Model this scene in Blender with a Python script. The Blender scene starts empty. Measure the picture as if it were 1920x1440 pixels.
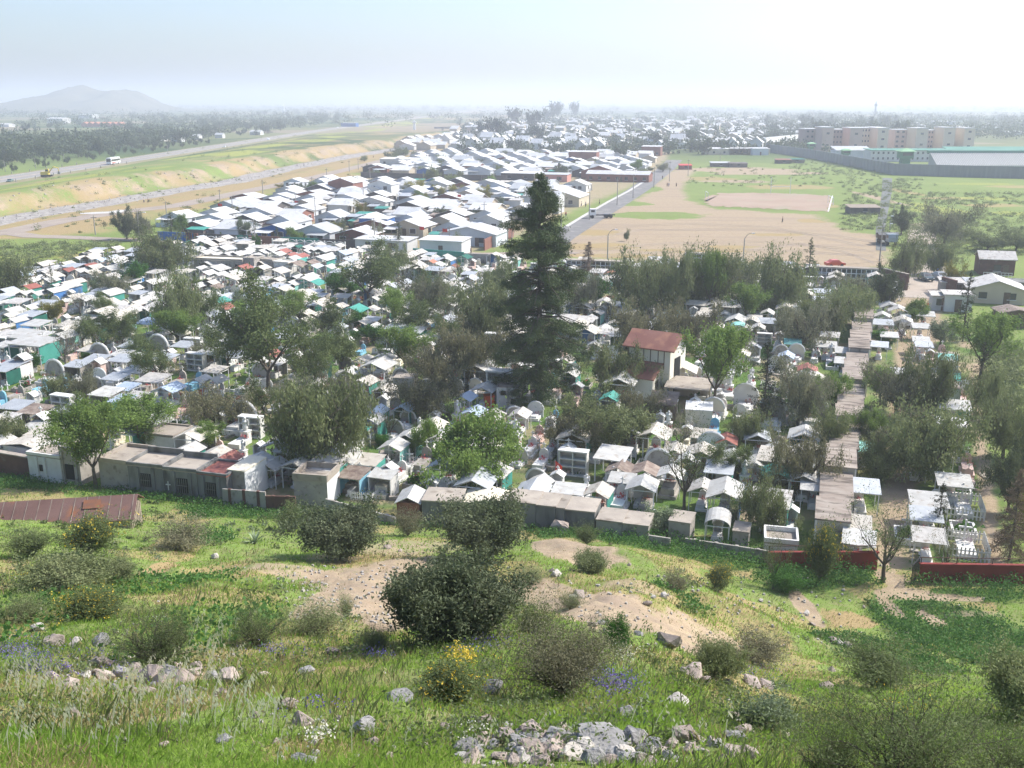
import bpy, math, random
import numpy as np
from mathutils import Vector, Matrix
R = math.radians
S = bpy.context.scene
COL = S.collection
# ---------------- camera ----------------
CH, PITCH, FPX = 33.0, R(15.85), 1867.0
cd = bpy.data.cameras.new("camera"); cam = bpy.data.objects.new("camera", cd); COL.objects.link(cam)
cam.location = (0, 0, CH); cam.rotation_euler = (R(90) - PITCH, 0, 0)
cd.lens = 35.0; cd.sensor_width = 36; cd.clip_start = 0.2; cd.clip_end = 40000
S.camera = cam
# ---------------- light ----------------
SUN_EL, SUN_AZ = R(44), R(66)
W = bpy.data.worlds.new("World"); S.world = W; W.use_nodes = True
wn = W.node_tree; bg = wn.nodes["Background"]
sky = wn.nodes.new("ShaderNodeTexSky"); sky.sky_type = 'NISHITA'; sky.sun_disc = False
sky.sun_elevation = SUN_EL; sky.sun_rotation = SUN_AZ
sky.air_density = 1.0; sky.dust_density = 3.8; sky.ozone_density = 4.2; sky.altitude = 500
wn.links.new(sky.outputs[0], bg.inputs[0]); bg.inputs[1].default_value = 0.15
sd = bpy.data.lights.new("sun", 'SUN'); sun = bpy.data.objects.new("sun", sd); COL.objects.link(sun)
sd.energy = 3.9; sd.angle = R(0.5); sd.color = (1.0, 0.955, 0.88)
sun.rotation_euler = (R(90) - SUN_EL, 0, math.pi - SUN_AZ)
sun.location = (60, 20, 90)
S.view_settings.view_transform = 'Standard'; S.view_settings.look = 'None'
S.view_settings.exposure = 0.75; S.view_settings.gamma = 1
S.render.engine = 'CYCLES'
cy = S.cycles
cy.max_bounces = 5; cy.diffuse_bounces = 2; cy.glossy_bounces = 2; cy.transmission_bounces = 2
cy.volume_bounces = 1; cy.transparent_max_bounces = 4
cy.use_denoising = True
cy.use_adaptive_sampling = True; cy.adaptive_threshold = 0.02
cy.caustics_reflective = False; cy.caustics_refractive = False
rng = np.random.default_rng(7); random.seed(7)
U = random.uniform
# grid of the valley: au runs across (towards the right), av runs away
TH = R(17.5)
au = np.array([math.cos(TH), -math.sin(TH)]); av = np.array([math.sin(TH), math.cos(TH)])
def uv2xy(u, v): return (u*au[0] + v*av[0], u*au[1] + v*av[1])
def xy2uv(x, y): return (x*au[0] + y*au[1], x*av[0] + y*av[1])
# ---------------- numeric noise ----------------
def vnoise(x, y, seed=0):
    x = np.asarray(x, float); y = np.asarray(y, float)
    xi = np.floor(x).astype(np.int64); yi = np.floor(y).astype(np.int64)
    fx = x - xi; fy = y - yi; fx = fx*fx*(3 - 2*fx); fy = fy*fy*(3 - 2*fy)
    def hsh(a, b):
        n = (a*374761393 + b*668265263 + seed*974711) & 0x7fffffff
        n = ((n ^ (n >> 13))*1274126177) & 0x7fffffff
        return ((n ^ (n >> 16)) & 0xffff)/65535.0
    return (hsh(xi, yi)*(1-fx)*(1-fy) + hsh(xi+1, yi)*fx*(1-fy) + hsh(xi, yi+1)*(1-fx)*fy + hsh(xi+1, yi+1)*fx*fy)
def fbm(x, y, seed=0, o=3):
    s = 0; a = .5
    for k in range(o):
        s = s + a*(vnoise(x*2**k, y*2**k, seed+k*17) - .5); a *= .5
    return s*2
def sst(a, b, x): t = np.clip((x-a)/(b-a), 0, 1); return t*t*(3-2*t)
# ---------------- terrain height ----------------
WX = [-160, -45, -24.7, -14, 6.5, 11.4, 18.7, 26.7, 29.3, 37, 120]
WY = [110, 85, 79.6, 76.5, 74.3, 72.7, 69.6, 66.8, 65.6, 65, 58]
def yw(x): return np.interp(x, WX, WY)
PC = ([-60, 0, 9, 15, 25, 41, 50, 60, 68, 74, 80, 9e4], [40, 31.3, 26.2, 23.2, 18.6, 11.8, 8.3, 4.7, 1.7, .15, 0, 0])
PR = ([-60, 0, 9, 15, 24, 34, 44, 58, 66, 74, 80, 9e4], [40, 31.3, 26.2, 22.6, 17.5, 12.0, 7.3, 2.3, .7, .1, 0, 0])
def seg_d(x, y, pts):
    best = np.full(np.shape(x), 1e9)
    for (ax, ay), (bx, by) in zip(pts[:-1], pts[1:]):
        dx, dy = bx-ax, by-ay; L = dx*dx + dy*dy
        t = np.clip(((x-ax)*dx + (y-ay)*dy)/L, 0, 1)
        best = np.minimum(best, np.hypot(x-ax-t*dx, y-ay-t*dy))
    return best
def flat(px, py, z=0.0):
    """point of the level z seen at photo pixel (1920 wide)"""
    a = (px-960)/FPX; b = (720-py)/FPX
    dy = math.cos(PITCH) + b*math.sin(PITCH); dz = -math.sin(PITCH) + b*math.cos(PITCH)
    t = (z - CH)/dz
    return (a*t, dy*t)
RIVER = [flat(*p, -2.5) for p in [(-420, 480), (-60, 425), (75, 400), (190, 382), (330, 357), (433, 341), (530, 318), (640, 296), (770, 275), (880, 253), (960, 240)]]
RY, RX = [p[1] for p in RIVER], [p[0] for p in RIVER]
def hgt(x, y):
    x = np.asarray(x, float); y = np.asarray(y, float)
    s = y/yw(x)*75.0
    k = sst(.10, .34, x/np.maximum(y, 3))
    z = np.interp(s, *PC)*(1-k) + np.interp(s, *PR)*k
    m = sst(74, 50, s)*sst(0, 9, s)
    z = z + m*(.9*fbm(x/11, y/11, 3) + .45*fbm(x/3.1, y/3.1, 9) + .16*fbm(x/.8, y/.8, 5))*sst(0, 30, np.hypot(x, y)+3)
    # eroded bank crossing the slope
    bx, by = BANK
    d = seg_d(x, y, BANKL)
    z = z + .9*np.exp(-(d/2.0)**2)*m
    # river valley
    rd = seg_d(x, y, RIVER)
    z = z - 2.5*sst(26, 8, rd)*sst(150, 230, y)
    left = sst(0, 6, np.interp(y, RY, RX) - x)*sst(150, 230, y)
    z = z + left*sst(-208, -165, x)*3.6*sst(9, 17, rd + 3.5*fbm(x/13, y/13, 55))*sst(1500, 700, y)
    return z
BANK = (0, 0)
BANKL = [(3.0, 60), (9, 52), (13, 45)]
def G(px, py):
    """ground point seen at a photo pixel"""
    a = (px-960)/FPX; b = (720-py)/FPX
    dy = math.cos(PITCH) + b*math.sin(PITCH); dz = -math.sin(PITCH) + b*math.cos(PITCH)
    if dz > -0.004: dz = -0.004
    tf = -CH/dz
    ts = np.geomspace(2.0, min(tf*1.2 + 5, 9000), 500)
    z = CH + dz*ts; hh = hgt(a*ts, dy*ts)
    i = int(np.argmax(z < hh)); i = max(i, 1)
    t0, t1 = ts[i-1], ts[i]
    g0 = CH + dz*t0 - hh[i-1]; g1 = CH + dz*t1 - hh[i]
    t = t0 + (t1-t0)*g0/max(g0-g1, 1e-9)
    return Vector((a*t, dy*t, float(hgt(a*t, dy*t))))
def proj(x, y, z):
    dx, dy, dz = x, y, z-CH
    c = dy*math.cos(PITCH) - dz*math.sin(PITCH); up = dy*math.sin(PITCH) + dz*math.cos(PITCH)
    return (960 + FPX*dx/c, 720 - FPX*up/c, c)
def hz(x, y): return float(hgt(x, y))
def height_px(x, y, pxh):
    """real height of something pxh photo pixels tall standing at x, y"""
    z = hz(x, y); c, s_ = math.cos(PITCH), math.sin(PITCH); ty = proj(x, y, z)[1] - pxh; k = (720-ty)/FPX
    # (y*s + d*c) = k*(y*c - d*s)  with d = height over the camera
    d = y*(k*c - s_)/(c + k*s_); return d + CH - z
def width_px(x, y, pxw): return pxw*proj(x, y, hz(x, y))[2]/FPX
# ---------------- mesh helpers ----------------
def new_mesh(name, v, f, mats=None, mi=None, smooth=False):
    me = bpy.data.meshes.new(name)
    v = np.asarray(v, np.float32)
    if isinstance(f, np.ndarray):
        n, k = f.shape
        me.vertices.add(len(v)); me.vertices.foreach_set("co", v.ravel())
        me.loops.add(n*k); me.loops.foreach_set("vertex_index", f.astype(np.int32).ravel())
        me.polygons.add(n); me.polygons.foreach_set("loop_start", np.arange(0, n*k, k, dtype=np.int32))
        me.update(calc_edges=True)
    else:
        me.from_pydata(v.tolist(), [], f); me.update()
    for m in (mats or []): me.materials.append(m)
    if mi is not None: me.polygons.foreach_set("material_index", np.asarray(mi, np.int32))
    if smooth: me.polygons.foreach_set("use_smooth", np.ones(len(me.polygons), bool))
    return me
class MB:
    def __init__(s): s.v = []; s.f = []
    def add(s, vs, fs):
        n = len(s.v); s.v += [tuple(p) for p in vs]; s.f += [tuple(n+i for i in q) for q in fs]; return s
    def box(s, cx, cy, z0, sx, sy, sz, rz=0, tx=1.0, ty=1.0):
        c, sn = math.cos(rz), math.sin(rz); vs = []
        for zz, kx, ky in ((z0, 1, 1), (z0+sz, tx, ty)):
            for a, b in ((-1, -1), (1, -1), (1, 1), (-1, 1)):
                x, y = a*sx/2*kx, b*sy/2*ky
                vs.append((cx + x*c - y*sn, cy + x*sn + y*c, zz))
        return s.add(vs, [(3, 2, 1, 0), (4, 5, 6, 7), (0, 1, 5, 4), (1, 2, 6, 5), (2, 3, 7, 6), (3, 0, 4, 7)])
    def tube(s, pts, rs, n=6, cap=True):
        pts = [Vector(p) for p in pts]
        if not hasattr(rs, '__len__'): rs = [rs]*len(pts)
        base = len(s.v); up = Vector((.13, .27, 1)).normalized()
        for i, p in enumerate(pts):
            d = (pts[min(i+1, len(pts)-1)] - pts[max(i-1, 0)])
            d = d.normalized() if d.length > 1e-9 else Vector((0, 0, 1))
            a = d.cross(up)
            if a.length < .05: a = d.cross(Vector((1, 0, 0)))
            a.normalize(); b = d.cross(a)
            for k in range(n):
                t = 2*math.pi*k/n
                s.v.append(tuple(p + (a*math.cos(t) + b*math.sin(t))*rs[i]))
        for i in range(len(pts)-1):
            for k in range(n):
                k2 = (k+1) % n
                s.f.append((base+i*n+k, base+i*n+k2, base+(i+1)*n+k2, base+(i+1)*n+k))
        if cap:
            s.f.append(tuple(base+k for k in range(n))); s.f.append(tuple(base+(len(pts)-1)*n+n-1-k for k in range(n)))
        return s
    def gable(s, w, d, z, rise, t=.06, cx=0, cy=0, over=0.0):
        """two roof planes with thickness, ridge along y, eaves at z, centred"""
        w2, d2 = w/2+over, d/2+over
        for sg in (-1, 1):
            e = (sg*w2, z - rise*over/max(w/2, .1)); r = (0, z+rise)
            vs = [(cx+e[0], cy-d2, e[1]), (cx+r[0], cy-d2, r[1]), (cx+r[0], cy+d2, r[1]), (cx+e[0], cy+d2, e[1])]
            vs += [(a, b, c+t) for a, b, c in vs]
            fs = [(0, 1, 2, 3), (7, 6, 5, 4), (0, 4, 5, 1), (1, 5, 6, 2), (2, 6, 7, 3), (3, 7, 4, 0)]
            if sg > 0: fs = [q[::-1] for q in fs]
            s.add(vs, fs)
        return s
    def slab(s, w, d, z0, z1, t=.06, cx=0, cy=0):
        """sloping flat roof: front edge (-y) at z0, back at z1"""
        vs = [(cx-w/2, cy-d/2, z0), (cx+w/2, cy-d/2, z0), (cx+w/2, cy+d/2, z1), (cx-w/2, cy+d/2, z1)]
        vs += [(a, b, c+t) for a, b, c in vs]
        return s.add(vs, [(3, 2, 1, 0), (4, 5, 6, 7), (0, 1, 5, 4), (1, 2, 6, 5), (2, 3, 7, 6), (3, 0, 4, 7)])
    def prism(s, poly, y0, y1, cx=0):
        """outline (x, z) run from y0 to y1"""
        n = len(poly)
        vs = [(cx+x, y0, z) for x, z in poly] + [(cx+x, y1, z) for x, z in poly]
        return s.add(vs, [tuple(range(n)), tuple(range(2*n-1, n-1, -1))] + [(i, i+n, (i+1) % n + n, (i+1) % n) for i in range(n)])
    def lathe(s, prof, n=10, cx=0, cy=0):
        base = len(s.v)
        for r, z in prof:
            for k in range(n):
                t = 2*math.pi*k/n; s.v.append((cx + r*math.cos(t), cy + r*math.sin(t), z))
        for i in range(len(prof)-1):
            for k in range(n):
                k2 = (k+1) % n; s.f.append((base+i*n+k, base+i*n+k2, base+(i+1)*n+k2, base+(i+1)*n+k))
        s.f.append(tuple(base+n-1-k for k in range(n))); s.f.append(tuple(base+(len(prof)-1)*n+k for k in range(n)))
        return s
    def cross(s, cx, cy, z, h=.6, w=.36, t=.08):
        s.box(cx, cy, z, t, t, h); s.box(cx, cy, z+h*.6, w, t+.01, t); return s
    def mesh(s, name, m, smooth=False): return new_mesh(name, s.v, s.f, [m], None, smooth)
# ---------------- objects ----------------
THINGS = []
def ob(name, me, parent=None, loc=None, rz=0, sc=None):
    o = bpy.data.objects.new(name, me); COL.objects.link(o)
    if parent is not None: o.parent = parent
    if loc is not None: o.location = loc
    if rz: o.rotation_euler = (0, 0, rz)
    if sc is not None: o.scale = sc if hasattr(sc, '__len__') else (sc, sc, sc)
    return o
def part(name, mb, m, parent, smooth=False): return ob(name, mb.mesh(name, m, smooth), parent)
def reg(o, look, cat, group=None, label=None):
    """a thing: its look; labels are completed at the end from what stands near it"""
    o['category'] = cat
    if group: o['group'] = group
    if label: o['label'] = label
    THINGS.append([o, look, cat, label]); return o
def struct(name, me, kind='structure'):
    o = ob(name, me); o['kind'] = kind; return o
def proto_tree(name):
    """an Empty with parts, kept unlinked-in-place until copied"""
    o = bpy.data.objects.new(name, None); return o
def copy_thing(p, name, loc, rz=0, sc=1.0, parts=True):
    """copies a prototype: dict(parts=[(name, mesh, [subparts])])"""
    if 'single' in p:
        o = ob(name, p['single'], None, loc, rz, sc); return o
    o = ob(name, None, None, loc, rz, sc); o.empty_display_size = .2
    for pn, me, subs in p['parts']:
        c = ob(pn, me, o)
        for sn, sme in subs: ob(sn, sme, c)
    return o
# ---------------- materials ----------------
def mat(name, c1, c2=None, scale=3.0, rough=.8, metal=0.0, bump=0.0, bscale=None, rnd=0.0, spots=None, sscale=8, slo=.55, shi=.65,
        wave=None, trans=0.0, detail=4, objc=True, stretch=None, spec=.3, uneven=0.0):
    m = bpy.data.materials.new(name); m.use_nodes = True; nt = m.node_tree; N = nt.nodes; L = nt.links
    b = N["Principled BSDF"]; b.inputs["Roughness"].default_value = rough; b.inputs["Metallic"].default_value = metal
    b.inputs["Specular IOR Level"].default_value = spec
    tc = N.new("ShaderNodeTexCoord"); src = tc.outputs["Object" if objc else "Generated"]
    if stretch:
        mp = N.new("ShaderNodeMapping"); mp.inputs["Scale"].default_value = stretch; L.new(src, mp.inputs[0]); src = mp.outputs[0]
    if rnd or True:
        oi = N.new("ShaderNodeObjectInfo")
        ad = N.new("ShaderNodeVectorMath"); ad.operation = 'ADD'
        ml = N.new("ShaderNodeVectorMath"); ml.operation = 'SCALE'; ml.inputs[0].default_value = (37, 53, 71)
        L.new(oi.outputs["Random"], ml.inputs["Scale"]); L.new(src, ad.inputs[0]); L.new(ml.outputs[0], ad.inputs[1]); srcn = ad.outputs[0]
    def noise(sc, d=detail):
        n = N.new("ShaderNodeTexNoise"); n.inputs["Scale"].default_value = sc; n.inputs["Detail"].default_value = d; L.new(srcn, n.inputs["Vector"]); return n.outputs["Fac"]
    def ramp(fac, lo, hi):
        r = N.new("ShaderNodeMapRange"); r.inputs[1].default_value = lo; r.inputs[2].default_value = hi; L.new(fac, r.inputs[0]); return r.outputs[0]
    def mix(fac, a, c):
        x = N.new("ShaderNodeMix"); x.data_type = 'RGBA'
        if hasattr(fac, 'is_linked'): L.new(fac, x.inputs[0])
        else: x.inputs[0].default_value = fac
        for s_, t in ((a, 6), (c, 7)):
            if hasattr(s_, 'is_linked'): L.new(s_, x.inputs[t])
            else: x.inputs[t].default_value = (*s_, 1)
        return x.outputs[2]
    col = mix(ramp(noise(scale), .3, .7), c1, c2 or c1)
    if spots is not None: col = mix(ramp(noise(sscale), slo, shi), col, spots)
    if rnd:
        h = N.new("ShaderNodeHueSaturation"); L.new(col, h.inputs["Color"])
        v = N.new("ShaderNodeMapRange"); L.new(oi.outputs["Random"], v.inputs[0]); v.inputs[3].default_value = 1-rnd; v.inputs[4].default_value = 1+rnd
        L.new(v.outputs[0], h.inputs["Value"]); col = h.outputs[0]
    L.new(col, b.inputs["Base Color"])
    if wave:
        w = N.new("ShaderNodeTexWave"); w.bands_direction = wave[0]; w.inputs["Scale"].default_value = wave[1]; L.new(src, w.inputs["Vector"])
        bp = N.new("ShaderNodeBump"); bp.inputs["Strength"].default_value = wave[2]; bp.inputs["Distance"].default_value = .03; L.new(w.outputs["Fac"], bp.inputs["Height"]); L.new(bp.outputs[0], b.inputs["Normal"])
    elif bump:
        bp = N.new("ShaderNodeBump"); bp.inputs["Strength"].default_value = bump; bp.inputs["Distance"].default_value = .05
        L.new(noise(bscale or scale*4, 6), bp.inputs["Height"]); L.new(bp.outputs[0], b.inputs["Normal"])
    if trans:
        t = N.new("ShaderNodeBsdfTranslucent"); L.new(col, t.inputs[0])
        ms = N.new("ShaderNodeMixShader"); ms.inputs[0].default_value = trans
        L.new(b.outputs[0], ms.inputs[1]); L.new(t.outputs[0], ms.inputs[2]); L.new(ms.outputs[0], N["Material Output"].inputs[0])
    return m
def leafm(name, c1, c2, rnd=.15, scale=.35, trans=.3, spots=None, slo=.6):
    return mat(name, c1, c2, scale=scale, rough=.7, rnd=rnd, trans=trans, detail=3, spots=spots, sscale=1.2, slo=slo, shi=slo+.15, spec=.2)
def tin(name, c1, c2, spots=None, rough=.62, metal=0.0, **k):
    return mat(name, c1, c2, scale=1.2, rough=rough, metal=metal, spots=spots, sscale=1.7, slo=.56, shi=.7, wave=('X', 6.0, .35), rnd=.1, stretch=None, spec=.25, **k)
M = {
 'tin_white': tin('tin_white', (.56, .55, .52), (.42, .41, .38), spots=(.38, .34, .29)),
 'tin_zinc': tin('tin_zinc', (.46, .48, .50), (.36, .38, .40), metal=.2),
 'tin_grey': tin('tin_grey', (.42, .40, .37), (.56, .53, .49), spots=(.26, .22, .18)),
 'tin_cream': tin('tin_cream', (.58, .54, .47), (.47, .43, .37), spots=(.33, .28, .22)),
 'tin_blue': tin('tin_blue', (.36, .44, .54), (.45, .52, .60)),
 'tin_red': tin('tin_red', (.27, .085, .065), (.33, .13, .10)),
 'tin_orange': tin('tin_orange', (.46, .17, .09), (.40, .19, .13)),
 'tin_rust': mat('tin_rust', (.13, .07, .06), (.18, .105, .09), scale=.6, rough=.8, spots=(.27, .11, .05), sscale=.7, slo=.58, shi=.72, wave=('X', 5.0, .5)),
 'tin_old': mat('tin_old', (.16, .11, .09), (.34, .28, .23), scale=1.4, rough=.85, rnd=.2, wave=('X', 6.0, .5)),
 'teal': mat('teal', (.045, .25, .20), (.07, .31, .25), scale=1.0, rough=.7, rnd=.15, wave=('Z', 2.0, .3)),
 'teal_light': mat('teal_light', (.20, .50, .44), (.28, .56, .50), scale=1.0, rough=.7, wave=('Z', 2.4, .6)),
 'green_dark': mat('green_dark', (.015, .10, .075), (.02, .14, .10), scale=1.0, rough=.8),
 'white': mat('white', (.74, .73, .70), (.62, .60, .56), scale=1.1, rough=.75, spots=(.45, .42, .37), sscale=2.3, slo=.62, shi=.8, bump=.15),
 'pinkish': mat('pinkish', (.62, .47, .41), (.52, .38, .33), scale=1.1, rough=.8),
 'cream': mat('cream', (.74, .68, .54), (.68, .61, .48), scale=.7, rough=.85, spots=(.42, .36, .28), sscale=1.1, slo=.62, shi=.85, bump=.1),
 'blue': mat('blue', (.05, .17, .42), (.08, .22, .47), scale=1.1, rough=.7),
 'blue_light': mat('blue_light', (.18, .42, .55), (.25, .48, .58), scale=1.1, rough=.7),
 'concrete': mat('concrete', (.30, .275, .245), (.40, .37, .33), scale=.9, rough=.9, spots=(.17, .15, .13), sscale=1.6, slo=.55, shi=.72, bump=.3, rnd=.12),
 'concrete_dark': mat('concrete_dark', (.15, .15, .145), (.25, .25, .24), scale=.7, rough=.95, spots=(.07, .07, .068), sscale=.8, slo=.5, shi=.7, bump=.3, stretch=(1, 1, .4)),
 'concrete_top': mat('concrete_top', (.40, .35, .29), (.30, .26, .22), scale=.8, rough=.95, spots=(.16, .13, .10), sscale=1.1, slo=.55, shi=.75, bump=.3, rnd=.12),
 'niche_roof': mat('niche_roof', (.25, .20, .165), (.34, .295, .25), scale=1.3, rough=.95, spots=(.11, .09, .075), sscale=1.0, slo=.5, shi=.66, bump=.4, stretch=(.5, 1.4, 1), rnd=.2),
 'brick': mat('brick', (.28, .11, .075), (.20, .085, .06), scale=2.0, rough=.9, bump=.3),
 'brick_wall': mat('brick_wall', (.16, .085, .065), (.11, .06, .05), scale=1.4, rough=.95, bump=.3, spots=(.2, .17, .15), sscale=1.5, slo=.6, shi=.8),
 'red_wall': mat('red_wall', (.27, .045, .035), (.20, .035, .03), scale=.8, rough=.85, spots=(.13, .04, .035), sscale=1.3, slo=.6, shi=.8, bump=.15),
 'roof_red': mat('roof_red', (.27, .11, .085), (.34, .16, .12), scale=.6, rough=.7, spots=(.42, .2, .13), sscale=.9, slo=.5, shi=.7, wave=('X', 4.0, .4)),
 'wood': mat('wood', (.12, .085, .06), (.17, .125, .09), scale=3, rough=.9, bump=.3),
 'wood_pale': mat('wood_pale', (.33, .27, .21), (.24, .19, .15), scale=2, rough=.9, bump=.3, rnd=.15),
 'dark': mat('dark', (.012, .012, .013), (.02, .02, .02), scale=1, rough=.6),
 'window': mat('window', (.03, .035, .045), (.05, .055, .065), scale=1, rough=.15, spec=.6),
 'metal': mat('metal', (.30, .30, .30), (.22, .22, .22), scale=2, rough=.5, metal=.5),
 'pole': mat('pole', (.36, .34, .31), (.28, .26, .24), scale=1.5, rough=.9, rnd=.1),
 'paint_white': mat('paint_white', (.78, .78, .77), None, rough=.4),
 'red': mat('red', (.55, .05, .03), (.48, .04, .03), scale=2, rough=.55),
 'orange': mat('orange', (.65, .11, .03), (.60, .09, .03), scale=2, rough=.5),
 'yellow': mat('yellow', (.55, .42, .05), (.6, .48, .1), scale=2, rough=.6),
 'rubber': mat('rubber', (.02, .02, .02), None, rough=.9),
 'skin': mat('skin', (.42, .25, .17), None, rough=.6),
 'jeans': mat('jeans', (.04, .06, .12), None, rough=.9),
 'black_cloth': mat('black_cloth', (.02, .02, .025), None, rough=.9),
 'bark': mat('bark', (.075, .06, .048), (.12, .10, .08), scale=2, rough=.95, bump=.5, rnd=.15),
 'bark_pale': mat('bark_pale', (.21, .185, .155), (.15, .13, .11), scale=2, rough=.95, bump=.4, rnd=.15),
 'bark_twig': mat('bark_twig', (.13, .105, .08), (.18, .15, .12), scale=2, rough=.95, rnd=.15),
}
# ================= LAND =================
def poly_mask(x, y, poly, soft):
    """soft inside test of world polygon"""
    inside = np.zeros(x.shape, bool); n = len(poly)
    for i in range(n):
        x1, y1 = poly[i]; x2, y2 = poly[(i+1) % n]
        c = ((y1 > y) != (y2 > y)) & (x < (x2-x1)*(y-y1)/((y2-y1) or 1e-9) + x1)
        inside ^= c
    d = seg_d(x, y, list(poly) + [poly[0]])
    return np.clip(.5 + np.where(inside, d, -d)/(2*soft), 0, 1)
def pg(pts): return [tuple(G(*p)[:2]) for p in pts]
def ell(x, y, px, py, rx, ry, amt=1.0):
    """soft patch: centre and radii read off the photo, turned into metres on the ground"""
    c = G(px, py); w = width_px(c.x, c.y, rx); a = G(px, py-ry*.7); b = G(px, py+ry*.7)
    d = max(abs(a.y-b.y)/1.4, .3)
    q = ((x-c.x)/w)**2 + ((y-c.y - .0)/d)**2
    q = q*(1 + .9*fbm(x/(w*.5), y/(d*.5), 31))
    return amt*sst(1.25, .55, q)
def build_land():
    az = np.concatenate([np.arange(-75, -33, 1.0), np.arange(-33, 33.01, .11), np.arange(34, 76, 1.0)])
    rr = np.concatenate([np.geomspace(1.2, 95, 620), np.geomspace(96, 900, 330), np.geomspace(910, 16000, 130)])
    A, Rr = np.meshgrid(np.radians(az), rr)
    X = np.tan(np.clip(A, R(-60), R(60)))*Rr*1.0; Y = Rr.copy()
    X = Rr*np.tan(A*.98); Y = Rr - 2.5
    Z = hgt(X, Y)
    nr, nc = X.shape
    idx = np.arange(nr*nc).reshape(nr, nc)
    F = np.stack([idx[:-1, :-1], idx[:-1, 1:], idx[1:, 1:], idx[1:, :-1]], -1).reshape(-1, 4)
    x, y = X.ravel(), Y.ravel()
    me = new_mesh('ground', np.stack([x, y, Z.ravel()], 1), F, [ground_mat()], None, True)
    dirt = np.zeros(x.shape); dry = dirt.copy(); yel = dirt.copy(); lush = dirt.copy(); grv = dirt.copy()
    far = y > 110
    def region(mask, arr, pts, soft, amt=1.0):
        P = pg(pts); xs = [p[0] for p in P]; ys = [p[1] for p in P]
        m = (x > min(xs)-soft*3) & (x < max(xs)+soft*3) & (y > min(ys)-soft*3) & (y < max(ys)+soft*3)
        wob = soft*.9*fbm(x[m]/(soft*2.2), y[m]/(soft*2.2), 77)
        v = poly_mask(x[m]+wob, y[m]+wob, P, soft)*amt
        arr[m] = np.maximum(arr[m], v)
    # cemetery floor
    cem = [(-60, 905), (-60, 560), (60, 500), (250, 462), (420, 452), (640, 462), (760, 480), (900, 482), (1070, 486), (1300, 486), (1640, 508), (1700, 545), (1785, 560), (1850, 640), (1905, 1075), (1720, 1078), (1640, 1062), (1230, 995), (640, 950), (420, 930)]
    P = pg(cem); cm = poly_mask(x, y, P, 1.5)
    lush = np.maximum(lush, cm*(.62 + .5*fbm(x/3, y/3, 15)))
    dirt = np.maximum(dirt, cm*(.36 + .6*fbm(x/4, y/4, 5)))
    # the bare lot and lanes
    region(0, dirt, [(1045, 482), (1045, 442), (1100, 412), (1200, 372), (1255, 322), (1300, 318), (1282, 350), (1285, 376), (1345, 392), (1420, 396), (1530, 402), (1580, 425), (1605, 436), (1660, 441), (1660, 500), (1560, 508), (1300, 492), (1130, 488)], 4)
    for e in ((1225, 404, 95, 7), (1095, 417, 26, 4), (1110, 436, 60, 6), (1120, 462, 70, 7), (1300, 470, 120, 4), (1205, 355, 40, 6), (1370, 463, 60, 3), (1520, 414, 30, 4), (1460, 440, 60, 3), (1190, 382, 35, 4), (1150, 480, 100, 4)):
        m = far; dirt[m] = dirt[m]*(1 - .8*ell(x[m], y[m], *e)); dry[m] = np.maximum(dry[m], ell(x[m], y[m], *e)*(.9 if e[1] > 410 else .15))
    for e in ((1380, 318, 150, 4), (1450, 325, 120, 3), (1380, 340, 70, 3), (1640, 370, 14, 14)):
        m = far; dirt[m] = np.maximum(dirt[m], ell(x[m], y[m], *e)*.8)
    for e in ((1480, 350, 90, 5), (1540, 385, 40, 6), (1320, 335, 60, 4), (1700, 360, 20, 8), (1860, 385, 70, 4), (1780, 372, 60, 3), (1900, 350, 60, 3)):
        m = far; dry[m] = np.maximum(dry[m], ell(x[m], y[m], *e)*.6)
    # right-hand street to the gate and yard
    region(0, dirt, [(1712, 445), (1755, 445), (1762, 530), (1770, 640), (1650, 640), (1690, 560), (1712, 540)], 1.5)
    region(0, dirt, [(1712, 445), (1700, 420), (1735, 418), (1755, 445)], 2)
    # lanes inside the cemetery
    region(0, dirt, [(1628, 1062), (1700, 1075), (1760, 640), (1680, 640)], 1.2, .9)
    region(0, dirt, [(1815, 700), (1830, 700), (1890, 1070), (1850, 1070)], .8)
    region(0, dirt, [(905, 745), (975, 745), (985, 800), (900, 795)], 1.0)
    region(0, dirt, [(300, 446), (905, 476), (1235, 330), (1265, 285), (800, 285), (660, 330), (560, 350), (420, 400)], 4, .62)
    # river valley
    rd = seg_d(x, y, RIVER); mv = (y > 150)*(x < 90)
    grv = mv*sst(8.5, 6.0, rd + 2.5*fbm(x/14, y/14, 3))
    side = mv*sst(34, 20, rd)*(x < np.interp(y, [p[1] for p in RIVER], [p[0] for p in RIVER]))
    dry = np.maximum(dry, side*(.55 + .9*fbm(x/17, y/17, 8))); dirt = np.maximum(dirt, side*sst(24, 16, rd)*(.35 + .8*fbm(x/9, y/9, 12)))
    hx = -222 + 0*y
    emb = (y > 240)*sst(hx+6, hx+30, x)*sst(26, 34, rd)*(x < np.interp(y, [p[1] for p in RIVER], [p[0] for p in RIVER]))
    yel = np.maximum(yel, emb*np.clip(.26 + 1.5*fbm(x/22, y/50, 21), 0, 1)*sst(5, 30, hx+98-x+.0))
    dry = np.maximum(dry, emb*(.30 + .8*fbm(x/25, y/25, 61)))
    near = mv*(x > np.interp(y, [p[1] for p in RIVER], [p[0] for p in RIVER]))*sst(80, 40, rd)*sst(230, 260, y)
    dry = np.maximum(dry, near*(.75 + .5*fbm(x/12, y/12, 4)))
    for e in ((60, 490, 130, 18, ), (170, 470, 80, 8), (40, 440, 60, 4), (230, 480, 60, 9)):
        yel = np.maximum(yel, far*ell(x, y, *e)*.45)
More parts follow.
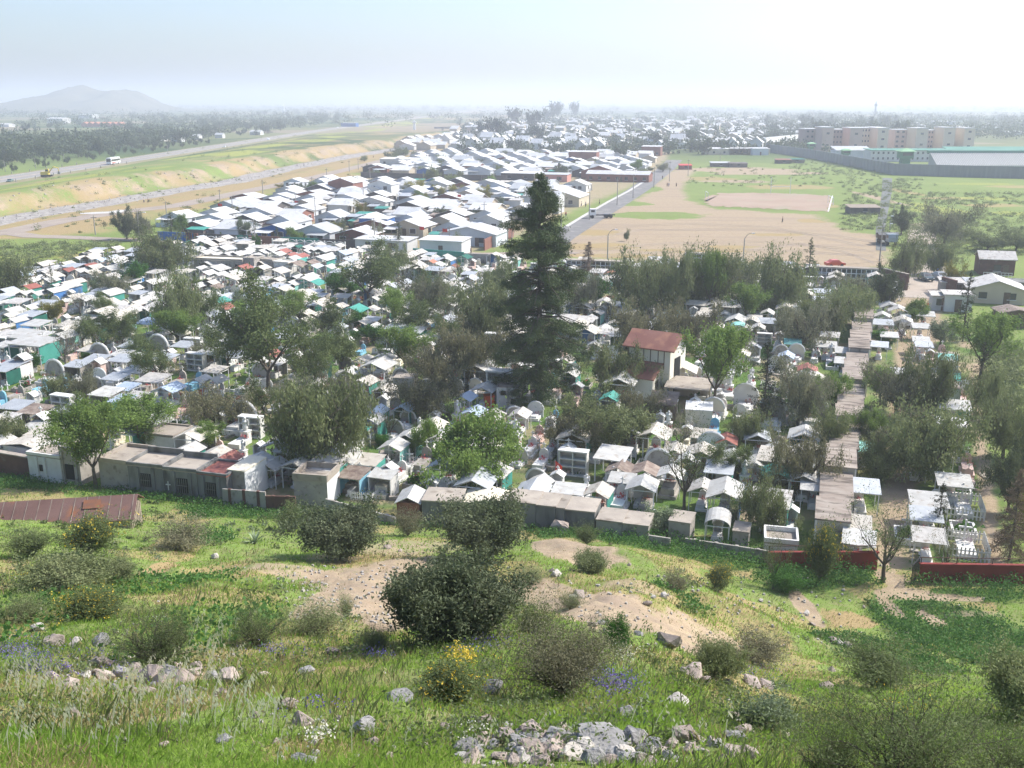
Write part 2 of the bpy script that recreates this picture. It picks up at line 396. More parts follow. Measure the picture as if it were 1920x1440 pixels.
    for e in ((180, 480, 60, 10), (240, 450, 70, 4), (130, 420, 60, 4), (620, 330, 50, 4), (200, 405, 60, 3)):
        dry = np.maximum(dry, far*ell(x, y, *e)*.9)
    bare = left_ = mv*(x < np.interp(y, RY, RX))*sst(9, 13, rd)*sst(25, 19, rd + 5*fbm(x/10, y/10, 5)); dirt = np.maximum(dirt, bare*(.36 + .9*fbm(x/8, y/8, 71))); grv = grv*(1-bare)
    # the green field on the right
    for e in ((1760, 395, 60, 9), (1850, 372, 60, 4), (1730, 385, 30, 7), (1840, 345, 80, 3), (1900, 400, 50, 5)):
        yel = np.maximum(yel, far*ell(x, y, *e)*.55)
    # the slope in front of the wall
    ng = y < 100
    region(0, dirt, [(545, 1066), (700, 1054), (800, 1042), (870, 1060), (775, 1092), (775, 1150), (700, 1176), (640, 1152), (590, 1112)], .9, .85)
    region(0, dirt, [(985, 1092), (1120, 1116), (1230, 1146), (1340, 1178), (1420, 1206), (1340, 1222), (1180, 1204), (1070, 1166)], .9, .85)
    dry[ng] = np.maximum(dry[ng], .55*(vnoise(x[ng]/5, y[ng]/5, 41) > .62))
    def E(arr, *e): arr[ng] = np.maximum(arr[ng], ell(x[ng], y[ng], *e))
    for e in ((680, 1125, 85, 42), (560, 1072, 110, 16, .6), (770, 1030, 110, 18, .55), (1140, 1150, 90, 26), (1240, 1180, 90, 20), (1330, 1195, 60, 16, .8), (620, 1050, 60, 10, .5), (1020, 1110, 70, 30, .8), (740, 1165, 60, 18),
              (1505, 1130, 22, 36), (1700, 1112, 70, 12, .9), (1790, 1122, 60, 8, .8), (1670, 1140, 18, 26, .7), (1745, 1160, 24, 14, .8), (1830, 1150, 60, 6, .5), (1075, 1022, 80, 10, .9), (1190, 1100, 80, 14, .5), (1672, 1085, 26, 18),
              (300, 1275, 130, 22, .45), (840, 1345, 60, 20, .4), (540, 1360, 90, 24, .35), (1100, 1400, 200, 18, .5), (1390, 1340, 40, 14, .5), (1580, 1210, 60, 12, .4)): E(dirt, *e)
    for e in ((293, 1072, 34, 14), (1595, 1162, 48, 16), (400, 1075, 60, 10, .6), (480, 1070, 50, 9, .6), (1420, 1190, 90, 18, .55), (640, 1300, 130, 30, .35), (900, 1370, 200, 30, .3), (1250, 1060, 90, 22, .5), (700, 1040, 120, 14, .6),
              (1350, 1170, 60, 16, .5), (160, 1240, 90, 24, .4), (1360, 1370, 80, 30, .35), (580, 1410, 90, 30, .6), (680, 1395, 60, 24, .4), (1150, 1090, 120, 30, .5), (1560, 1150, 30, 10, .6), (1130, 1330, 80, 14, .35)): E(dry, *e)
    for e in ((1350, 1035, 190, 30), (1130, 1000, 110, 18), (1560, 1085, 70, 16), (1820, 1115, 110, 14), (1800, 1190, 150, 60, .9), (450, 955, 110, 26), (60, 905, 90, 16), (380, 1010, 60, 16, .6), (1500, 1080, 100, 26, .7), (1280, 1120, 60, 16, .4), (1660, 1230, 120, 30, .6), (250, 1100, 120, 40, .35), (420, 1180, 130, 60, .35)): E(lush, *e)
    dat = np.stack([np.clip(dirt, 0, 1), np.clip(dry, 0, 1), np.clip(yel, 0, 1), np.clip(lush, 0, 1)], 1).astype(np.float32)
    at = me.attributes.new('zone', 'FLOAT_COLOR', 'POINT'); at.data.foreach_set('color', dat.ravel())
    at = me.attributes.new('gravel', 'FLOAT', 'POINT'); at.data.foreach_set('value', np.clip(grv, 0, 1).astype(np.float32))
    struct('ground', me)
def ground_mat():
    m = bpy.data.materials.new('ground'); m.use_nodes = True; nt = m.node_tree; N = nt.nodes; L = nt.links
    b = N["Principled BSDF"]; b.inputs["Roughness"].default_value = .95; b.inputs["Specular IOR Level"].default_value = .1
    geo = N.new("ShaderNodeNewGeometry"); P = geo.outputs["Position"]
    def noise(sc, d=5, rough=.6):
        n = N.new("ShaderNodeTexNoise"); n.inputs["Scale"].default_value = sc; n.inputs["Detail"].default_value = d; n.inputs["Roughness"].default_value = rough
        L.new(P, n.inputs["Vector"]); return n.outputs["Fac"]
    def rmp(f, lo, hi, a=0., c=1.):
        r = N.new("ShaderNodeMapRange"); r.inputs[1].default_value = lo; r.inputs[2].default_value = hi; r.inputs[3].default_value = a; r.inputs[4].default_value = c; L.new(f, r.inputs[0]); return r.outputs[0]
    def mth(op, a, c):
        x = N.new("ShaderNodeMath"); x.operation = op
        for k, s in enumerate((a, c)):
            if hasattr(s, 'is_linked'): L.new(s, x.inputs[k])
            else: x.inputs[k].default_value = s
        return x.outputs[0]
    def mix(f, a, c):
        x = N.new("ShaderNodeMix"); x.data_type = 'RGBA'; L.new(f, x.inputs[0])
        for s, t in ((a, 6), (c, 7)):
            if hasattr(s, 'is_linked'): L.new(s, x.inputs[t])
            else: x.inputs[t].default_value = (*s, 1)
        return x.outputs[2]
    zn = N.new("ShaderNodeAttribute"); zn.attribute_name = 'zone'
    sp = N.new("ShaderNodeSeparateColor"); L.new(zn.outputs["Color"], sp.inputs[0])
    gv = N.new("ShaderNodeAttribute"); gv.attribute_name = 'gravel'
    n1, n2, n3 = noise(.06), noise(.9), noise(7.0, 6, .7)
    def edge(f, w=.55):   # break the edge of a zone with noise
        t = mth('ADD', f, mth('MULTIPLY', mth('SUBTRACT', n2, .5), w)); t = mth('ADD', t, mth('MULTIPLY', mth('SUBTRACT', n3, .5), w)); return rmp(t, .32, .68)
    green = mix(rmp(n1, .35, .65), (.15, .225, .045), (.205, .28, .07))
    green = mix(rmp(n2, .4, .68), green, (.20, .205, .085))
    green = mix(rmp(n3, .5, .75), green, (.06, .10, .025))
    # far farmland patches
    vo = N.new("ShaderNodeTexVoronoi"); vo.inputs["Scale"].default_value = .0065; L.new(P, vo.inputs["Vector"])
    vs = N.new("ShaderNodeSeparateColor"); L.new(vo.outputs["Color"], vs.inputs[0])
    farm = mix(rmp(vs.outputs[0], .2, .8), (.05, .085, .03), (.16, .17, .07)); farm = mix(rmp(vs.outputs[1], .75, .8), farm, (.24, .20, .13))
    px = N.new("ShaderNodeSeparateXYZ"); L.new(P, px.inputs[0])
    ff = rmp(px.outputs[1], 520, 700)
    green = mix(ff, green, farm)
    c = mix(edge(sp.outputs[1]), green, mix(rmp(n3, .35, .7), (.30, .235, .115), (.36, .255, .13)))
    c = mix(edge(sp.outputs[2]), c, mix(rmp(n2, .35, .65), (.22, .25, .05), (.34, .34, .08)))
    c = mix(edge(zn.outputs["Alpha"]), c, mix(rmp(n3, .35, .7), (.06, .12, .028), (.10, .17, .04)))
    soil = mix(rmp(n2, .3, .7), (.32, .24, .16), (.40, .315, .215)); soil = mix(rmp(n3, .48, .72), soil, (.25, .185, .125)); soil = mix(rmp(noise(2.6, 4), .55, .7), soil, (.31, .27, .15))
    st = N.new("ShaderNodeMapping"); st.inputs["Rotation"].default_value = (0, 0, .35); st.inputs["Scale"].default_value = (.02, .22, 1); L.new(P, st.inputs[0])
    wv = N.new("ShaderNodeTexNoise"); wv.inputs["Scale"].default_value = 1; wv.inputs["Detail"].default_value = 4; L.new(st.outputs[0], wv.inputs["Vector"])
    soil = mix(rmp(wv.outputs["Fac"], .5, .72), soil, (.29, .225, .165))
    c = mix(edge(sp.outputs[0]), c, soil)
    vr = N.new("ShaderNodeTexVoronoi"); vr.inputs["Scale"].default_value = .8; L.new(P, vr.inputs["Vector"])
    vrs = N.new("ShaderNodeSeparateColor"); L.new(vr.outputs["Color"], vrs.inputs[0])
    c = mix(edge(gv.outputs["Fac"], .3), c, mix(vrs.outputs[0], (.22, .20, .18), (.40, .37, .34)))
    L.new(c, b.inputs["Base Color"])
    bp = N.new("ShaderNodeBump"); bp.inputs["Strength"].default_value = .9; bp.inputs["Distance"].default_value = .12
    L.new(mth('ADD', mth('MULTIPLY', n3, .5), n2), bp.inputs["Height"]); L.new(bp.outputs[0], b.inputs["Normal"])
    return m
build_land()
def strip(name, pts, w, m, lift=.03, world=False, step=4.0, kind='structure', z=None):
    """a road or track laid on the ground along a line"""
    P = [np.array(p if world else tuple(G(*p)[:2])) for p in pts]
    L = [P[0]]
    for a, b in zip(P[:-1], P[1:]):
        n = max(1, int(np.hypot(*(b-a))/step)); n = min(n, 120)
        L += [a + (b-a)*k/n for k in range(1, n+1)]
    ws = np.interp(np.linspace(0, 1, len(L)), np.linspace(0, 1, len(w)), w) if hasattr(w, '__len__') else [w]*len(L)
    v = []; nx = 5
    for i, p in enumerate(L):
        d = L[min(i+1, len(L)-1)] - L[max(i-1, 0)]; d = d/np.hypot(*d); nrm = np.array([d[1], -d[0]])
        for k in range(nx):
            q = p + nrm*ws[i]*(k/(nx-1)-.5); v.append((q[0], q[1], (hz(*q) if z is None else z)+lift))
    f = [(i*nx+k, i*nx+k+1, (i+1)*nx+k+1, (i+1)*nx+k) for i in range(len(L)-1) for k in range(nx-1)]
    me = new_mesh(name, v, f, [m]); 
    # face up
    if len(me.polygons) and me.polygons[0].normal.z < 0: me.flip_normals()
    return struct(name, me, kind), L
asphalt = mat('asphalt', (.15, .145, .14), (.20, .19, .18), scale=.5, rough=.9, spots=(.25, .235, .215), sscale=.3)
asphalt_pale = mat('asphalt_pale', (.24, .225, .205), (.29, .27, .25), scale=.3, rough=.9)
soilm = mat('soil', (.38, .30, .22), (.45, .36, .28), scale=.4, rough=.95, spots=(.28, .215, .155), sscale=.25, bump=.3)
soil_grey = mat('soil_grey', (.27, .22, .18), (.34, .28, .23), scale=.2, rough=.95)
gravel_w = mat('gravel_white', (.55, .53, .50), (.45, .43, .40), scale=.8, rough=.95)
line_w = mat('line_white', (.7, .7, .68), None, rough=.7)
pitchm = mat('pitch_clay', (.30, .21, .15), (.35, .26, .19), scale=.08, rough=.95, spots=(.30, .25, .17), sscale=.12)
# motorway on its low embankment, running straight away on the left
HW = [(-236, 120), (-226, 300), (-222, 430), (-222, 820), (-224, 1200), (-190, 2300), (-120, 4500)]
strip('motorway', HW, 16, asphalt_pale, .35, True, 30, z=0)
for k, off in enumerate((-7.7, 0, 7.7)):
    strip('road_marking', [(a+off, b) for a, b in HW], .35 if off else 1.6, line_w if off else soilm, .36, True, 40, z=0)
v = []
for i, (a, b) in enumerate(HW):
    v += [(a-15, b, -.1), (a-10.6, b, .33), (a+10.6, b, .33), (a+15, b, -.1)]
me = new_mesh('embankment', v, [(i*4+k, i*4+k+1, i*4+k+5, i*4+k+4) for i in range(len(HW)-1) for k in range(3)], [mat('verge', (.20, .18, .09), (.26, .22, .12), scale=.1, rough=.95)]); struct('embankment', me)
# dirt track by the river, the track that bends round the left, the street, the avenue to the gate
strip('dirt_track', [(-150, 460), (20, 434), (110, 415), (220, 398), (330, 386), (430, 365), (520, 347), (600, 330), (700, 305), (760, 290), (860, 262), (940, 246)], [9, 8, 7, 6, 6, 8, 8], soil_grey, .05)
strip('dirt_track', [(20, 437), (60, 443), (130, 445), (240, 450), (330, 452), (430, 450), (520, 456), (640, 463), (780, 474), (900, 480), (1000, 478), (1060, 470)], [6, 5, 6, 8, 9, 10], soil_grey, .06)
strip('gravel_patch', [(150, 401), (215, 398), (230, 394)], [3, 7, 3], gravel_w, .09)
strip('street', [(1020, 470), (1052, 445), (1100, 415), (1150, 385), (1195, 357), (1225, 335), (1250, 316), (1265, 300)], [7, 8, 8.5, 9], asphalt, .06)
strip('kerb', [(1062, 425), (1095, 405), (1140, 379), (1180, 358), (1210, 339)], 1.2, gravel_w, .12)
strip('avenue', [(1738, 560), (1736, 520), (1734, 480), (1732, 445), (1722, 425)], [9, 9, 8, 6], mat('avenue_dirt', (.36, .30, .245), (.42, .355, .29), scale=.4, rough=.95), .05, step=2)
strip('canal', [(1652, 470), (1651, 430), (1658, 390), (1663, 360), (1664, 334)], [2.2, 2.5, 3.5, 4], mat('canal_water', (.10, .11, .10), (.16, .16, .15), scale=.1, rough=.9), .07, step=3)
# playing field
P = [tuple(G(*p)[:2]) for p in [(1318, 372), (1350, 362), (1450, 362), (1561, 367), (1553, 397), (1480, 393), (1392, 389), (1330, 386)]]
Q = []
for a, b in zip(P, P[1:] + P[:1]):
    for k in range(14): t = k/14; Q.append((a[0]+(b[0]-a[0])*t + U(-1.1, 1.1), a[1]+(b[1]-a[1])*t + U(-2.2, 2.2), .05))
struct('playing_field', new_mesh('playing_field', Q, [tuple(range(len(Q)))], [pitchm]))
trk = mat('tyre_track', (.31, .245, .185), (.37, .295, .22), scale=.4, rough=.95)
for k, pts in enumerate([[(1075, 470), (1250, 455), (1450, 452), (1640, 470)], [(1060, 455), (1200, 430), (1400, 428), (1560, 440), (1640, 452)], [(1130, 480), (1300, 466), (1500, 470), (1640, 480)], [(1120, 425), (1300, 418), (1450, 425), (1620, 460)], [(1400, 470), (1500, 455), (1580, 470), (1640, 492)]]):
    for off in (0, 2.5): strip('tyre_track', [(a, b+off) for a, b in pts], [.35, .6, .3, .5], trk, .035, step=6)
strip('touchline', [(1561, 367), (1553, 397)], .35, line_w, .08)
# hill on the horizon at the left
def build_hill():
    n = 110; X0, Y0 = flat(140, 212)[0]/flat(140, 212)[1]*3600, 3600
    xs = np.linspace(-700, 620, n); ys = np.linspace(-500, 700, 70)
    Xg, Yg = np.meshgrid(xs, ys)
    prof = lambda c, w, h: h*np.exp(-(((Xg-c)/w)**2 + ((Yg)/(330))**2))
    Z = np.interp(Xg, [-700, -330, -280, -155, -80, -30, 20, 60, 100, 135, 165, 195, 250, 290, 340, 620], [0, 3, 12, 44, 56, 74, 82, 74, 61, 63, 71, 65, 36, 14, 2, 0])*np.exp(-(Yg/320)**2)*(1+.0*Xg)
    Z = Z*(1 + .34*fbm(Xg/70, Yg/90, 5, 4)) + 9*np.exp(-((Xg/420)**2 + (Yg/420)**2))*fbm(Xg/45, Yg/45, 8, 3) - 2
    idx = np.arange(Z.size).reshape(Z.shape)
    F = np.stack([idx[:-1, :-1], idx[:-1, 1:], idx[1:, 1:], idx[1:, :-1]], -1).reshape(-1, 4)
    me = new_mesh('hill', np.stack([(Xg+X0).ravel(), (Yg+Y0).ravel(), Z.ravel()], 1), F, [mat('hillside', (.10, .10, .055), (.17, .15, .085), scale=.012, rough=.95)], None, True)
    struct('hill', me)
build_hill()
# ================= TOWN =================
ORD = 'first second third fourth fifth sixth seventh eighth ninth tenth eleventh twelfth thirteenth fourteenth fifteenth sixteenth seventeenth eighteenth nineteenth twentieth'.split()
def ordw(n):
    if n <= 20: return ORD[n-1]
    t = {2: 'twenty', 3: 'thirty', 4: 'forty', 5: 'fifty', 6: 'sixty', 7: 'seventy', 8: 'eighty', 9: 'ninety'}
    if n % 10 == 0: return {30: 'thirtieth', 40: 'fortieth', 50: 'fiftieth'}.get(n, t[n//10 % 10] + 'th')
    return t[(n//10) % 10] + '-' + ORD[n % 10 - 1]
wallcol = {
 'grey': mat('wall_grey', (.60, .63, .66), (.50, .53, .56), scale=.4, rough=.9, rnd=.12),
 'white': mat('wall_white', (.62, .62, .60), (.52, .52, .50), scale=.4, rough=.9, rnd=.1),
 'cream': mat('wall_cream', (.52, .45, .34), (.44, .38, .29), scale=.4, rough=.9, rnd=.1),
 'brick': mat('wall_brick', (.26, .12, .09), (.20, .09, .07), scale=.5, rough=.9, rnd=.15),
 'blue': mat('wall_blue', (.05, .15, .40), (.04, .12, .33), scale=.4, rough=.8),
 'pink': mat('wall_pink', (.56, .27, .22), (.48, .23, .19), scale=.3, rough=.9),
 'dark': mat('wall_dark', (.10, .09, .085), (.15, .13, .12), scale=.5, rough=.95, rnd=.3),
 'green': mat('wall_green', (.04, .20, .16), (.05, .25, .2), scale=.5, rough=.9),
}
roofw = mat('roof_white_tin', (.66, .655, .64), (.52, .52, .51), scale=.35, rough=.65, rnd=.12, spots=(.42, .38, .33), sscale=.6, slo=.56, shi=.74, wave=('X', 3.0, .3), spec=.25)
roofg = mat('roof_grey_tin', (.44, .45, .45), (.36, .37, .37), scale=.5, rough=.6, rnd=.12, wave=('X', 3.0, .3), spots=(.30, .25, .2), sscale=.5, slo=.6, shi=.8)
def house_proto(w, d, eave, rise, wm, rm, porch=1, parts=True, two=False, seed=0):
    r = random.Random(seed)
    wall = MB(); h = eave
    wall.prism([(-w/2, 0), (w/2, 0), (w/2, h), (0, h+rise), (-w/2, h)], -d/2, d/2)
    roof = MB().gable(w, d, h, rise, .1, over=.35)
    if porch:      # a lower lean-to in front
        pw = w*r.uniform(.35, .6); px = r.choice((-1, 1))*(w-pw)/2*.9
        roof.slab(pw, 2.6, 2.1, 2.45, .08, cx=px, cy=-d/2-1.5)
        wall.box(px-pw/2+.1, -d/2-2.6, 0, .12, .12, 2.1).box(px+pw/2-.1, -d/2-2.6, 0, .12, .12, 2.1)
        wall.box(px, -d/2-2.7, 0, pw, .1, 1.2)
    lx = r.choice((-1, 1))*w*.22; lean = MB().slab(w*.5, 3.0, 1.95, 2.3, .08, cx=lx, cy=d/2+1.7); wall.box(lx, d/2+2.9, 0, w*.5, .1, 1.9)
    out = [('rear_roof', lean.mesh('rear_roof', r.choice([roofg, M['tin_cream'], roofw, M['tin_old']])), []), ('wall', wall.mesh('wall', wallcol[wm]), []), ('roof', roof.mesh('roof', rm), [])]
    if parts:
        for k, xx in enumerate((-.28, .22)):
            wn_ = MB().box(xx*w, -d/2-.03, 1.0, 1.5, .1, 1.1).mesh('window', M['window'])
            fr = MB()
            for a, b_, c_, e_ in ((xx*w, 2.1, 1.7, .09), (xx*w, .93, 1.7, .09), (xx*w-.8, .93, .09, 1.2), (xx*w+.8, .93, .09, 1.2)): fr.box(a, -d/2-.06, b_, c_, .16, e_)
            out.append(('window', wn_, [('frame', fr.mesh('frame', M['white']))]))
        out.append(('door', MB().box(-.02*w, -d/2-.03, 0, .95, .1, 2.05).mesh('door', M['wood']), []))
        side = MB().box(w/2+.03, 0, 1.0, .1, 1.4, 1.0).mesh('window', M['window']); out.append(('window', side, []))
    return {'parts': out}
HP = {}
SPEC = [('grey', roofw, 'grey-gabled house with bright white tin roof'), ('white', roofw, 'white-walled house with bright tin roof'), ('grey', roofw, 'pale tin-roofed house with grey front'),
        ('brick', roofw, 'brick-fronted house with white tin roof'), ('cream', roofw, 'cream-walled house with white tin roof'), ('grey', roofg, 'grey house under a dull grey roof'), ('blue', roofw, 'blue-fronted house with white tin roof'), ('dark', roofw, 'dark-fronted house with white tin roof')]
for i, (wc, rm, lk) in enumerate(SPEC):
    HP[i, 1] = house_proto(9.5, 6.4 + (i % 3)*.7, 2.5 + .1*(i % 2), 1.25 + .2*(i % 3), wc, rm, i % 4 != 3, True, seed=i)
    HP[i, 0] = house_proto(9.5, 7.0 + (i % 3)*.7, 2.5 + .1*(i % 2), 1.25 + .2*(i % 3), wc, rm, i % 2, False, seed=i+20)
def pick():
    return random.choices(range(8), [26, 14, 18, 8, 9, 20, 3, 8])[0]
N_H = 0
def estate(u0f, u1f, v0, v1, du, dv, where, near, skip=()):
    global N_H
    v, row = v0, 0
    while v < v1:
        row += 1; u = u1f(v); col = 0; base = u0f(v)
        while u - du*.6 > base:
            col += 1
            if (row, col) not in skip and random.random() > .10:
                i = pick(); uu = u - du/2 + U(-1.1, 1.1) - (du*.48 if row % 2 == 0 else 0); vv = v + U(-2.8, 2.8)
                x, y = uv2xy(uu, vv)
                sx, sy = proj(x, y, 0)[:2]
                o = copy_thing(HP[i, 1 if near else 0], 'house', (x, y, 0), -TH + U(-.05, .05) + (math.pi/2 if random.random() < (.12 if near else .28) else 0), (U(.82, 1.12), U(.8, 1.25), U(.92, 1.12)))
                reg(o, SPEC[i][2], 'house', 'tin-roofed houses of the ' + where, f"{SPEC[i][2].replace('with ','with ')}, {ordw(col)} from street, {ordw(row)} row of {where}")
                N_H += 1
            u -= du
        v += dv if row % 2 else dv*1.12
sideL = lambda v: np.interp(v, [205, 216, 267, 316, 376, 417, 597, 640], [-158, -160, -178, -184, -206, -208, -243, -250])
estate(sideL, lambda v: np.interp(v, [205, 300, 400], [-77, -80, -88]), 221, 372, 11.6, 14.2, 'near estate', True, {(1, 1), (1, 2), (7, 1), (8, 1), (7, 2), (6, 1)})
estate(sideL, lambda v: np.interp(v, [410, 660], [-80, -100]), 438, 624, 12.8, 15.4, 'middle estate', False, {(1, 1), (1, 2), (2, 1), (1, 3)})
print('houses', N_H)
YS = []
for i, (rm, wm) in enumerate((('tin_cream', 'dark'), ('tin_old', 'brick'), ('tin_zinc', 'dark'), ('tin_grey', 'grey'), ('teal', 'dark'), ('tin_rust', 'cream'))):
    YS.append(({'parts': [('wall', MB().box(0, 0, 0, 3.2, 2.6, 2.0).mesh('wall', wallcol[wm]), []), ('roof', MB().slab(3.7, 3.2, 2.02, 2.4, .08).mesh('roof', M[rm]), [])]}, ['cream-roofed', 'rusty-roofed', 'zinc-roofed', 'grey-roofed', 'teal-roofed', 'brown-roofed'][i] + ' yard shed'))
for k in range(95):
    v = U(214, 385) if k < 70 else U(425, 600); u = U(float(sideL(v))+6, -86)
    p, lk = random.choice(YS); x, y = uv2xy(u, v); o = copy_thing(p, 'yard_shed', (x, y, 0), -TH, (U(.8, 1.5), U(.8, 1.3), U(.9, 1.2))); reg(o, lk, 'shed', 'yard sheds of the estates')
def building(name, px, py, w, d, h, rise, wm, rm, label, cat='building', rz=-TH, off=(0, 0), wins=0, roofover=.3, kind='gable', door=True, storeys=1, uv=None, ridge='v'):
    """one building of its own; w across, d deep; placed by the middle of its front foot"""
    if uv: x, y = uv2xy(*uv); z = 0
    else:
        g = G(px, py); x, y, z = g.x, g.y, g.z
    x += -math.sin(rz)*d/2; y += math.cos(rz)*d/2
    root = ob(name, None, None, (x, y, z - .05), rz)
    wall = MB(); roof = MB()
    if kind == 'gable' and ridge == 'v':
        wall.prism([(-w/2, 0), (w/2, 0), (w/2, h), (0, h+rise), (-w/2, h)], -d/2, d/2); roof.gable(w, d, h, rise, .12, over=roofover)
    elif kind == 'gable':
        wall.box(0, 0, 0, w, d, h)
        wall.add([(-w/2, -d/2, h), (-w/2, d/2, h), (-w/2, 0, h+rise), (w/2, -d/2, h), (w/2, d/2, h), (w/2, 0, h+rise)], [(0, 1, 2)[::-1], (3, 4, 5), (0, 2, 5, 3)[::-1], (1, 4, 5, 2)[::-1]])
        g_ = MB().gable(d, w, h, rise, .12, over=roofover); roof.add([(y_, -x_, z_) for x_, y_, z_ in g_.v], g_.f)
    elif kind == 'slab':
        wall.prism([(-w/2, 0), (w/2, 0), (w/2, h), (-w/2, h)], -d/2, d/2); roof.slab(w+2*roofover, d+2*roofover, h+.02, h+rise, .12)
    else:
        wall.box(0, 0, 0, w, d, h)
        roof.box(0, 0, h+.003, w+.1, d+.1, .2)
        for sx, sy, ax, ay in ((0, -d/2, w+.2, .18), (0, d/2, w+.2, .18), (-w/2, 0, .18, d), (w/2, 0, .18, d)): roof.box(sx, sy, h+.2, ax, ay, rise)
    part('wall', wall, wm, root); part('roof', roof, rm, root)
    n = wins
    for s in range(storeys):
        for k in range(n):
            xx = -w/2 + w*(k+.5)/n; zz = .9 + s*(h/storeys)
            wd = part('window', MB().box(xx, -d/2-.02, zz, min(1.3, w/n*.5), .1, min(1.2, h/storeys*.45)), M['window'], root)
            if storeys*n <= 8: part('sill', MB().box(xx, -d/2-.09, zz-.1, min(1.5, w/n*.6), .2, .08), M['white'], wd)
    if door: part('door', MB().box(w*.5*(1/(n+1) if n else 0) , -d/2-.03, 0, 1.0, .1, 2.1), M['wood'], root)
    reg(root, label, cat, None, label); return root
WC = wallcol
building('corner_house', 1090, 408, 11, 7, 5.2, 1.3, WC['white'], roofw, 'two-storey white corner house with white tin roof beside the street', 'house', wins=2, storeys=2, uv=(-84, 296), ridge='u')
building('hall', 0, 0, 17, 14, 3.0, 2.6, WC['cream'], roofw, 'low broad hall with white roof behind the two-storey corner house', uv=(-86, 318), wins=3)
building('shop', 0, 0, 9, 8, 2.8, .9, WC['cream'], roofw, 'low cream shop between two-storey house and street pole', uv=(-83, 281), wins=2, kind='slab')
building('house', 0, 0, 14, 9, 2.9, 1.6, WC['grey'], roofw, 'wide grey house with white roof at the street corner', 'house', uv=(-81, 222), wins=2)
building('shed', 0, 0, 10, 6, 3.1, .3, WC['white'], roofw, 'plain white walled shed at the street corner facing the cemetery wall', uv=(-82, 207), wins=0, kind='slab')
building('shed', 0, 0, 13, 6, 2.5, .25, WC['white'], roofw, 'long low cream shed with flat white roof, beside corner shed', uv=(-97, 208), wins=2, kind='slab')
building('house', 0, 0, 8, 5, 3.6, .3, WC['blue'], roofw, 'square bright blue shed among the white roofs near the street', 'shed', uv=(-113, 238), wins=0, kind='slab')
building('house', 0, 0, 10, 8, 5.0, 1.6, WC['brick'], roofw, 'taller brown brick gabled house standing above its white-roofed neighbours', 'house', uv=(-168, 328), wins=1)
building('house', 0, 0, 9, 7, 5.2, 1.4, WC['white'], roofw, 'two-storey white house with two small windows amid low roofs', 'house', uv=(-150, 322), wins=2, storeys=2)
building('school_building', 0, 0, 27, 9, 3.2, 1.2, WC['brick'], roofw, 'long brick building with white roof and open gallery by the street', uv=(-87, 425), wins=7, ridge='u')
building('school_building', 0, 0, 16, 10, 3.4, 2.4, WC['brick'], roofw, 'red-brick gabled hall behind the long gallery building', uv=(-98, 438), wins=2)
building('house', 0, 0, 12, 7, 3.0, .4, WC['pink'], roofg, 'pink walled house at the edge of the middle estate', 'house', uv=(-113, 417), wins=2, kind='slab')
building('house', 0, 0, 15, 7, 3.0, .4, WC['dark'], roofw, 'long dark walled building beside the pink house', 'house', uv=(-130, 420), wins=2, kind='slab')
building('house', 0, 0, 16, 9, 3.3, .5, WC['white'], roofw, 'long flat white building at river corner of the middle estate', 'house', uv=(-224, 500), wins=3, kind='slab')
building('house', 0, 0, 16, 8, 5.6, .4, WC['brick'], roofw, 'tall brown flat-roofed building standing out of the middle estate', 'house', uv=(-135, 560), wins=3, kind='slab')
building('house', 0, 0, 12, 8, 5.6, .4, WC['brick'], roofw, 'brick two-storey house near the far end of the street', 'house', uv=(-110, 640), wins=3, kind='slab')
def _late(): wall_line('street_wall', (908, 470), (962, 444), 2.6, .3, WC['brick'], 'red brick wall climbing along the street beside the wide grey house')
# front yard walls of the first row
fc = ['blue', 'dark', 'brick', 'green', 'dark', 'brick', 'green']
fl = ['blue sheet yard wall', 'dark board yard wall', 'brick yard wall', 'dark green sheet yard wall', 'brown board yard wall', 'red-brick yard wall', 'green mesh yard wall']
for k, uu in enumerate((-152, -140, -128, -118, -108, -147.5, -133.5)):
    x, y = uv2xy(uu, 208.5)
    o = MB(); o.box(0, 0, 0, 10.5 if k < 5 else 3.4, .2, 2.1)
    for j in range(-2, 3): o.box(j*(2.4 if k < 5 else .75), -.14, 0, .14, .1, 2.15)
    o.box(0, 0, 2.12, 10.7 if k < 5 else 3.5, .26, .07)
    t = ob('yard_wall', o.mesh('yard_wall', WC[fc[k]]), None, (x, y, 0), -TH); reg(t, fl[k], 'wall', None, fl[k] + ', in front of the ' + ['leftmost', 'second', 'third', 'fourth', 'fifth', 'first', 'other'][k] + ' front houses of near estate')
# long wall on the near side of the middle estate, each length its own
for k in range(6):
    x, y = uv2xy(-196 + k*11.5, 414)
    o = MB().box(0, 0, 0, 11.4, .25, 2.3).box(0, 0, 2.3, 11.5, .35, .12)
    t = ob('estate_wall', o.mesh('estate_wall', WC['dark']), None, (x, y, 0), -TH); reg(t, 'dark wall', 'wall', 'dark walls before the middle estate', f'{ordw(k+1)} length of dark wall before the middle estate, counted from the river')
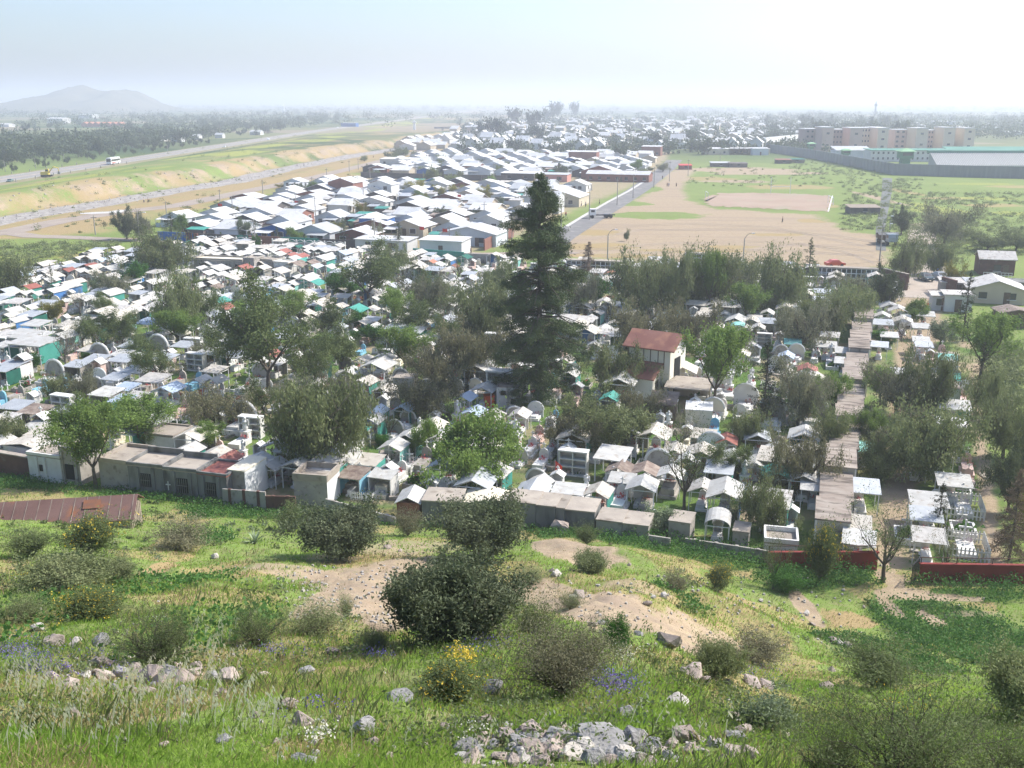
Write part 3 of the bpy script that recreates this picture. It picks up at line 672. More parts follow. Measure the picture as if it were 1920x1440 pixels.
# ---- beyond: individual houses, then the mass of the far town ----
far = []
def far_spot():
    while True:
        px = U(760, 1500); py = U(222, 284)
        x, y = flat(px, py); u, v = xy2uv(x, y)
        lim = np.interp(px, [760, 800, 870, 1000, 1300, 1430, 1500], [270, 266, 240, 228, 222, 222, 235])
        if py < lim - 2: continue
        if v < 655 and u < -90: continue
        if px > 1230 and py > 281: continue
        if px > 1430 and py > 262: continue
        return x, y, u, v
used = []
tries = 0
while len(used) < 400 and tries < 9000:
    tries += 1; x, y, u, v = far_spot(); u = round(u/17)*17; v = round(v/24)*24
    if (u, v) in used: continue
    used.append((u, v))
used.sort(key=lambda q: q[1])
budget = max(0, 292 - N_H)
tall = [house_proto(7.5, 8, 4.6, 3.0, 'white', roofw, 0, False), house_proto(9, 9, 3.0, 2.0, 'cream', roofw, 0, False), house_proto(11, 8, 2.8, 1.6, 'white', roofw, 0, False)]
mass = MB(); massr = MB()
for k, (u, v) in enumerate(used):
    x, y = uv2xy(u + U(-3, 3), v + U(-4, 4))
    if k < budget:
        p = tall[k % 3 if k < 14 else random.randrange(3)]
        o = copy_thing(p, 'house', (x, y, 0), -TH + U(-.05, .05) + (math.pi/2 if random.random() < .4 else 0), U(.9, 1.2))
        reg(o, ['tall steep-roofed white house', 'cream house with white tin roof', 'low white-roofed house'][tall.index(p)], 'house', 'houses beyond the middle estate')
    else:
        w, d, h, rs = U(8, 15), U(7, 10), U(2.6, 5), U(1.2, 3); rz = -TH + (math.pi/2 if random.random() < .5 else 0)
        t = MB().prism([(-w/2, 0), (w/2, 0), (w/2, h), (0, h+rs), (-w/2, h)], -d/2, d/2); g_ = MB().gable(w, d, h, rs, .15, over=.3)
        c, s = math.cos(rz), math.sin(rz)
        for src, dst in ((t, mass), (g_, massr)): dst.add([(x+a*c-b*s, y+a*s+b*c, z) for a, b, z in src.v], src.f)
n = len(mass.v); nf = len(mass.f)
me = new_mesh('far_town', mass.v + massr.v, mass.f + [tuple(i+n for i in q) for q in massr.f], [wallcol['cream'], roofw], [0]*nf + [1]*len(massr.f))
struct('far_town', me, 'stuff')
# scattered country buildings on the left and on the plain
for k, (px, py, w, lb, rm) in enumerate([(840, 262, 0, '', 0), (243, 262, 14, 'long low white farm building with grey roof left of the bus', roofg), (280, 265, 20, 'big pale warehouse in the trees above the bus', roofw), (330, 266, 10, 'small white farmhouse in the trees right of the pale warehouse', roofw), (365, 262, 9, 'bluish white farmhouse beside tall trees', roofw), (410, 259, 8, 'small white shed near the tall dark trees', roofw),
        (478, 253, 12, 'white shed at the roadside wood', roofw), (103, 231, 30, 'white villa at the foot of the hill', roofw), (160, 222, 34, 'pale villa high at the foot of the hill', roofw), (5, 238, 20, 'white farmhouse at the edge of the plain', roofw), (120, 276, 12, 'low brownish farm shed among scrub', roofg), (145, 277, 8, 'small pale hut beside low farm shed', roofw)]):
    if not w: continue
    building('farm_building', px, py, w, w*.6, 3.2 if w < 25 else 7, 1.6, WC['white'], rm, lb, 'farm building', wins=0, door=False, ridge='u')
for k in range(7):
    building('farm_building', 158 + k*11, 238, 9, 8, 4, 2.5, WC['pink'], mat('roof_terracotta_%d' % k, (.45, .2, .13), (.4, .18, .12), scale=.4, rough=.9) if k == 0 else bpy.data.materials['roof_terracotta_0'], f'{ordw(k+1)} of the small terracotta-roofed houses in line below the hill', 'house', wins=0, door=False)
# white chapel-like tower far off, water tower beside the motorway, bridge
def tower_thing(px, py, h, w, m, name, label, cat):
    g = G(px, py); root = ob(name, None, None, g)
    part('shaft', MB().box(0, 0, 0, w, w, h*.7, 0, .8, .8), m, root); part('top', MB().box(0, 0, h*.7+.01, w*1.5, w*1.5, h*.12).box(0, 0, h*.82+.01, w*.8, w*.8, h*.2, 0, .1, .1), m, root); reg(root, label, cat, None, label)
tower_thing(531, 210, 22, 8, M['paint_white'], 'bell_tower', 'slim white tower standing alone in the hazy plain', 'tower')
tower_thing(777, 243, 11, 3, M['paint_white'], 'water_tower', 'small white water tower beside the motorway embankment', 'tower')
tower_thing(1640, 222, 34, 3, M['metal'], 'mast', 'thin grey mast rising behind the big blocks', 'mast')
g = G(866, 247); root = ob('bridge', None, None, (g.x, g.y, 0), -.05)
part('deck', MB().box(0, 0, 3.2, 62, 7, 1.2), M['concrete'], root)
for k in (-22, -4, 20): part('pier', MB().box(k, 0, -3, 1.6, 6, 6.19), M['concrete'], root)
part('railing', MB().box(0, -3.6, 4.41, 62, .2, .8), M['metal'], root); reg(root, '', 'bridge', None, 'long low concrete bridge crossing the dry river bed')
building('depot', 653, 238, 22, 9, 5, .4, WC['blue'], roofg, 'blue boxy building at the motorway edge', 'building', kind='slab', wins=0, door=False)
# yards at the end of the lot
building('depot', 1368, 290, 27, 10, 3.6, .6, WC['cream'], roofw, 'low yellowish depot with white roof at end of the lot', 'depot', wins=4, kind='slab', rz=0)
building('depot', 1405, 290, 26, 10, 3.6, .6, WC['cream'], roofw, 'second low depot with white roof, beside the grey shed', 'depot', wins=4, kind='slab', rz=0)
building('depot', 1426, 291, 10, 8, 4, .5, WC['grey'], roofg, 'grey-blue metal shed at the end of the depots', 'shed', wins=0, kind='slab', rz=0)
for px, py, w, lb, mm in ((1352, 313, 10, 'dark shanty with pale roof on the green', roofg), (1385, 314, 9, 'dark board shanty on the green, beside the pale-roofed one', WC['dark']), (1470, 307, 8, 'brown shanty near the grey perimeter wall', WC['brick']), (1495, 306, 8, 'dark green-roofed shanty by the perimeter wall', M['green_dark']), (1286, 318, 6, 'small red shack beside the street end', M['red']), (1622, 402, 9, 'low brown board shack in the ditch weeds', M['wood_pale'])):
    building('shanty', px, py, w, 5, 2.0, .5, WC['dark'] if 'red' not in lb else M['brick'], mm, lb, 'shanty', wins=1, kind='slab', rz=0, door=False)
# white wall in front of the big blocks
def wall_line(name, a, b, h, t, m, label, cat='wall', n_pil=0, pm=None, px=True, z=None, cap=None):
    p = np.array(tuple(G(*a)[:2]) if px else a); q = np.array(tuple(G(*b)[:2]) if px else b); d = q-p; L = float(np.hypot(*d)); rz = math.atan2(d[1], d[0])
    c = (p+q)/2; zz = (min(hz(*p), hz(*q)) if z is None else z)
    root = ob(name, None, None, (c[0], c[1], zz-.3 if z is None else zz), rz); hh = h + (.3 if z is None else 0)
    part('panel', MB().box(0, 0, 0, L, t, hh), m, root)
    if cap: part('coping', MB().box(0, 0, hh+.002, L+.1, t+.12, .1), cap, root)
    for k in range(n_pil): part('post', MB().box(-L/2 + L*(k+.5)/n_pil, 0, 0, t*1.6, t*1.6, hh+.04), pm or m, root)
    reg(root, label, cat, None, label); return root
wall_line('perimeter_wall', (1433, 276), (1514, 266), 7, 1, M['paint_white'], 'long bright white wall climbing towards the pinkish blocks')
_late()
gw = mat('perimeter_grey', (.20, .21, .22), (.26, .27, .28), scale=.1, rough=.9)
seg = [((1436, 284), (1517, 296)), ((1517, 296), (1590, 311)), ((1590, 311), (1676, 328)), ((1676, 328), (1800, 332)), ((1800, 332), (1925, 335)), ((1925, 335), (2060, 339))]
for k, (a, b) in enumerate(seg):
    wall_line('perimeter_wall', a, b, 5.2, .5, gw, f'grey prison perimeter wall, {ordw(k+1)} stretch from the white wall end', 'wall', 14, gw)
gm = mat('tower_green', (.07, .19, .12), (.10, .24, .16), scale=.3, rough=.8); gp = mat('tower_roof', (.25, .45, .25), None, rough=.8)
for k, (px, py, s) in enumerate(((1520, 291, 1), (1584, 307, 1), (1694, 326, 1.45))):
    g = G(px, py); root = ob('watch_tower', None, None, g, 0, s)
    part('shaft', MB().box(0, 0, 0, 2.6, 2.6, 5), gm, root); part('cabin', MB().box(0, 0, 5.01, 4, 4, 2.2), gm, root)
    part('window', MB().box(0, -2.03, 5.9, 3.2, .1, .9), M['window'], root); part('roof', MB().box(0, 0, 7.22, 5.4, 5.4, .9, 0, .3, .3), gp, root)
    reg(root, '', 'watch tower', 'green watch towers', f"{['small green watch tower below the first pink block', 'green watch tower halfway along the grey wall', 'largest green watch tower at the bend of the grey wall'][k]}")
# the blocks
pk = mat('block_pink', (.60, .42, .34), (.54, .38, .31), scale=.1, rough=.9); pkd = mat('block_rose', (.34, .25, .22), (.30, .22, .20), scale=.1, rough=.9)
ck = mat('block_cream', (.68, .57, .43), (.62, .52, .39), scale=.1, rough=.9); gk = mat('block_green', (.22, .33, .28), (.20, .30, .26), scale=.1, rough=.9)
def block(px, yb, wpx, hpx, setb, m, label, cols, rows, depth=18):
    g = G(px, yb); s = FPX/proj(g.x, g.y, 0)[2]; w = wpx/s; h = hpx/s*(1.2 if setb == 0 else 1.1)
    root = ob('prison_block', None, None, (g.x, g.y+setb+depth/2, 0), 0)
    part('wall', MB().box(0, 0, 0, w, depth, h), m, root); part('roof', MB().box(0, 0, h+.01, w+.5, depth+.5, .5), roofw, root)
    for r_ in range(rows):
        for c_ in range(cols): part('window', MB().box(-w/2 + w*(c_+.5)/cols, -depth/2-.05, h*(r_+.45)/rows, min(2.0, w/cols*.45), .16, 1.3), M['window'], root)
    reg(root, label, 'prison block', None, label)
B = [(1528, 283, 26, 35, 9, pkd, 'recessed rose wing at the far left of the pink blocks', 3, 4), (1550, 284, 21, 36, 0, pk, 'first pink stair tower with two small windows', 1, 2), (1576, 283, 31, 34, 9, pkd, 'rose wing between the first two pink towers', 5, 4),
     (1603, 284, 23, 35, 0, pk, 'second pink stair tower beside grille-windowed wing', 1, 2), (1629, 282, 29, 36, 9, ck, 'cream wing with rows of grille windows', 5, 4), (1653, 283, 20, 34, 0, ck, 'cream tower ending the first group of blocks', 1, 3),
     (1673, 278, 24, 32, 30, gk, 'grey-green slab standing between the two groups of blocks', 1, 1), (1700, 281, 32, 32, 9, pk, 'pink wing right of the grey-green slab', 3, 4), (1726, 282, 22, 33, 0, ck, 'cream tower with two windows in second group', 1, 2),
     (1752, 281, 31, 31, 9, pk, 'pink wing with window rows between cream towers', 6, 4), (1777, 282, 21, 34, 0, ck, 'cream tower with dark pointed arch at its foot', 1, 2), (1796, 281, 18, 32, 9, pk, 'narrow wing beside the last cream tower', 3, 4), (1815, 282, 20, 33, 0, ck, 'last cream tower of the blocks, with three windows', 1, 3)]
for b_ in B: block(*b_)
def longhouse(px0, px1, yb, hpx, depth, m, rm, label, cols, rows, slope=2.0, name='prison_hall'):
    a, b = G(px0, yb), G(px1, yb); s = FPX/proj(b.x, b.y, 0)[2]; w = b.x-a.x; h = hpx/s
    root = ob(name, None, None, ((a.x+b.x)/2, a.y+depth/2, 0), 0)
    part('wall', MB().box(0, 0, 0, w, depth, h), m, root); part('roof', MB().slab(w+1, depth+1, h+.02, h+slope, .3), rm, root)
    for r_ in range(rows):
        for c_ in range(cols): part('window', MB().box(-w/2 + w*(c_+.5)/cols, -depth/2-.05, h*(r_+.4)/rows, w/cols*.35, .16, h/rows*.4), M['window'], root)
    reg(root, label, 'prison hall', None, label)
longhouse(1568, 1634, 296, 13, 12, WC['grey'], roofg, 'long low grey-walled hall below the pink blocks', 0, 0)
longhouse(1632, 1780, 303, 20, 12, WC['white'], mat('hall_green', (.06, .20, .15), (.09, .25, .19), scale=.1, rough=.8), 'long white two-storey hall with green roof edge', 16, 2, .5)
longhouse(1781, 1990, 297, 13, 12, WC['white'], bpy.data.materials['hall_green'], 'white hall with green roof showing above the ribbed shed', 22, 1)
# ribbed shed: big sloping grey roof
a, b = G(1756, 316), G(1990, 319); w = b.x-a.x
rib = mat('ribbed_tin', (.30, .31, .32), (.36, .37, .38), scale=.05, rough=.7, spec=.2)
root = ob('ribbed_shed', None, None, ((a.x+b.x)/2, a.y+6, 0), 0)
part('wall', MB().box(0, 0, 0, w, 11, 1.5), WC['grey'], root)
part('roof', MB().add([(-w/2, -6, 1.51), (w/2, -6, 1.51), (w/2, 5, 7.6), (-w/2, 5, 7.6), (-w/2, 5, 1.51), (w/2, 5, 1.51)], [(0, 1, 2, 3), (0, 3, 4), (1, 5, 2), (3, 2, 5, 4), (0, 4, 5, 1)]), rib, root)
ribs = MB()
for k in range(60):
    x = -w/2 + w*(k+.5)/60; ribs.add([(x-.22, -6.1, 1.6), (x+.22, -6.1, 1.6), (x+.22, 4.9, 7.72), (x-.22, 4.9, 7.72)], [(0, 1, 2, 3)])
part('roof_rib', ribs, M['tin_white'], root); part('ridge', MB().box(0, 5.2, 7.2, w+2, 1.6, 1.3), bpy.data.materials['hall_green'], root)
reg(root, '', 'shed', None, 'huge grey ribbed roof of the long shed inside the prison wall')
# far buildings behind, on the right
for k in range(34):
    px, py = U(1450, 1910), U(232, 262)
    building('far_building', px, py, U(14, 40), 12, U(3, 6), .5, random.choice([WC['white'], WC['cream'], WC['grey']]), random.choice([roofw, roofw, roofg]), '', 'building', kind='slab', wins=0, door=False, rz=U(-.3, .2))
    THINGS[-1][3] = None; THINGS[-1][1] = 'hazy flat-roofed building'; THINGS[-1][0]['group'] = 'hazy buildings behind the blocks'
# near buildings on the right side of the avenue
building('hut', 1868, 516, 6.4, 5.5, 3.2, 1.2, M['brick_wall'], M['tin_grey'], 'dark brick hut with grey tin gable roof and white railing', 'hut', wins=1, ridge='u', rz=-.25)
g = G(1870, 521); rl = ob('railing', None, None, g, -.25)
part('rail', MB().box(0, 0, .95, 5.2, .06, .08).box(0, 0, .5, 5.2, .05, .06), M['paint_white'], rl)
for k in range(9): part('baluster', MB().box(-2.55+k*.64, 0, 0, .06, .06, .97), M['paint_white'], rl)
reg(rl, '', 'railing', None, 'white balustrade railing below the dark brick hut')
building('house', 1868, 570, 9, 8, 2.4, 1.5, WC['cream'], M['tin_grey'], 'pale hip-roofed shed house near the dark brick hut', 'house', wins=2, rz=-.3)
building('shed', 1795, 556, 5.5, 4, 2.4, .3, M['concrete'], M['tin_grey'], 'grey lean-to shed beside the gate pillar', 'shed', wins=0, kind='slab', rz=-.25)
building('shed', 1762, 582, 2.6, 2.6, 2.4, .3, WC['white'], M['tin_cream'], 'small white hut with cream roof inside the gate', 'hut', wins=1, kind='slab', rz=-.2)
building('shed', 1795, 585, 4.2, 3, 2.8, .2, WC['white'], M['tin_grey'], 'taller white shed right of the small gate hut', 'shed', wins=0, kind='slab', rz=-.2)
building('shed', 1836, 556, 4.5, 3, 2.5, .3, WC['grey'], M['tin_zinc'], 'zinc-roofed shed in front of hip-roofed house', 'shed', wins=0, kind='slab', rz=-.2)
building('shed', 1905, 615, 4.5, 4, 2.3, .5, M['wood'], M['tin_old'], 'old board shed with rusty roof at the field edge', 'shed', wins=1, rz=-.1)
building('shed', 1880, 545, 8, 3, 1.6, .2, M['concrete_dark'], M['concrete_dark'], 'dark flat terrace below the brick hut', 'terrace', wins=0, kind='slab', rz=-.25, door=False)
wall_line('gate_wall', (1700, 545), (1648, 532), 3, .4, M['brick_wall'], 'brown brick wall left of the gate', cap=M['concrete_top'])
wall_line('gate_wall', (1764, 552), (1790, 560), 3.2, .4, M['brick_wall'], 'brown brick pier right of the gate')
wall_line('cemetery_wall', (980, 497), (870, 492), 2, .25, M['concrete'], 'grey cemetery wall beside the street bend')
wall_line('cemetery_wall', (870, 492), (775, 484), 2.2, .25, M['teal'], 'dark green and grey wall facing the white corner shed')
# ornamental grey lattice wall at the back of the cemetery
for k, (a, b) in enumerate((((388, 460), (482, 463)), ((512, 465), (572, 468)), ((572, 468), (648, 472)))):
    p, q = G(*a), G(*b); L = (q-p).length; rz = math.atan2(q.y-p.y, q.x-p.x); root = ob('lattice_wall', None, None, ((p.x+q.x)/2, (p.y+q.y)/2, 0), rz)
    n = max(2, round(L/2.4)); 
    part('panel', MB().box(0, 0, 0, L, .12, 1.7), M['tin_grey'], root)
    for j in range(n+1): part('post', MB().box(-L/2+L*j/n, -.12, 0, .25, .2, 2.3), M['white'], root)
    for j in range(n):
        pts = [(-L/2 + L*(j+t)/n, -.08, 1.7 + .5*math.sin(math.pi*t)) for t in np.linspace(0, 1, 7)]; part('arch', MB().tube(pts, .09, 5), M['white'], root)
    reg(root, '', 'wall', None, f'{ordw(k+1)} length of scalloped grey lattice wall at the rear of the cemetery')
# ================= TREES =================
LF = {
 'pepper': leafm('leaf_pepper', (.155, .19, .075), (.235, .26, .12), scale=.5),
 'grey': leafm('leaf_grey', (.18, .185, .11), (.25, .25, .16), scale=.5),
 'brown': leafm('leaf_brown', (.17, .165, .09), (.235, .225, .13), scale=.5),
 'olive': leafm('leaf_olive', (.065, .09, .040), (.145, .165, .09), scale=.6),
 'spring': leafm('leaf_spring', (.14, .22, .05), (.20, .28, .07), scale=.5, trans=.4),
 'springd': leafm('leaf_spring_dull', (.11, .145, .05), (.15, .19, .07), scale=.5, trans=.35),
 'bright': leafm('leaf_bright', (.045, .13, .022), (.08, .19, .03), scale=.6, trans=.35),
 'pine': leafm('leaf_pine', (.055, .083, .034), (.115, .15, .06), scale=.35, trans=.12),
 'cypress': leafm('leaf_cypress', (.030, .050, .022), (.055, .075, .03), scale=.5, trans=.12),
 'far': leafm('leaf_far', (.05, .075, .035), (.085, .11, .05), scale=.15, trans=.2),
 'mustard': leafm('leaf_mustard', (.20, .19, .03), (.28, .25, .05), scale=.6),
 'ywfl': leafm('petal_yellow', (.62, .44, .03), (.70, .52, .08)),
 'purple': leafm('petal_purple', (.16, .12, .42), (.25, .19, .50)),
 'petal': leafm('petal_white', (.62, .60, .50), (.72, .70, .62)),
 'grass': leafm('leaf_grass', (.20, .34, .045), (.31, .42, .085), scale=.25, trans=.5),
 'straw': leafm('leaf_straw', (.36, .29, .14), (.44, .36, .19), scale=.3),
 'lush': leafm('leaf_lush', (.055, .14, .03), (.10, .21, .045), scale=.4, trans=.35),
 'oat': leafm('leaf_oat', (.62, .62, .42), (.72, .70, .52)),
 'dead': leafm('leaf_dead', (.20, .14, .09), (.27, .20, .14), scale=.6, trans=.1),
 'agave': leafm('leaf_agave', (.25, .33, .18), (.34, .40, .24), trans=.05),
 'palegreen': leafm('leaf_palegreen', (.13, .17, .09), (.20, .24, .14), scale=.5),
}
def leaves(C, l, w, g, updown=0.0, cup=None):
    """one small blade per centre"""
    n = len(C); d = g.normal(size=(n, 3)); d[:, 2] -= updown*2.5; d /= np.linalg.norm(d, axis=1)[:, None]
    e = g.normal(size=(n, 3)); e -= (e*d).sum(1)[:, None]*d; e /= np.linalg.norm(e, axis=1)[:, None] + 1e-9
    s = g.uniform(.6, 1.35, n)[:, None]
    a = C - d*l/2*s; b = C + e*w/2*s; c = C + d*l/2*s; f = C - e*w/2*s
    V = np.stack([a, b, c, f], 1).reshape(-1, 3); F = np.arange(4*n).reshape(n, 4)
    return V, F
def skeleton(g, H, trunk, r0, limbs, levels, upw, spread, droop=0.0, ratio=.62, var=(.6, 1.35), kids=(3, 5), multi=1, lean=(0, 0)):
    segs = []; tips = []
    def grow(p, d, L, r, lev):
        n = 4; pts = [p.copy()]; rs = [r]
        for i in range(n):
            d = d + g.normal(size=3)*.16; d[2] += (upw if lev < levels else -droop)*.25; d /= np.linalg.norm(d)
            p = p + d*L/n; pts.append(p.copy()); rs.append(max(r*(1 - .55*(i+1)/n), .008*H/8))
        segs.append((pts, rs, lev))
        if lev >= levels:
            for q in pts[1:]: tips.append((q, d))
            return
        k = int(g.integers(kids[0], kids[1]+1))
        for j in range(k):
            i = int(g.integers(1 if lev else 2, n+1)); a = g.uniform(0, 6.283)
            side = np.array([math.cos(a), math.sin(a), g.uniform(-.1, .7)]); nd = d*(1-spread) + side*spread; nd /= np.linalg.norm(nd)
            grow(pts[i], nd, L*ratio*g.uniform(*var), rs[i]*.62, lev+1)
    for m in range(multi):
        a = g.uniform(0, 6.283); d0 = np.array([lean[0] + (.25*math.cos(a) if multi > 1 else 0), lean[1] + (.25*math.sin(a) if multi > 1 else 0), 1.0]); d0 /= np.linalg.norm(d0)
        p = np.zeros(3); pts = [p.copy()]; rs = [r0*1.25]
        for i in range(3):
            d0 = d0 + g.normal(size=3)*.06; d0 /= np.linalg.norm(d0); p = p + d0*trunk/3; pts.append(p.copy()); rs.append(r0*(1-.1*i))
        segs.append((pts, rs, 0))
        for j in range(limbs):
            a = 6.283*(j+g.uniform(-.25, .25))/limbs; side = np.array([math.cos(a), math.sin(a), 0]); nd = d0*(1-spread) + side*spread + np.array([0, 0, upw*.5]); nd /= np.linalg.norm(nd)
            grow(p.copy(), nd, (H-trunk)*.50*g.uniform(.8, 1.15), r0*.62, 1)
    return segs, tips
def wood_mesh(segs, m, nmin=4, maxlev=9):
    mb = MB()
    for pts, rs, lev in segs:
        if lev <= maxlev: mb.tube([tuple(p) for p in pts], rs, 6 if lev == 0 else (5 if lev == 1 else 3), cap=False)
    return mb.mesh('trunk', m, True)
def norm_tree(segs, tips_arr, V, H, Wd):
    """scale so crown top = H and crown width = Wd"""
    z = np.percentile(V[:, 2], 99.6); w = np.percentile(np.hypot(V[:, 0], V[:, 1]), 96)*2
    return np.array([Wd/w, Wd/w, H/z])
def make_tree(name, seed, kind, H=8.0, Wd=6.0, n=9000, l=.22, w=.10, sig=.35, lm='pepper', bm='bark', gam=.8, **k):
    g = np.random.default_rng(seed)
    segs, tips = skeleton(g, H, **k)
    T = np.array([t[0] for t in tips]); idx = g.integers(0, len(T), n)
    # uneven clumps: some tips carry more leaves
    wt = g.gamma(gam, 1, len(T)); wt /= wt.sum(); idx = g.choice(len(T), n, p=wt)
    C = T[idx] + g.normal(size=(n, 3))*sig*g.uniform(.4, 1.25, (n, 1))
    if kind == 'droop':
        C[:, 2] -= g.gamma(1.4, .9, n)*sig*1.1; C[:, 2] = np.maximum(C[:, 2], g.uniform(.4, 1.2, n))
    C[:, 2] = np.maximum(C[:, 2], .25)
    V, F = leaves(C, l, w, g, .8 if kind == 'droop' else .0)
    s = norm_tree(segs, T, V, H, Wd)
    V = V*s; segs = [([p*s for p in pts], rs, lev) for pts, rs, lev in segs]
    return {'parts': [('trunk', wood_mesh(segs, M[bm], maxlev=3), []), ('crown', new_mesh('crown', V, F, [LF[lm]]), [])], 'H': H, 'W': Wd}
def make_conifer(seed, H, Wd, prof, n_br, puff, lm, l=.2, w=.06, bare=.06, droop=.25, bm='bark', sig=.3):
    g = np.random.default_rng(seed); segs = [([np.array((0, 0, -.2)), np.array((.05, 0, H*.4)), np.array((0, .08, H*.75)), np.array((.05, .05, H*.97))], [H*.018, H*.013, H*.007, H*.001], 0)]
    C = []
    for i in range(n_br):
        t = (i+.5)/n_br; z = H*(1 - t*(1-bare)); r = np.interp(t, *prof)*Wd/2*g.uniform(.42, 1.3); a = g.uniform(0, 6.283)
        rise = r*.25 if t < .4 else -r*droop*.3
        p0 = np.array((0, 0, z)); p2 = np.array((r*math.cos(a), r*math.sin(a), z + rise + g.normal()*.25)); p1 = (p0+p2)/2 + np.array((0, 0, r*.1))
        segs.append(([p0, p1, p2], [H*.004, H*.0025, H*.001], 1))
        for k in range(puff[0]):
            q = g.uniform(.35, 1.05)**.8; c = p0 + (p2-p0)*q + np.array((0, 0, -.15*r*q*droop))
            m = max(4, int(puff[1]*min(1, .12 + r/3.2))); s = sig*min(1, .45 + r/4)*g.uniform(.6, 1.3)
            C.append(c + g.normal(size=(m, 3))*np.array((s, s, s*.55)))
    C = np.concatenate(C); V, F = leaves(C, l, w, g, -.25)
    return {'parts': [('trunk', wood_mesh(segs, M[bm]), []), ('crown', new_mesh('crown', V, F, [LF[lm]]), [])], 'H': H, 'W': Wd}
PT = {}
pk_ = dict(trunk=1.1, r0=.26, limbs=8, levels=3, upw=.08, spread=.55, droop=.6, kids=(4, 5), ratio=.66)
for i in range(3): PT['P', i] = make_tree('p', 10+i, 'droop', 9, 8, 17000, .30, .12, .36, 'pepper', **pk_)
PT['Q', 0] = make_tree('q', 31, 'droop', 9, 8, 14000, .30, .12, .38, 'grey', **pk_)
PT['Q', 1] = make_tree('q', 32, 'droop', 9, 8, 14000, .30, .12, .36, 'brown', **pk_)
PT['O', 0] = make_tree('o', 41, 'round', 9, 9, 20000, .28, .15, .38, 'olive', **pk_)
PT['O', 1] = make_tree('o', 42, 'round', 9, 9, 20000, .28, .15, .38, 'pepper', **pk_)
lk_ = dict(trunk=2.0, r0=.17, limbs=4, levels=3, upw=.35, spread=.5, kids=(3, 4))
PT['L', 0] = make_tree('l', 51, 'round', 10, 7.5, 12000, .24, .12, .5, 'springd', **lk_)
PT['L', 1] = make_tree('l', 52, 'round', 10, 7.5, 14000, .24, .13, .45, 'spring', **lk_)
PT['L', 2] = make_tree('l', 53, 'round', 10, 7.5, 11000, .24, .12, .5, 'springd', **lk_)
PT['G', 0] = make_tree('g', 61, 'round', 6, 6, 13000, .24, .14, .36, 'bright', trunk=1.5, r0=.16, limbs=6, levels=3, upw=.12, spread=.6, kids=(3, 5))
PT['G', 1] = make_tree('g', 62, 'round', 6, 6, 12000, .20, .12, .36, 'spring', trunk=1.2, r0=.14, limbs=6, levels=3, upw=.12, spread=.6, kids=(3, 5))
PT['G', 2] = make_tree('g', 63, 'round', 6, 6, 11000, .20, .12, .36, 'mustard', trunk=1.0, r0=.14, limbs=6, levels=3, upw=.12, spread=.6, kids=(3, 5))
PT['G', 3] = make_tree('g', 64, 'round', 6, 6, 12000, .20, .12, .36, 'palegreen', trunk=1.2, r0=.14, limbs=6, levels=3, upw=.12, spread=.6, kids=(3, 5))
bk_ = dict(trunk=1.8, r0=.16, limbs=5, levels=4, upw=.3, spread=.5, kids=(3, 4))
PT['B', 0] = make_tree('b', 71, 'round', 9, 7, 1800, .16, .07, .3, 'grey', 'bark_pale', **bk_)
PT['B', 1] = make_tree('b', 72, 'round', 9, 7, 3000, .16, .07, .35, 'springd', 'bark', **bk_)
PT['C', 0] = make_conifer(81, 9, 3.0, ([0, .1, .4, .8, 1], [.05, .3, .8, 1, .7]), 150, (3, 22), 'cypress', .2, .07, .04, .1, sig=.2)
PT['C', 1] = make_conifer(82, 9, 4.2, ([0, .1, .4, .8, 1], [.03, .25, .6, 1, .9]), 120, (4, 22), 'pine', .2, .07, .06, .3, sig=.2)
PT['D', 0] = make_conifer(83, 8, 4.0, ([0, .1, .3, .6, .85, 1], [.1, .25, .4, .8, 1, .5]), 130, (4, 26), 'dead', .35, .05, .12, 1.4, sig=.25)
PINE = make_conifer(90, 25.0, 9.6, ([0, .06, .12, .2, .28, .36, .5, .7, .9, 1], [.03, .20, .34, .54, .72, .88, .98, 1, .95, .8]), 260, (5, 125), 'pine', .36, .06, .07, .45, sig=.40)
for i in range(3):
    PT['F', i] = make_tree('f', 100+i, 'round', 9, 8, 900, .8, .5, .7, 'far', trunk=1.2, r0=.2, limbs=5, levels=2, upw=.2, spread=.6, kids=(3, 4))
PT['F', 3] = make_conifer(104, 14, 5, ([0, .3, .7, 1], [.1, .5, 1, .9]), 50, (2, 9), 'far', .8, .4, .05, .1, sig=.4)
LOOK = {'P': 'olive-green pepper tree', 'Q': 'greyish drooping tree', 'O': 'dense dark tree', 'L': 'sparse spring-green tree', 'G': 'round green tree', 'B': 'bare-branched grey tree', 'C': 'narrow dark cypress', 'D': 'withered brown conifer', 'F': 'hazy distant tree'}
LOOK2 = {('Q', 1): 'brownish drooping tree', ('O', 1): 'broad olive tree', ('L', 1): 'bright spring-green tree', ('G', 1): 'round light-green tree', ('G', 2): 'round mustard-yellow tree', ('G', 3): 'round grey-green tree', ('B', 1): 'thin-leaved twiggy tree', ('C', 1): 'small dark fir'}
def tree(kind, i, px, yb, yt, wpx, label=None, group='trees of the cemetery', name=None, minh=1.5):
    p = PT[kind, i]; g = G(px, yb); h = max(height_px(g.x, g.y, yb-yt), minh); w = width_px(g.x, g.y, wpx)*{'P': 1.2, 'Q': 1.2, 'O': 1.15, 'L': 1.15}.get(kind, 1)
    nm = name or {'P': 'pepper_tree', 'Q': 'pepper_tree', 'O': 'broad_tree', 'L': 'spring_tree', 'G': 'round_tree', 'B': 'bare_tree', 'C': 'cypress', 'D': 'withered_tree', 'F': 'distant_tree'}[kind]
    o = copy_thing(p, nm, (g.x, g.y, g.z-.05), U(0, 6.28), (w/p['W'], w/p['W'], h/p['H']))
    reg(o, LOOK2.get((kind, i), LOOK[kind]), 'tree', group, label); return o
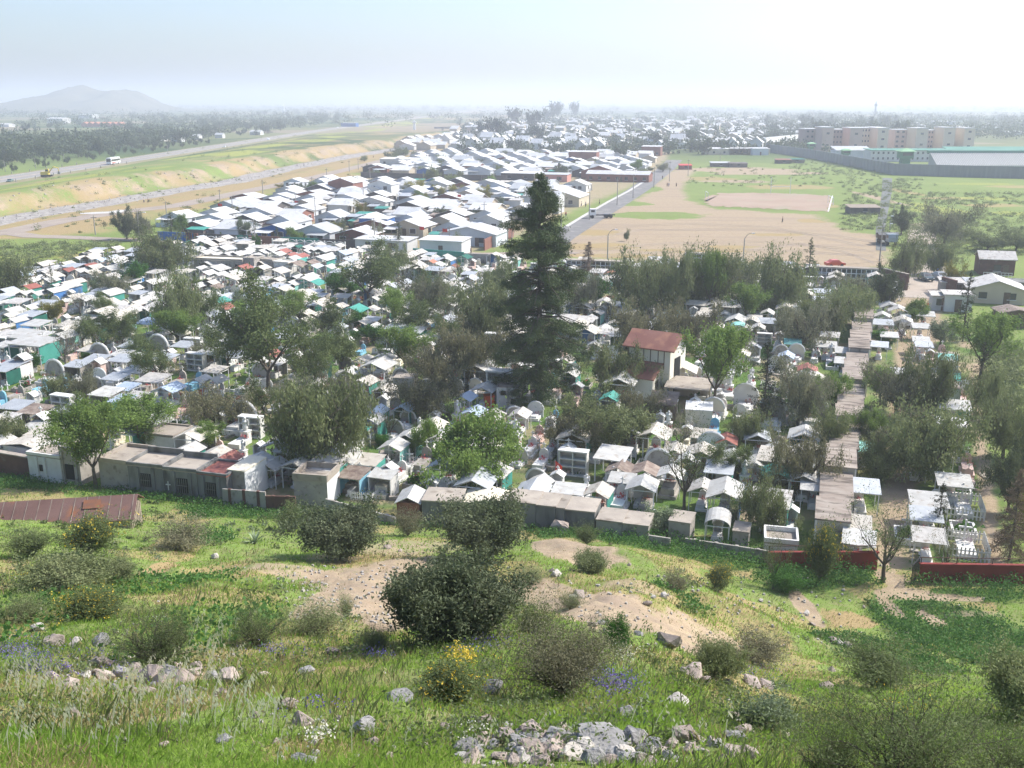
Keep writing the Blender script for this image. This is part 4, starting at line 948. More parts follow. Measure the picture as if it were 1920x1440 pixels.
g = G(1010, 757); h = height_px(g.x, g.y, 757-328); o = copy_thing(PINE, 'pine_tree', (g.x, g.y, -.05), 1.1, (.97, .97, h/25.0)); reg(o, '', 'tree', None, 'very tall dark pine tree towering over the middle of the cemetery')
TL = [
 ('P', 0, 303, 520, 428, 100), ('O', 0, 238, 449, 388, 46), ('Q', 0, 262, 450, 395, 44), ('C', 1, 322, 441, 398, 34), ('G', 1, 338, 445, 400, 30), ('P', 1, 342, 632, 508, 92), ('L', 1, 335, 650, 580, 80),
 ('L', 0, 505, 742, 512, 170, 'tall sparse tree with several dark leaning trunks, beside the orange crate'), ('B', 0, 125, 695, 588, 90), ('P', 2, 15, 560, 480, 75), ('G', 0, 258, 545, 490, 50), ('Q', 0, 212, 560, 505, 60), ('G', 3, 190, 560, 515, 36), ('G', 2, 95, 608, 562, 44), ('B', 0, 150, 590, 530, 60),
 ('L', 0, 692, 575, 448, 115, 'tall spring-green tree in front of the corner sheds'), ('P', 1, 737, 520, 455, 60), ('G', 0, 640, 566, 512, 70), ('G', 0, 668, 622, 582, 42), ('G', 0, 703, 645, 608, 56), ('G', 0, 662, 645, 620, 34), ('B', 1, 790, 560, 480, 70), ('L', 2, 770, 640, 560, 90), ('B', 0, 830, 640, 550, 80), ('Q', 0, 800, 600, 510, 80), ('L', 1, 745, 620, 540, 60),
 ('Q', 1, 885, 720, 590, 120), ('Q', 1, 820, 730, 640, 110), ('P', 2, 905, 640, 525, 110), ('O', 1, 935, 560, 480, 60), ('B', 1, 860, 530, 470, 50), ('G', 0, 1118, 578, 520, 62), ('Q', 0, 1085, 600, 500, 70), ('D', 0, 1102, 525, 455, 40),
 ('P', 0, 1190, 600, 468, 95), ('P', 1, 1262, 595, 466, 95), ('Q', 1, 1200, 665, 560, 110), ('Q', 1, 1290, 660, 560, 100), ('P', 2, 1345, 580, 462, 90), ('L', 1, 1328, 590, 470, 60), ('L', 1, 1400, 610, 530, 70), ('P', 0, 1465, 590, 463, 100), ('P', 1, 1545, 640, 540, 110), ('C', 1, 1515, 530, 447, 34, 'small pointed fir standing against the bare lot'), ('Q', 0, 1500, 660, 560, 100), ('P', 2, 1600, 610, 530, 80), ('O', 0, 1655, 590, 495, 60),
 ('P', 1, 1702, 530, 440, 66), ('O', 0, 1690, 440, 385, 40), ('Q', 0, 1770, 460, 375, 90), ('P', 0, 1757, 515, 445, 60), ('G', 2, 1790, 545, 492, 46), ('O', 1, 1850, 470, 430, 70), ('O', 1, 1905, 470, 425, 60), ('O', 1, 1800, 450, 420, 60),
 ('C', 0, 1805, 640, 510, 32), ('G', 3, 1762, 650, 598, 66), ('L', 1, 1838, 710, 585, 120, 'large yellow-green tree spreading over the field edge'), ('C', 0, 1830, 770, 640, 36), ('B', 0, 1690, 640, 580, 60), ('G', 0, 1650, 650, 618, 50), ('G', 1, 1712, 610, 560, 50),
 ('Q', 0, 1680, 780, 680, 100), ('P', 1, 1740, 790, 650, 110), ('L', 1, 1650, 760, 690, 70), ('Q', 0, 1655, 850, 770, 100), ('P', 2, 1725, 900, 760, 150), ('P', 0, 1650, 900, 820, 90), ('L', 1, 1625, 850, 770, 60),
 ('P', 2, 1880, 860, 740, 90), ('O', 0, 1890, 960, 830, 90), ('P', 1, 1850, 780, 690, 60), ('D', 0, 1892, 1050, 885, 76, 'withered brown drooping conifer at the red wall'), ('O', 1, 1925, 900, 760, 70), ('G', 2, 1925, 1000, 920, 60),
 ('P', 1, 1150, 740, 640, 105), ('O', 1, 1140, 850, 725, 150, 'broad dark leaning tree below the chapel'), ('Q', 1, 1080, 850, 765, 120), ('B', 1, 1245, 745, 695, 46), ('Q', 1, 1195, 790, 720, 80),
 ('P', 2, 600, 890, 700, 170, 'large drooping olive-green tree behind the roofless concrete vault'), ('Q', 1, 405, 800, 722, 120), ('B', 1, 560, 800, 700, 110), ('L', 1, 180, 915, 755, 130, 'thin bright green tree growing through the gap between grey vaults'), ('L', 1, 262, 850, 745, 130), ('P', 1, 110, 760, 700, 60), ('P', 0, 20, 850, 770, 80), ('L', 1, 395, 850, 790, 60),
 ('G', 1, 880, 915, 778, 190, 'large bright green leafy tree in front of the flat grey vaults'), ('G', 1, 800, 860, 780, 60), ('Q', 1, 800, 790, 690, 120), ('G', 3, 940, 860, 800, 50),
 ('B', 1, 1282, 960, 765, 150), ('B', 0, 1275, 850, 755, 110), ('B', 1, 1440, 940, 835, 110), ('Q', 0, 1495, 800, 670, 100), ('C', 0, 1430, 800, 640, 50), ('L', 1, 1338, 770, 608, 120, 'bright green tree with forked dark trunk, right of the chapel'), ('P', 1, 1400, 850, 765, 70), ('B', 1, 1520, 790, 690, 80), ('Q', 1, 1500, 930, 800, 110), ('P', 0, 1430, 1000, 890, 90), ('Q', 0, 1380, 680, 600, 60),
 ('B', 1, 1450, 1105, 975, 90, 'thin tree with slanting trunk growing outside the red wall'), ('B', 1, 1655, 1092, 915, 170, 'wide brown twiggy tree over the gate lane'), ('C', 0, 1757, 1010, 905, 34), ('B', 1, 1770, 1080, 980, 60), ('P', 2, 1560, 860, 760, 60), ('Q', 0, 1600, 560, 510, 60), ('C', 1, 100, 555, 495, 20), ('C', 0, 218, 490, 468, 14), ('C', 0, 233, 492, 470, 14), ('G', 3, 455, 590, 545, 40), ('L', 2, 430, 700, 600, 100), ('L', 0, 640, 700, 600, 90), ('L', 1, 760, 700, 610, 90), ('L', 2, 380, 620, 540, 80), ('L', 1, 480, 640, 560, 80), ('L', 0, 830, 600, 520, 80), ('L', 2, 300, 720, 640, 90), ('Q', 0, 640, 820, 740, 90), ('L', 1, 560, 610, 545, 70), ('P', 1, 1230, 560, 480, 80), ('P', 0, 1300, 570, 480, 90), ('Q', 0, 1420, 590, 510, 80), ('P', 2, 1385, 560, 480, 80), ('L', 2, 200, 660, 590, 70), ('G', 0, 60, 700, 660, 50), ('L', 1, 1560, 780, 700, 70), ('L', 2, 1360, 900, 820, 80), ('B', 1, 980, 680, 600, 70), ('L', 2, 580, 720, 620, 110), ('L', 0, 610, 640, 560, 80), ('B', 0, 700, 760, 690, 60), ('Q', 0, 160, 760, 690, 60), ('G', 0, 480, 470, 440, 20),
]
for k in range(30):
    px, py = U(120, 940), U(560, 860); kd = random.choice([('L', 0), ('L', 2), ('B', 1), ('B', 0), ('Q', 0), ('L', 2)]); s = U(50, 85)*np.interp(py, [560, 860], [.8, 1.15]); TL.append((kd[0], kd[1], px, py, py-s, s*.85))
for t in TL: tree(t[0], t[1], t[2], t[3], t[4], t[5], t[6] if len(t) > 6 else None)
# street trees of the estates
for t in [('C', 1, 480, 448, 412, 22), ('G', 1, 427, 446, 420, 26), ('G', 3, 458, 448, 408, 30), ('C', 1, 520, 455, 425, 22), ('G', 1, 553, 458, 425, 34), ('C', 1, 645, 460, 408, 26), ('Q', 0, 708, 455, 415, 22), ('C', 1, 748, 470, 418, 30), ('B', 1, 800, 466, 430, 26), ('P', 0, 862, 470, 435, 26),
          ('G', 2, 778, 366, 336, 46), ('G', 2, 856, 368, 346, 34), ('G', 2, 910, 368, 346, 26), ('P', 1, 850, 352, 326, 40), ('G', 2, 845, 425, 408, 40), ('G', 2, 560, 410, 390, 40), ('G', 2, 430, 405, 385, 40), ('G', 2, 925, 412, 396, 34), ('G', 2, 500, 400, 384, 30), ('G', 2, 528, 352, 344, 24), ('P', 0, 810, 338, 310, 26), ('O', 0, 1053, 332, 306, 34), ('G', 1, 1192, 326, 298, 26), ('Q', 0, 1243, 322, 304, 24), ('P', 1, 752, 295, 275, 34),
          ('G', 3, 412, 412, 396, 26), ('O', 1, 1175, 452, 428, 10)]:
    tree(*t[:6], group='street trees of the estates')
for k in range(46):
    px = U(330, 950); py = U(352, 452); g = G(px, py); u, v = xy2uv(g.x, g.y)
    if not (float(sideL(v)) < u < -84): continue
    kd = random.choice([('G', 2), ('G', 3), ('P', 1), ('G', 1), ('O', 0)]); s = U(14, 26); tree(kd[0], kd[1], px, py, py-s, s*1.2, group='street trees of the estates')
for k in range(64):
    px, py = U(680, 1220), U(292, 334); s = U(9, 16); tree(random.choice('PPO'), 1, px, py, py-s, s*1.2, group='street trees of the estates')
def ftree(px, yb, h, w, i):
    g = G(px, yb); p = PT['F', i]
    o = copy_thing(p, 'distant_tree', (g.x, g.y, -.1), U(0, 6.28), (w/p['W'], w/p['W'], h/p['H'])); reg(o, ['low-crowned hazy tree', 'broad hazy tree', 'round hazy tree', 'pointed hazy tree'][i], 'tree', 'hazy trees of the plain')
for t in ((905, 262, 16, 12, 1), (930, 262, 20, 18, 1), (950, 258, 18, 14, 2), (970, 285, 11, 16, 0), (990, 265, 14, 12, 2), (1010, 268, 15, 16, 1), (1000, 245, 24, 22, 1), (965, 240, 26, 20, 1), (1180, 262, 13, 5, 3), (1078, 222, 34, 20, 1), (1030, 228, 30, 40, 2), (1045, 222, 34, 26, 1), (1340, 270, 15, 6, 3), (1320, 290, 11, 14, 1), (1345, 288, 10, 14, 2), (1300, 270, 12, 16, 1), (1230, 275, 11, 12, 1), (1165, 300, 9, 12, 1)):
    ftree(*t)
# wood on the left beyond the motorway, nearest trees one by one
for k in range(95):
    px = U(-30, 600); py = np.interp(px, [0, 600], [318, 240]) - abs(random.gauss(0, 26)) - 2
    if px > 560 and random.random() < .5: continue
    ftree(px, max(py, 215), U(5, 13), U(7, 15), random.choice((0, 1, 2, 2, 3)))
for k in range(48): # orchard rows beside the motorway
    yy = 330 + k*11.0; x = -244 - (k % 3)*9 + U(-2, 2); z = 0
    o = copy_thing(PT['F', k % 3], 'distant_tree', (x, yy, -.1), U(0, 6), (.55, .55, .5)); reg(o, 'small dark motorway tree', 'tree', 'trees in line beside the motorway')
for k in range(40):
    px, py = U(1430, 1700), U(232, 268)
    ftree(px, py, U(9, 18), U(10, 20), random.choice((0, 1, 2, 1, 3)))
g_ = np.random.default_rng(77); bs = MB()
for k in range(520):
    px = U(-20, 900); q = np.interp(px, [-20, 75, 190, 330, 433, 640, 770, 880], [420, 398, 380, 354, 338, 294, 273, 252]); py = q + random.gauss(-7, 6)*(q-190)/170; x, y = flat(px, py, -1.5); r = U(.12, .45)
    bs.box(x, y, hz(x, y)-.05, r*2, r*1.5, r*U(.6, 1.1), U(0, 6), .6, .6)
struct('bank_stones', bs.mesh('bank_stones', M['concrete']), 'stuff')
# mass woods: stuff
def wood(name, spots, n_each=26, size=2.2):
    g = np.random.default_rng(3); C = []
    for x, y, h, w in spots: C.append(np.array((x, y, h*.58)) + g.normal(size=(n_each, 3))*np.array((w*.27, w*.27, h*.22)))
    C = np.concatenate(C); C[:, 2] = np.maximum(C[:, 2], .6); V, F = leaves(C, size*1.3, size, g)
    struct(name, new_mesh(name, V, F, [LF['far']]), 'stuff')
sp = []
for k in range(1500):
    px = U(-80, 640); py = np.interp(px, [0, 600], [308, 238]) - abs(random.gauss(0, 30)) - 3
    if py < 203: continue
    x, y = flat(px, py)
    if vnoise(x/110, y/160, 4) < .40: continue
    sp.append((x, y, U(4, 11), U(7, 14)))
for k in range(2600):
    px = U(-50, 1990); py = 199 + abs(random.gauss(0, 14))
    if py > 250: continue
    x, y = flat(px, py)
    if vnoise(x/500, y/900, 9) < .40: continue
    f_ = U(1, 1.8) if py < 215 else 1
    sp.append((x, y, U(7, 16)*f_, U(12, 26)*f_))
for k in range(700):
    px, py = U(860, 1560), U(222, 290); x, y = flat(px, py)
    if py < 262 - (px-860)*.02 or True: sp.append((x, y, U(4, 8), U(5, 9)))
for k in range(900):
    px, py = U(1430, 1990), U(215, 262); x, y = flat(px, py); sp.append((x, y, U(5, 12), U(8, 18)))
wood('distant_woodland', sp, 46, 1.5)
# low scrub on the valley floor and fields
g_ = np.random.default_rng(12); C = []
def scrub(n, fn, s=(.5, 1.4)):
    for k in range(n):
        px, py = fn(); p = G(px, py); r = U(*s)
        C.append(np.array(p) + np.abs(g_.normal(size=(60, 3)))*np.array((0, 0, r*.4)) + g_.normal(size=(60, 3))*np.array((r*.5, r*.5, .05)))
scrub(240, lambda: (random.gauss(1690, 22), U(335, 440))); scrub(160, lambda: (U(1580, 1660), U(330, 432))); scrub(200, lambda: (U(1480, 1660), U(300, 330))); scrub(120, lambda: (U(1740, 1920), U(362, 385)))
scrub(260, lambda: (U(1700, 1925), U(400, 480)), (.6, 1.6)); scrub(240, lambda: (U(-20, 240), U(455, 500))); scrub(120, lambda: (U(0, 600), U(250, 300)), (1, 2.4)); scrub(160, lambda: (U(60, 700), U(300, 440))); scrub(90, lambda: (U(1290, 1600), U(315, 350)))
scrub(150, lambda: (U(1850, 1925), U(640, 760)))
for k in range(30):
    px = 400 + k*10; py = np.interp(px, [400, 640], [300, 262]) + U(-8, 14); p = G(px, py); r = U(1, 2.2); C.append(np.array(p) + g_.normal(size=(22, 3))*r*.5)
C = np.concatenate(C); V, F = leaves(C, .34, .2, g_); struct('scrub', new_mesh('scrub', V, F, [LF['pepper']]), 'stuff')
# ================= CEMETERY =================
flow = {c: mat('flowers_'+c, a, b, scale=9, rough=.8) for c, a, b in (('red', (.5, .04, .04), (.65, .2, .2)), ('mixed', (.6, .35, .1), (.5, .1, .25)), ('white', (.7, .7, .65), (.6, .45, .5)))}
def blob(mb, x, y, z, r, g, n=26):
    for i in range(n):
        p = g.normal(size=3)*r*.5; a = g.uniform(0, 3.14); s = r*.28
        mb.add([(x+p[0]-s*math.cos(a), y+p[1]-s*math.sin(a), z+abs(p[2])), (x+p[0]+s*math.cos(a), y+p[1]+s*math.sin(a), z+abs(p[2])), (x+p[0], y+p[1], z+abs(p[2])+s*1.3)], [(0, 1, 2)])
def tomb_parts(kind, wm, g, L=2.0, W_=.95, oy=0.0, ox=0.0):
    """parts of one grave; head end at +y"""
    out = []
    if kind == 'slab':
        t = MB().box(ox, oy, 0, W_+.3, L+.3, .22).box(ox, oy, .222, W_, L, .45); out.append(['tomb', t.mesh('tomb', wm), []])
        h = MB().prism([(-.42+ox, .2), (.42+ox, .2), (.42+ox, 1.05), (.3+ox, 1.35), (ox, 1.5), (-.3+ox, 1.35), (-.42+ox, 1.05)], oy+L/2+.17, oy+L/2+.33)
        out.append(['headstone', h.mesh('headstone', wm), [('cross', MB().cross(ox, oy+L/2+.25, 1.48, .55, .34, .07).mesh('cross', M['white']))]])
    elif kind == 'shrine':
        t = MB().box(ox, oy-.2, 0, W_+.4, L, .35).box(ox, oy+.1, .352, W_+.1, L-.7, .4); out.append(['tomb', t.mesh('tomb', wm), []])
        h = MB().box(ox-.45, oy+L/2, 0, .14, .7, 1.6).box(ox+.45, oy+L/2, 0, .14, .7, 1.6).box(ox, oy+L/2+.28, 0, .76, .12, 1.6).box(ox, oy+L/2-.04, 0, .76, .5, .6)
        out.append(['shrine', h.mesh('shrine', wm), []]); r = MB().gable(1.15, .85, 1.6, .35, .07, cx=ox, cy=oy+L/2, over=.08); out.append(['pediment', r.mesh('pediment', M['white']), [('cross', MB().cross(ox, oy+L/2, 1.98, .5, .3, .07).mesh('cross', M['white']))]])
    elif kind == 'fence':
        f = MB(); 
        for k in range(11):
            for yy in (oy-L/2-.3, oy+L/2+.3): f.box(ox-1+.2*k, yy, .05, .08, .03, .75)
        for k in range(14):
            for xx in (ox-1.02, ox+1.02): f.box(xx, oy-L/2-.2+k*(L+.4)/13, .05, .03, .08, .75)
        for zz in (.25, .6):
            f.box(ox, oy-L/2-.33, zz, 2.05, .03, .06).box(ox, oy+L/2+.33, zz, 2.05, .03, .06).box(ox-1.05, oy, zz, .03, L+.5, .06).box(ox+1.05, oy, zz, .03, L+.5, .06)
        out.append(['picket_fence', f.mesh('picket_fence', M['white']), []])
        t = MB().box(ox, oy, 0, W_, L, .3); out.append(['tomb', t.mesh('tomb', wm), []])
        out.append(['cross', MB().cross(ox, oy+L/2, .3, 1.2, .7, .09).mesh('cross', M['white']), []])
    elif kind == 'arch':
        pts = [(ox + .95*math.cos(a), oy+L/2, 1.0+.95*math.sin(a)) for a in np.linspace(0, math.pi, 9)]
        a = MB().prism([(ox-.95, 0)] + [(p[0], p[2]) for p in pts[::-1]] + [(ox+.95, 0)], oy+L/2, oy+L/2+.15); out.append(['arched_wall', a.mesh('arched_wall', wm), [('arch_rim', MB().tube(pts, .11, 6).mesh('arch_rim', M['white']))]])
        t = MB().box(ox, oy, 0, W_+.5, L-.3, .35).box(ox, oy, .352, W_, L-.7, .2); out.append(['tomb', t.mesh('tomb', M['white']), []])
    elif kind == 'statue':
        t = MB().box(ox, oy, 0, W_+.2, L, .4); out.append(['tomb', t.mesh('tomb', wm), []])
        p = MB().box(ox, oy+L/2, 0, .7, .6, .9).box(ox, oy+L/2, .901, .8, .7, .1); out.append(['plinth', p.mesh('plinth', wm), []])
        s = MB().lathe([(.22, 1.0), (.24, 1.25), (.16, 1.6), (.2, 1.8), (.09, 1.92), (.12, 2.02), (.12, 2.12), (.04, 2.2)], 10, ox, oy+L/2)
        s.box(ox-.2, oy+L/2+.1, 1.45, .22, .06, .5, .4).box(ox+.2, oy+L/2+.1, 1.45, .22, .06, .5, -.4); out.append(['angel', s.mesh('angel', M['white']), []])
    elif kind == 'kerb':
        t = MB(); 
        for a in ((ox, oy-L/2, W_+.5, .14), (ox, oy+L/2, W_+.5, .14), (ox-W_/2-.2, oy, .14, L), (ox+W_/2+.2, oy, .14, L)): t.box(a[0], a[1], 0, a[2], a[3], .4)
        out.append(['kerb', t.mesh('kerb', wm), []]); fl = MB(); blob(fl, ox, oy, .1, .6, g, 60); out.append(['planting', fl.mesh('planting', LF['lush']), []])
        out.append(['cross', MB().cross(ox, oy+L/2, 0, 1.3, .6, .09).mesh('cross', M['white']), []])
    elif kind == 'niche_stack':
        t = MB().box(ox, oy+.4, 0, 2.4, .1, 2.1).box(ox, oy, 2.1, 2.5, .95, .12).box(ox, oy, 0, 2.4, .85, .12)
        for k in range(3): t.box(ox-1.15+1.15*k, oy, .12, .1, .8, 1.98)
        t.box(ox-.575, oy, .75, 1.05, .8, .1).box(ox+.575, oy, .75, 1.05, .8, .1).box(ox-.575, oy, 1.4, 1.05, .8, .1).box(ox+.575, oy, 1.4, 1.05, .8, .1)
        out.append(['niche_frame', t.mesh('niche_frame', wm), []])
    f = MB(); blob(f, ox+g.uniform(-.2, .2), oy+L/2-.35, .5 if kind in ('slab', 'statue') else .35, .35, g, 34); out.append(['flowers', f.mesh('flowers', flow[['red', 'mixed', 'white'][int(g.integers(0, 3))]]), []])
    return out
def canopy_proto(seed, w, d, h, rise, rm, side=None, sidem=None, tomb='slab', tm='white', kind='gable', post='paint_white', back=None):
    g = np.random.default_rng(seed); out = []
    roof = MB()
    if kind == 'gable': roof.gable(w, d, h, rise, .05, over=.18)
    elif kind == 'slab': roof.slab(w+.3, d+.3, h-.02, h+rise, .05)
    elif kind == 'barrel':
        n = 10; P_ = [((w/2+.1)*math.cos(a), h + rise*1.3*math.sin(a)) for a in np.linspace(math.pi, 0, n)]
        poly = P_ + [(x*.97, z-.05) for x, z in P_[::-1]]; roof.prism(poly, -d/2-.15, d/2+.15)
    out.append(['roof', roof.mesh('roof', M[rm]), []])
    for sx in (-1, 1):
        for sy in (-1, 1):
            out.append(['post', MB().box(sx*(w/2-.05), sy*(d/2-.05), 0, .08, .08, h-.02+(rise if kind == 'slab' and sy > 0 else 0)*.9).mesh('post', M[post]), []])
    fr = MB().box(0, -d/2+.05, h-.12, w-.1, .06, .07).box(0, d/2-.05, h-.12, w-.1, .06, .07).box(-w/2+.05, 0, h-.14, .06, d-.1, .06).box(w/2-.05, 0, h-.14, .06, d-.1, .06)
    if kind == 'gable': fr.tube([(-w/2+.05, -d/2+.03, h-.05), (0, -d/2+.03, h+rise-.06), (w/2-.05, -d/2+.03, h-.05)], .035, 4)
    out.append(['frame', fr.mesh('frame', M[post]), []])
    if side == 'right': out.append(['side_sheet', MB().box(w/2+.02, 0, .1, .03, d, h-.15).mesh('side_sheet', M[sidem]), []])
    if side == 'left': out.append(['side_sheet', MB().box(-w/2-.02, 0, .1, .03, d, h-.15).mesh('side_sheet', M[sidem]), []])
    if side == 'both':
        for s in (-1, 1): out.append(['side_sheet', MB().box(s*(w/2+.02), 0, .1, .03, d, h-.15).mesh('side_sheet', M[sidem]), []])
    if side in ('back', 'both', 'front'): out.append(['back_sheet', MB().prism([(-w/2, .05), (w/2, .05), (w/2, h-.05), (0, h+rise*.85 if kind == 'gable' else h), (-w/2, h-.05)], *( (d/2, d/2+.03) if side != 'front' else (-d/2-.03, -d/2))).mesh('back_sheet', M[sidem]), []])
    out += tomb_parts(tomb, M[tm], g, min(2.0, d-.5), .9, 0, 0)
    return {'parts': [tuple(p) for p in out], 'w': w}
RN = {'tin_white': 'white', 'tin_zinc': 'zinc', 'tin_grey': 'weathered grey', 'tin_cream': 'cream', 'tin_blue': 'bluish', 'tin_red': 'red', 'tin_orange': 'orange', 'tin_old': 'rusty brown', 'teal': 'teal', 'green_dark': 'dark green', 'teal_light': 'pale teal'}
CP = {}
def cp(rm, side=None, sm=None, kind='gable', tomb='slab', tm='white', w=2.6, d=2.8, h=2.15, rise=.55, post='paint_white'):
    k = (rm, side, sm, kind, tomb, tm, w, d)
    if k not in CP: CP[k] = canopy_proto(len(CP)+5, w, d, h, rise if kind != 'slab' else .3, rm, side, sm, tomb, tm, kind, post)
    lk = f"{RN[rm]} {'gabled' if kind == 'gable' else 'flat-sloped' if kind == 'slab' else 'barrel-vaulted'} grave canopy"
    if sm: lk += ' with ' + {'teal': 'teal side', 'teal_light': 'pale teal side', 'green_dark': 'dark green side', 'blue': 'blue side', 'concrete': 'concrete side', 'white': 'white side', 'blue_light': 'light blue side'}[sm]
    return CP[k], lk
N_C = 0; OCC = []
def free(x, y, r):
    return all((x-a)**2 + (y-b)**2 > (r+c)**2 for a, b, c in OCC)
def canopy(px, py, wpx, rm='tin_white', side=None, sm=None, kind='gable', tomb='slab', tm='white', label=None, rz=None, zt=2.35, d=2.8, group='covered graves'):
    """placed by the middle of its roof"""
    global N_C
    x, y = flat(px, py, zt); w = width_px(x, y, wpx)
    p, lk = cp(rm, side, sm, kind, tomb, tm, 2.6 if kind != 'slab' else 3.0, d)
    s = min(max(w/(p['w']+.36), .7), 2.1); sy = min(max(s, .8), 1.25)
    o = copy_thing(p, 'covered_grave', (x, y, hz(x, y)), (-TH if rz is None else rz) + U(-.06, .06), (s, sy, min(max(s, .85), 1.15)))
    OCC.append((x, y, 1.3*s)); N_C += 1
    reg(o, lk, 'grave canopy', group, label); return o
A = canopy
# --- those one can make out one by one, near ones first ---
A(1008, 895, 46, rz=-.5); A(1123, 912, 50, 'tin_cream', 'right', 'teal'); A(1205, 900, 58, tomb='arch'); A(1067, 909, 62, 'tin_white', kind='slab', tomb='kerb', d=2.2)
A(1163, 868, 50, 'tin_old', label='rusty brown gabled canopy with red front beam'); A(1210, 872, 52, 'tin_old', label='rusty canopy with white frame, right of the red-beamed one'); A(1167, 888, 48, 'tin_white', kind='slab', d=2.2)
A(1258, 877, 50); A(1293, 850, 44); A(1372, 850, 54, 'tin_white', 'both', 'white', label='white gabled grave with round white front wall'); A(1418, 858, 26); A(1363, 816, 42, 'tin_red', 'back', 'concrete', label='red tin gabled canopy with one bright white patch'); A(1360, 915, 66, 'tin_white', 'right', 'blue', label='broad white canopy with blue edge above the arched canopy', d=3.6)
A(1347, 966, 42, 'tin_white', kind='barrel', tomb='shrine', label='tall white barrel-roofed canopy close to the boundary wall'); A(1318, 903, 52, 'tin_grey'); A(1320, 806, 46, 'tin_cream', kind='slab', side='both', sm='white')
A(900, 690, 52, tomb='arch'); A(932, 692, 38); A(908, 722, 44); A(888, 765, 46, 'tin_blue'); A(921, 771, 46, 'tin_grey'); A(975, 768, 38, 'tin_grey', tomb='arch'); A(848, 692, 34, 'tin_orange', 'right', 'teal', label='orange-roofed canopy with teal side, left of the pine'); A(873, 737, 22, 'tin_blue')
A(958, 665, 34); A(655, 690, 40); A(709, 686, 56, tomb='fence'); A(718, 665, 40, 'tin_white'); A(682, 668, 38, 'tin_cream'); A(684, 708, 42, 'tin_cream', 'right', 'teal'); A(722, 722, 42, 'tin_cream', 'both', 'concrete'); A(706, 762, 36, 'tin_blue', 'right', 'teal'); A(700, 778, 28, 'tin_white', 'right', 'teal'); A(760, 756, 26, 'tin_blue', 'both', 'green_dark', label='small blue gabled canopy over a dark shed')
A(738, 826, 48, 'tin_white', 'right', 'teal_light', tomb='fence', label='white canopy with draped pale teal side and picket fence'); A(768, 808, 46, 'tin_white', 'both', 'teal_light', label='white canopy with slatted pale teal sides'); A(600, 677, 28, 'tin_white', 'both', 'teal')
A(663, 878, 40, 'tin_old', 'both', 'blue_light', kind='slab', label='rust-streaked canopy with blue and white slats'); A(718, 880, 48, 'tin_white', kind='slab', side='both', sm='white', d=2.0)
A(487, 672, 34); A(516, 672, 34, 'tin_white', 'back', 'concrete'); A(508, 657, 34, 'tin_red'); A(402, 686, 40, 'tin_cream', kind='slab'); A(375, 705, 32); A(405, 705, 34, 'tin_cream'); A(545, 704, 36, 'tin_cream'); A(575, 708, 30, 'tin_grey', 'back', 'concrete'); A(317, 723, 46, 'tin_blue'); A(350, 833, 50, 'tin_white', 'right', 'teal', zt=2.4, label='bright white canopy with teal end beside pale flat vault'); A(402, 842, 52, 'tin_cream'); A(510, 862, 46, 'tin_grey'); A(425, 850, 34, 'tin_red')
LS = [(45, 511, 22, 'tin_blue'), (86, 507, 26, 'tin_grey'), (100, 498, 24, 'tin_zinc'), (124, 497, 26, 'tin_zinc'), (150, 504, 26, 'tin_white'), (168, 497, 28, 'tin_red', 'right', 'teal'), (188, 484, 24, 'tin_blue'), (210, 478, 22, 'tin_zinc'), (218, 493, 36, 'tin_white', 'right', 'teal'), (206, 504, 32, 'tin_white'), (232, 503, 26, 'tin_white'), (258, 492, 34, 'tin_white'), (170, 510, 30, 'tin_cream'),
 (62, 521, 28, 'tin_white'), (92, 523, 30, 'tin_white', 'right', 'teal'), (107, 531, 26, 'tin_white'), (124, 528, 28, 'tin_cream'), (142, 524, 28, 'tin_cream', 'right', 'teal'), (55, 535, 30, 'tin_red', 'right', 'teal'), (8, 549, 26, 'tin_zinc', 'right', 'teal'), (48, 545, 28, 'tin_white'), (70, 545, 28, 'tin_white'), (126, 503, 26, 'tin_red'), (205, 551, 40, 'tin_white', 'both', 'teal'), (278, 575, 28, 'tin_white', 'both', 'teal'), (160, 558, 32, 'tin_white'), (178, 570, 26, 'tin_white', 'right', 'teal'),
 (192, 587, 50, 'tin_cream', 'both', 'concrete'), (226, 590, 40, 'tin_cream', 'both', 'teal_light'), (243, 573, 30, 'tin_cream'), (256, 563, 28, 'tin_cream'), (272, 556, 26, 'tin_white'), (284, 547, 24, 'tin_white'), (252, 535, 24, 'tin_cream'), (300, 520, 26, 'tin_white'), (304, 545, 26, 'tin_white'), (120, 626, 40, 'tin_white'), (22, 577, 32, 'tin_white'), (58, 570, 30, 'tin_white'), (5, 563, 24, 'tin_white')]
for t in LS: A(*t)
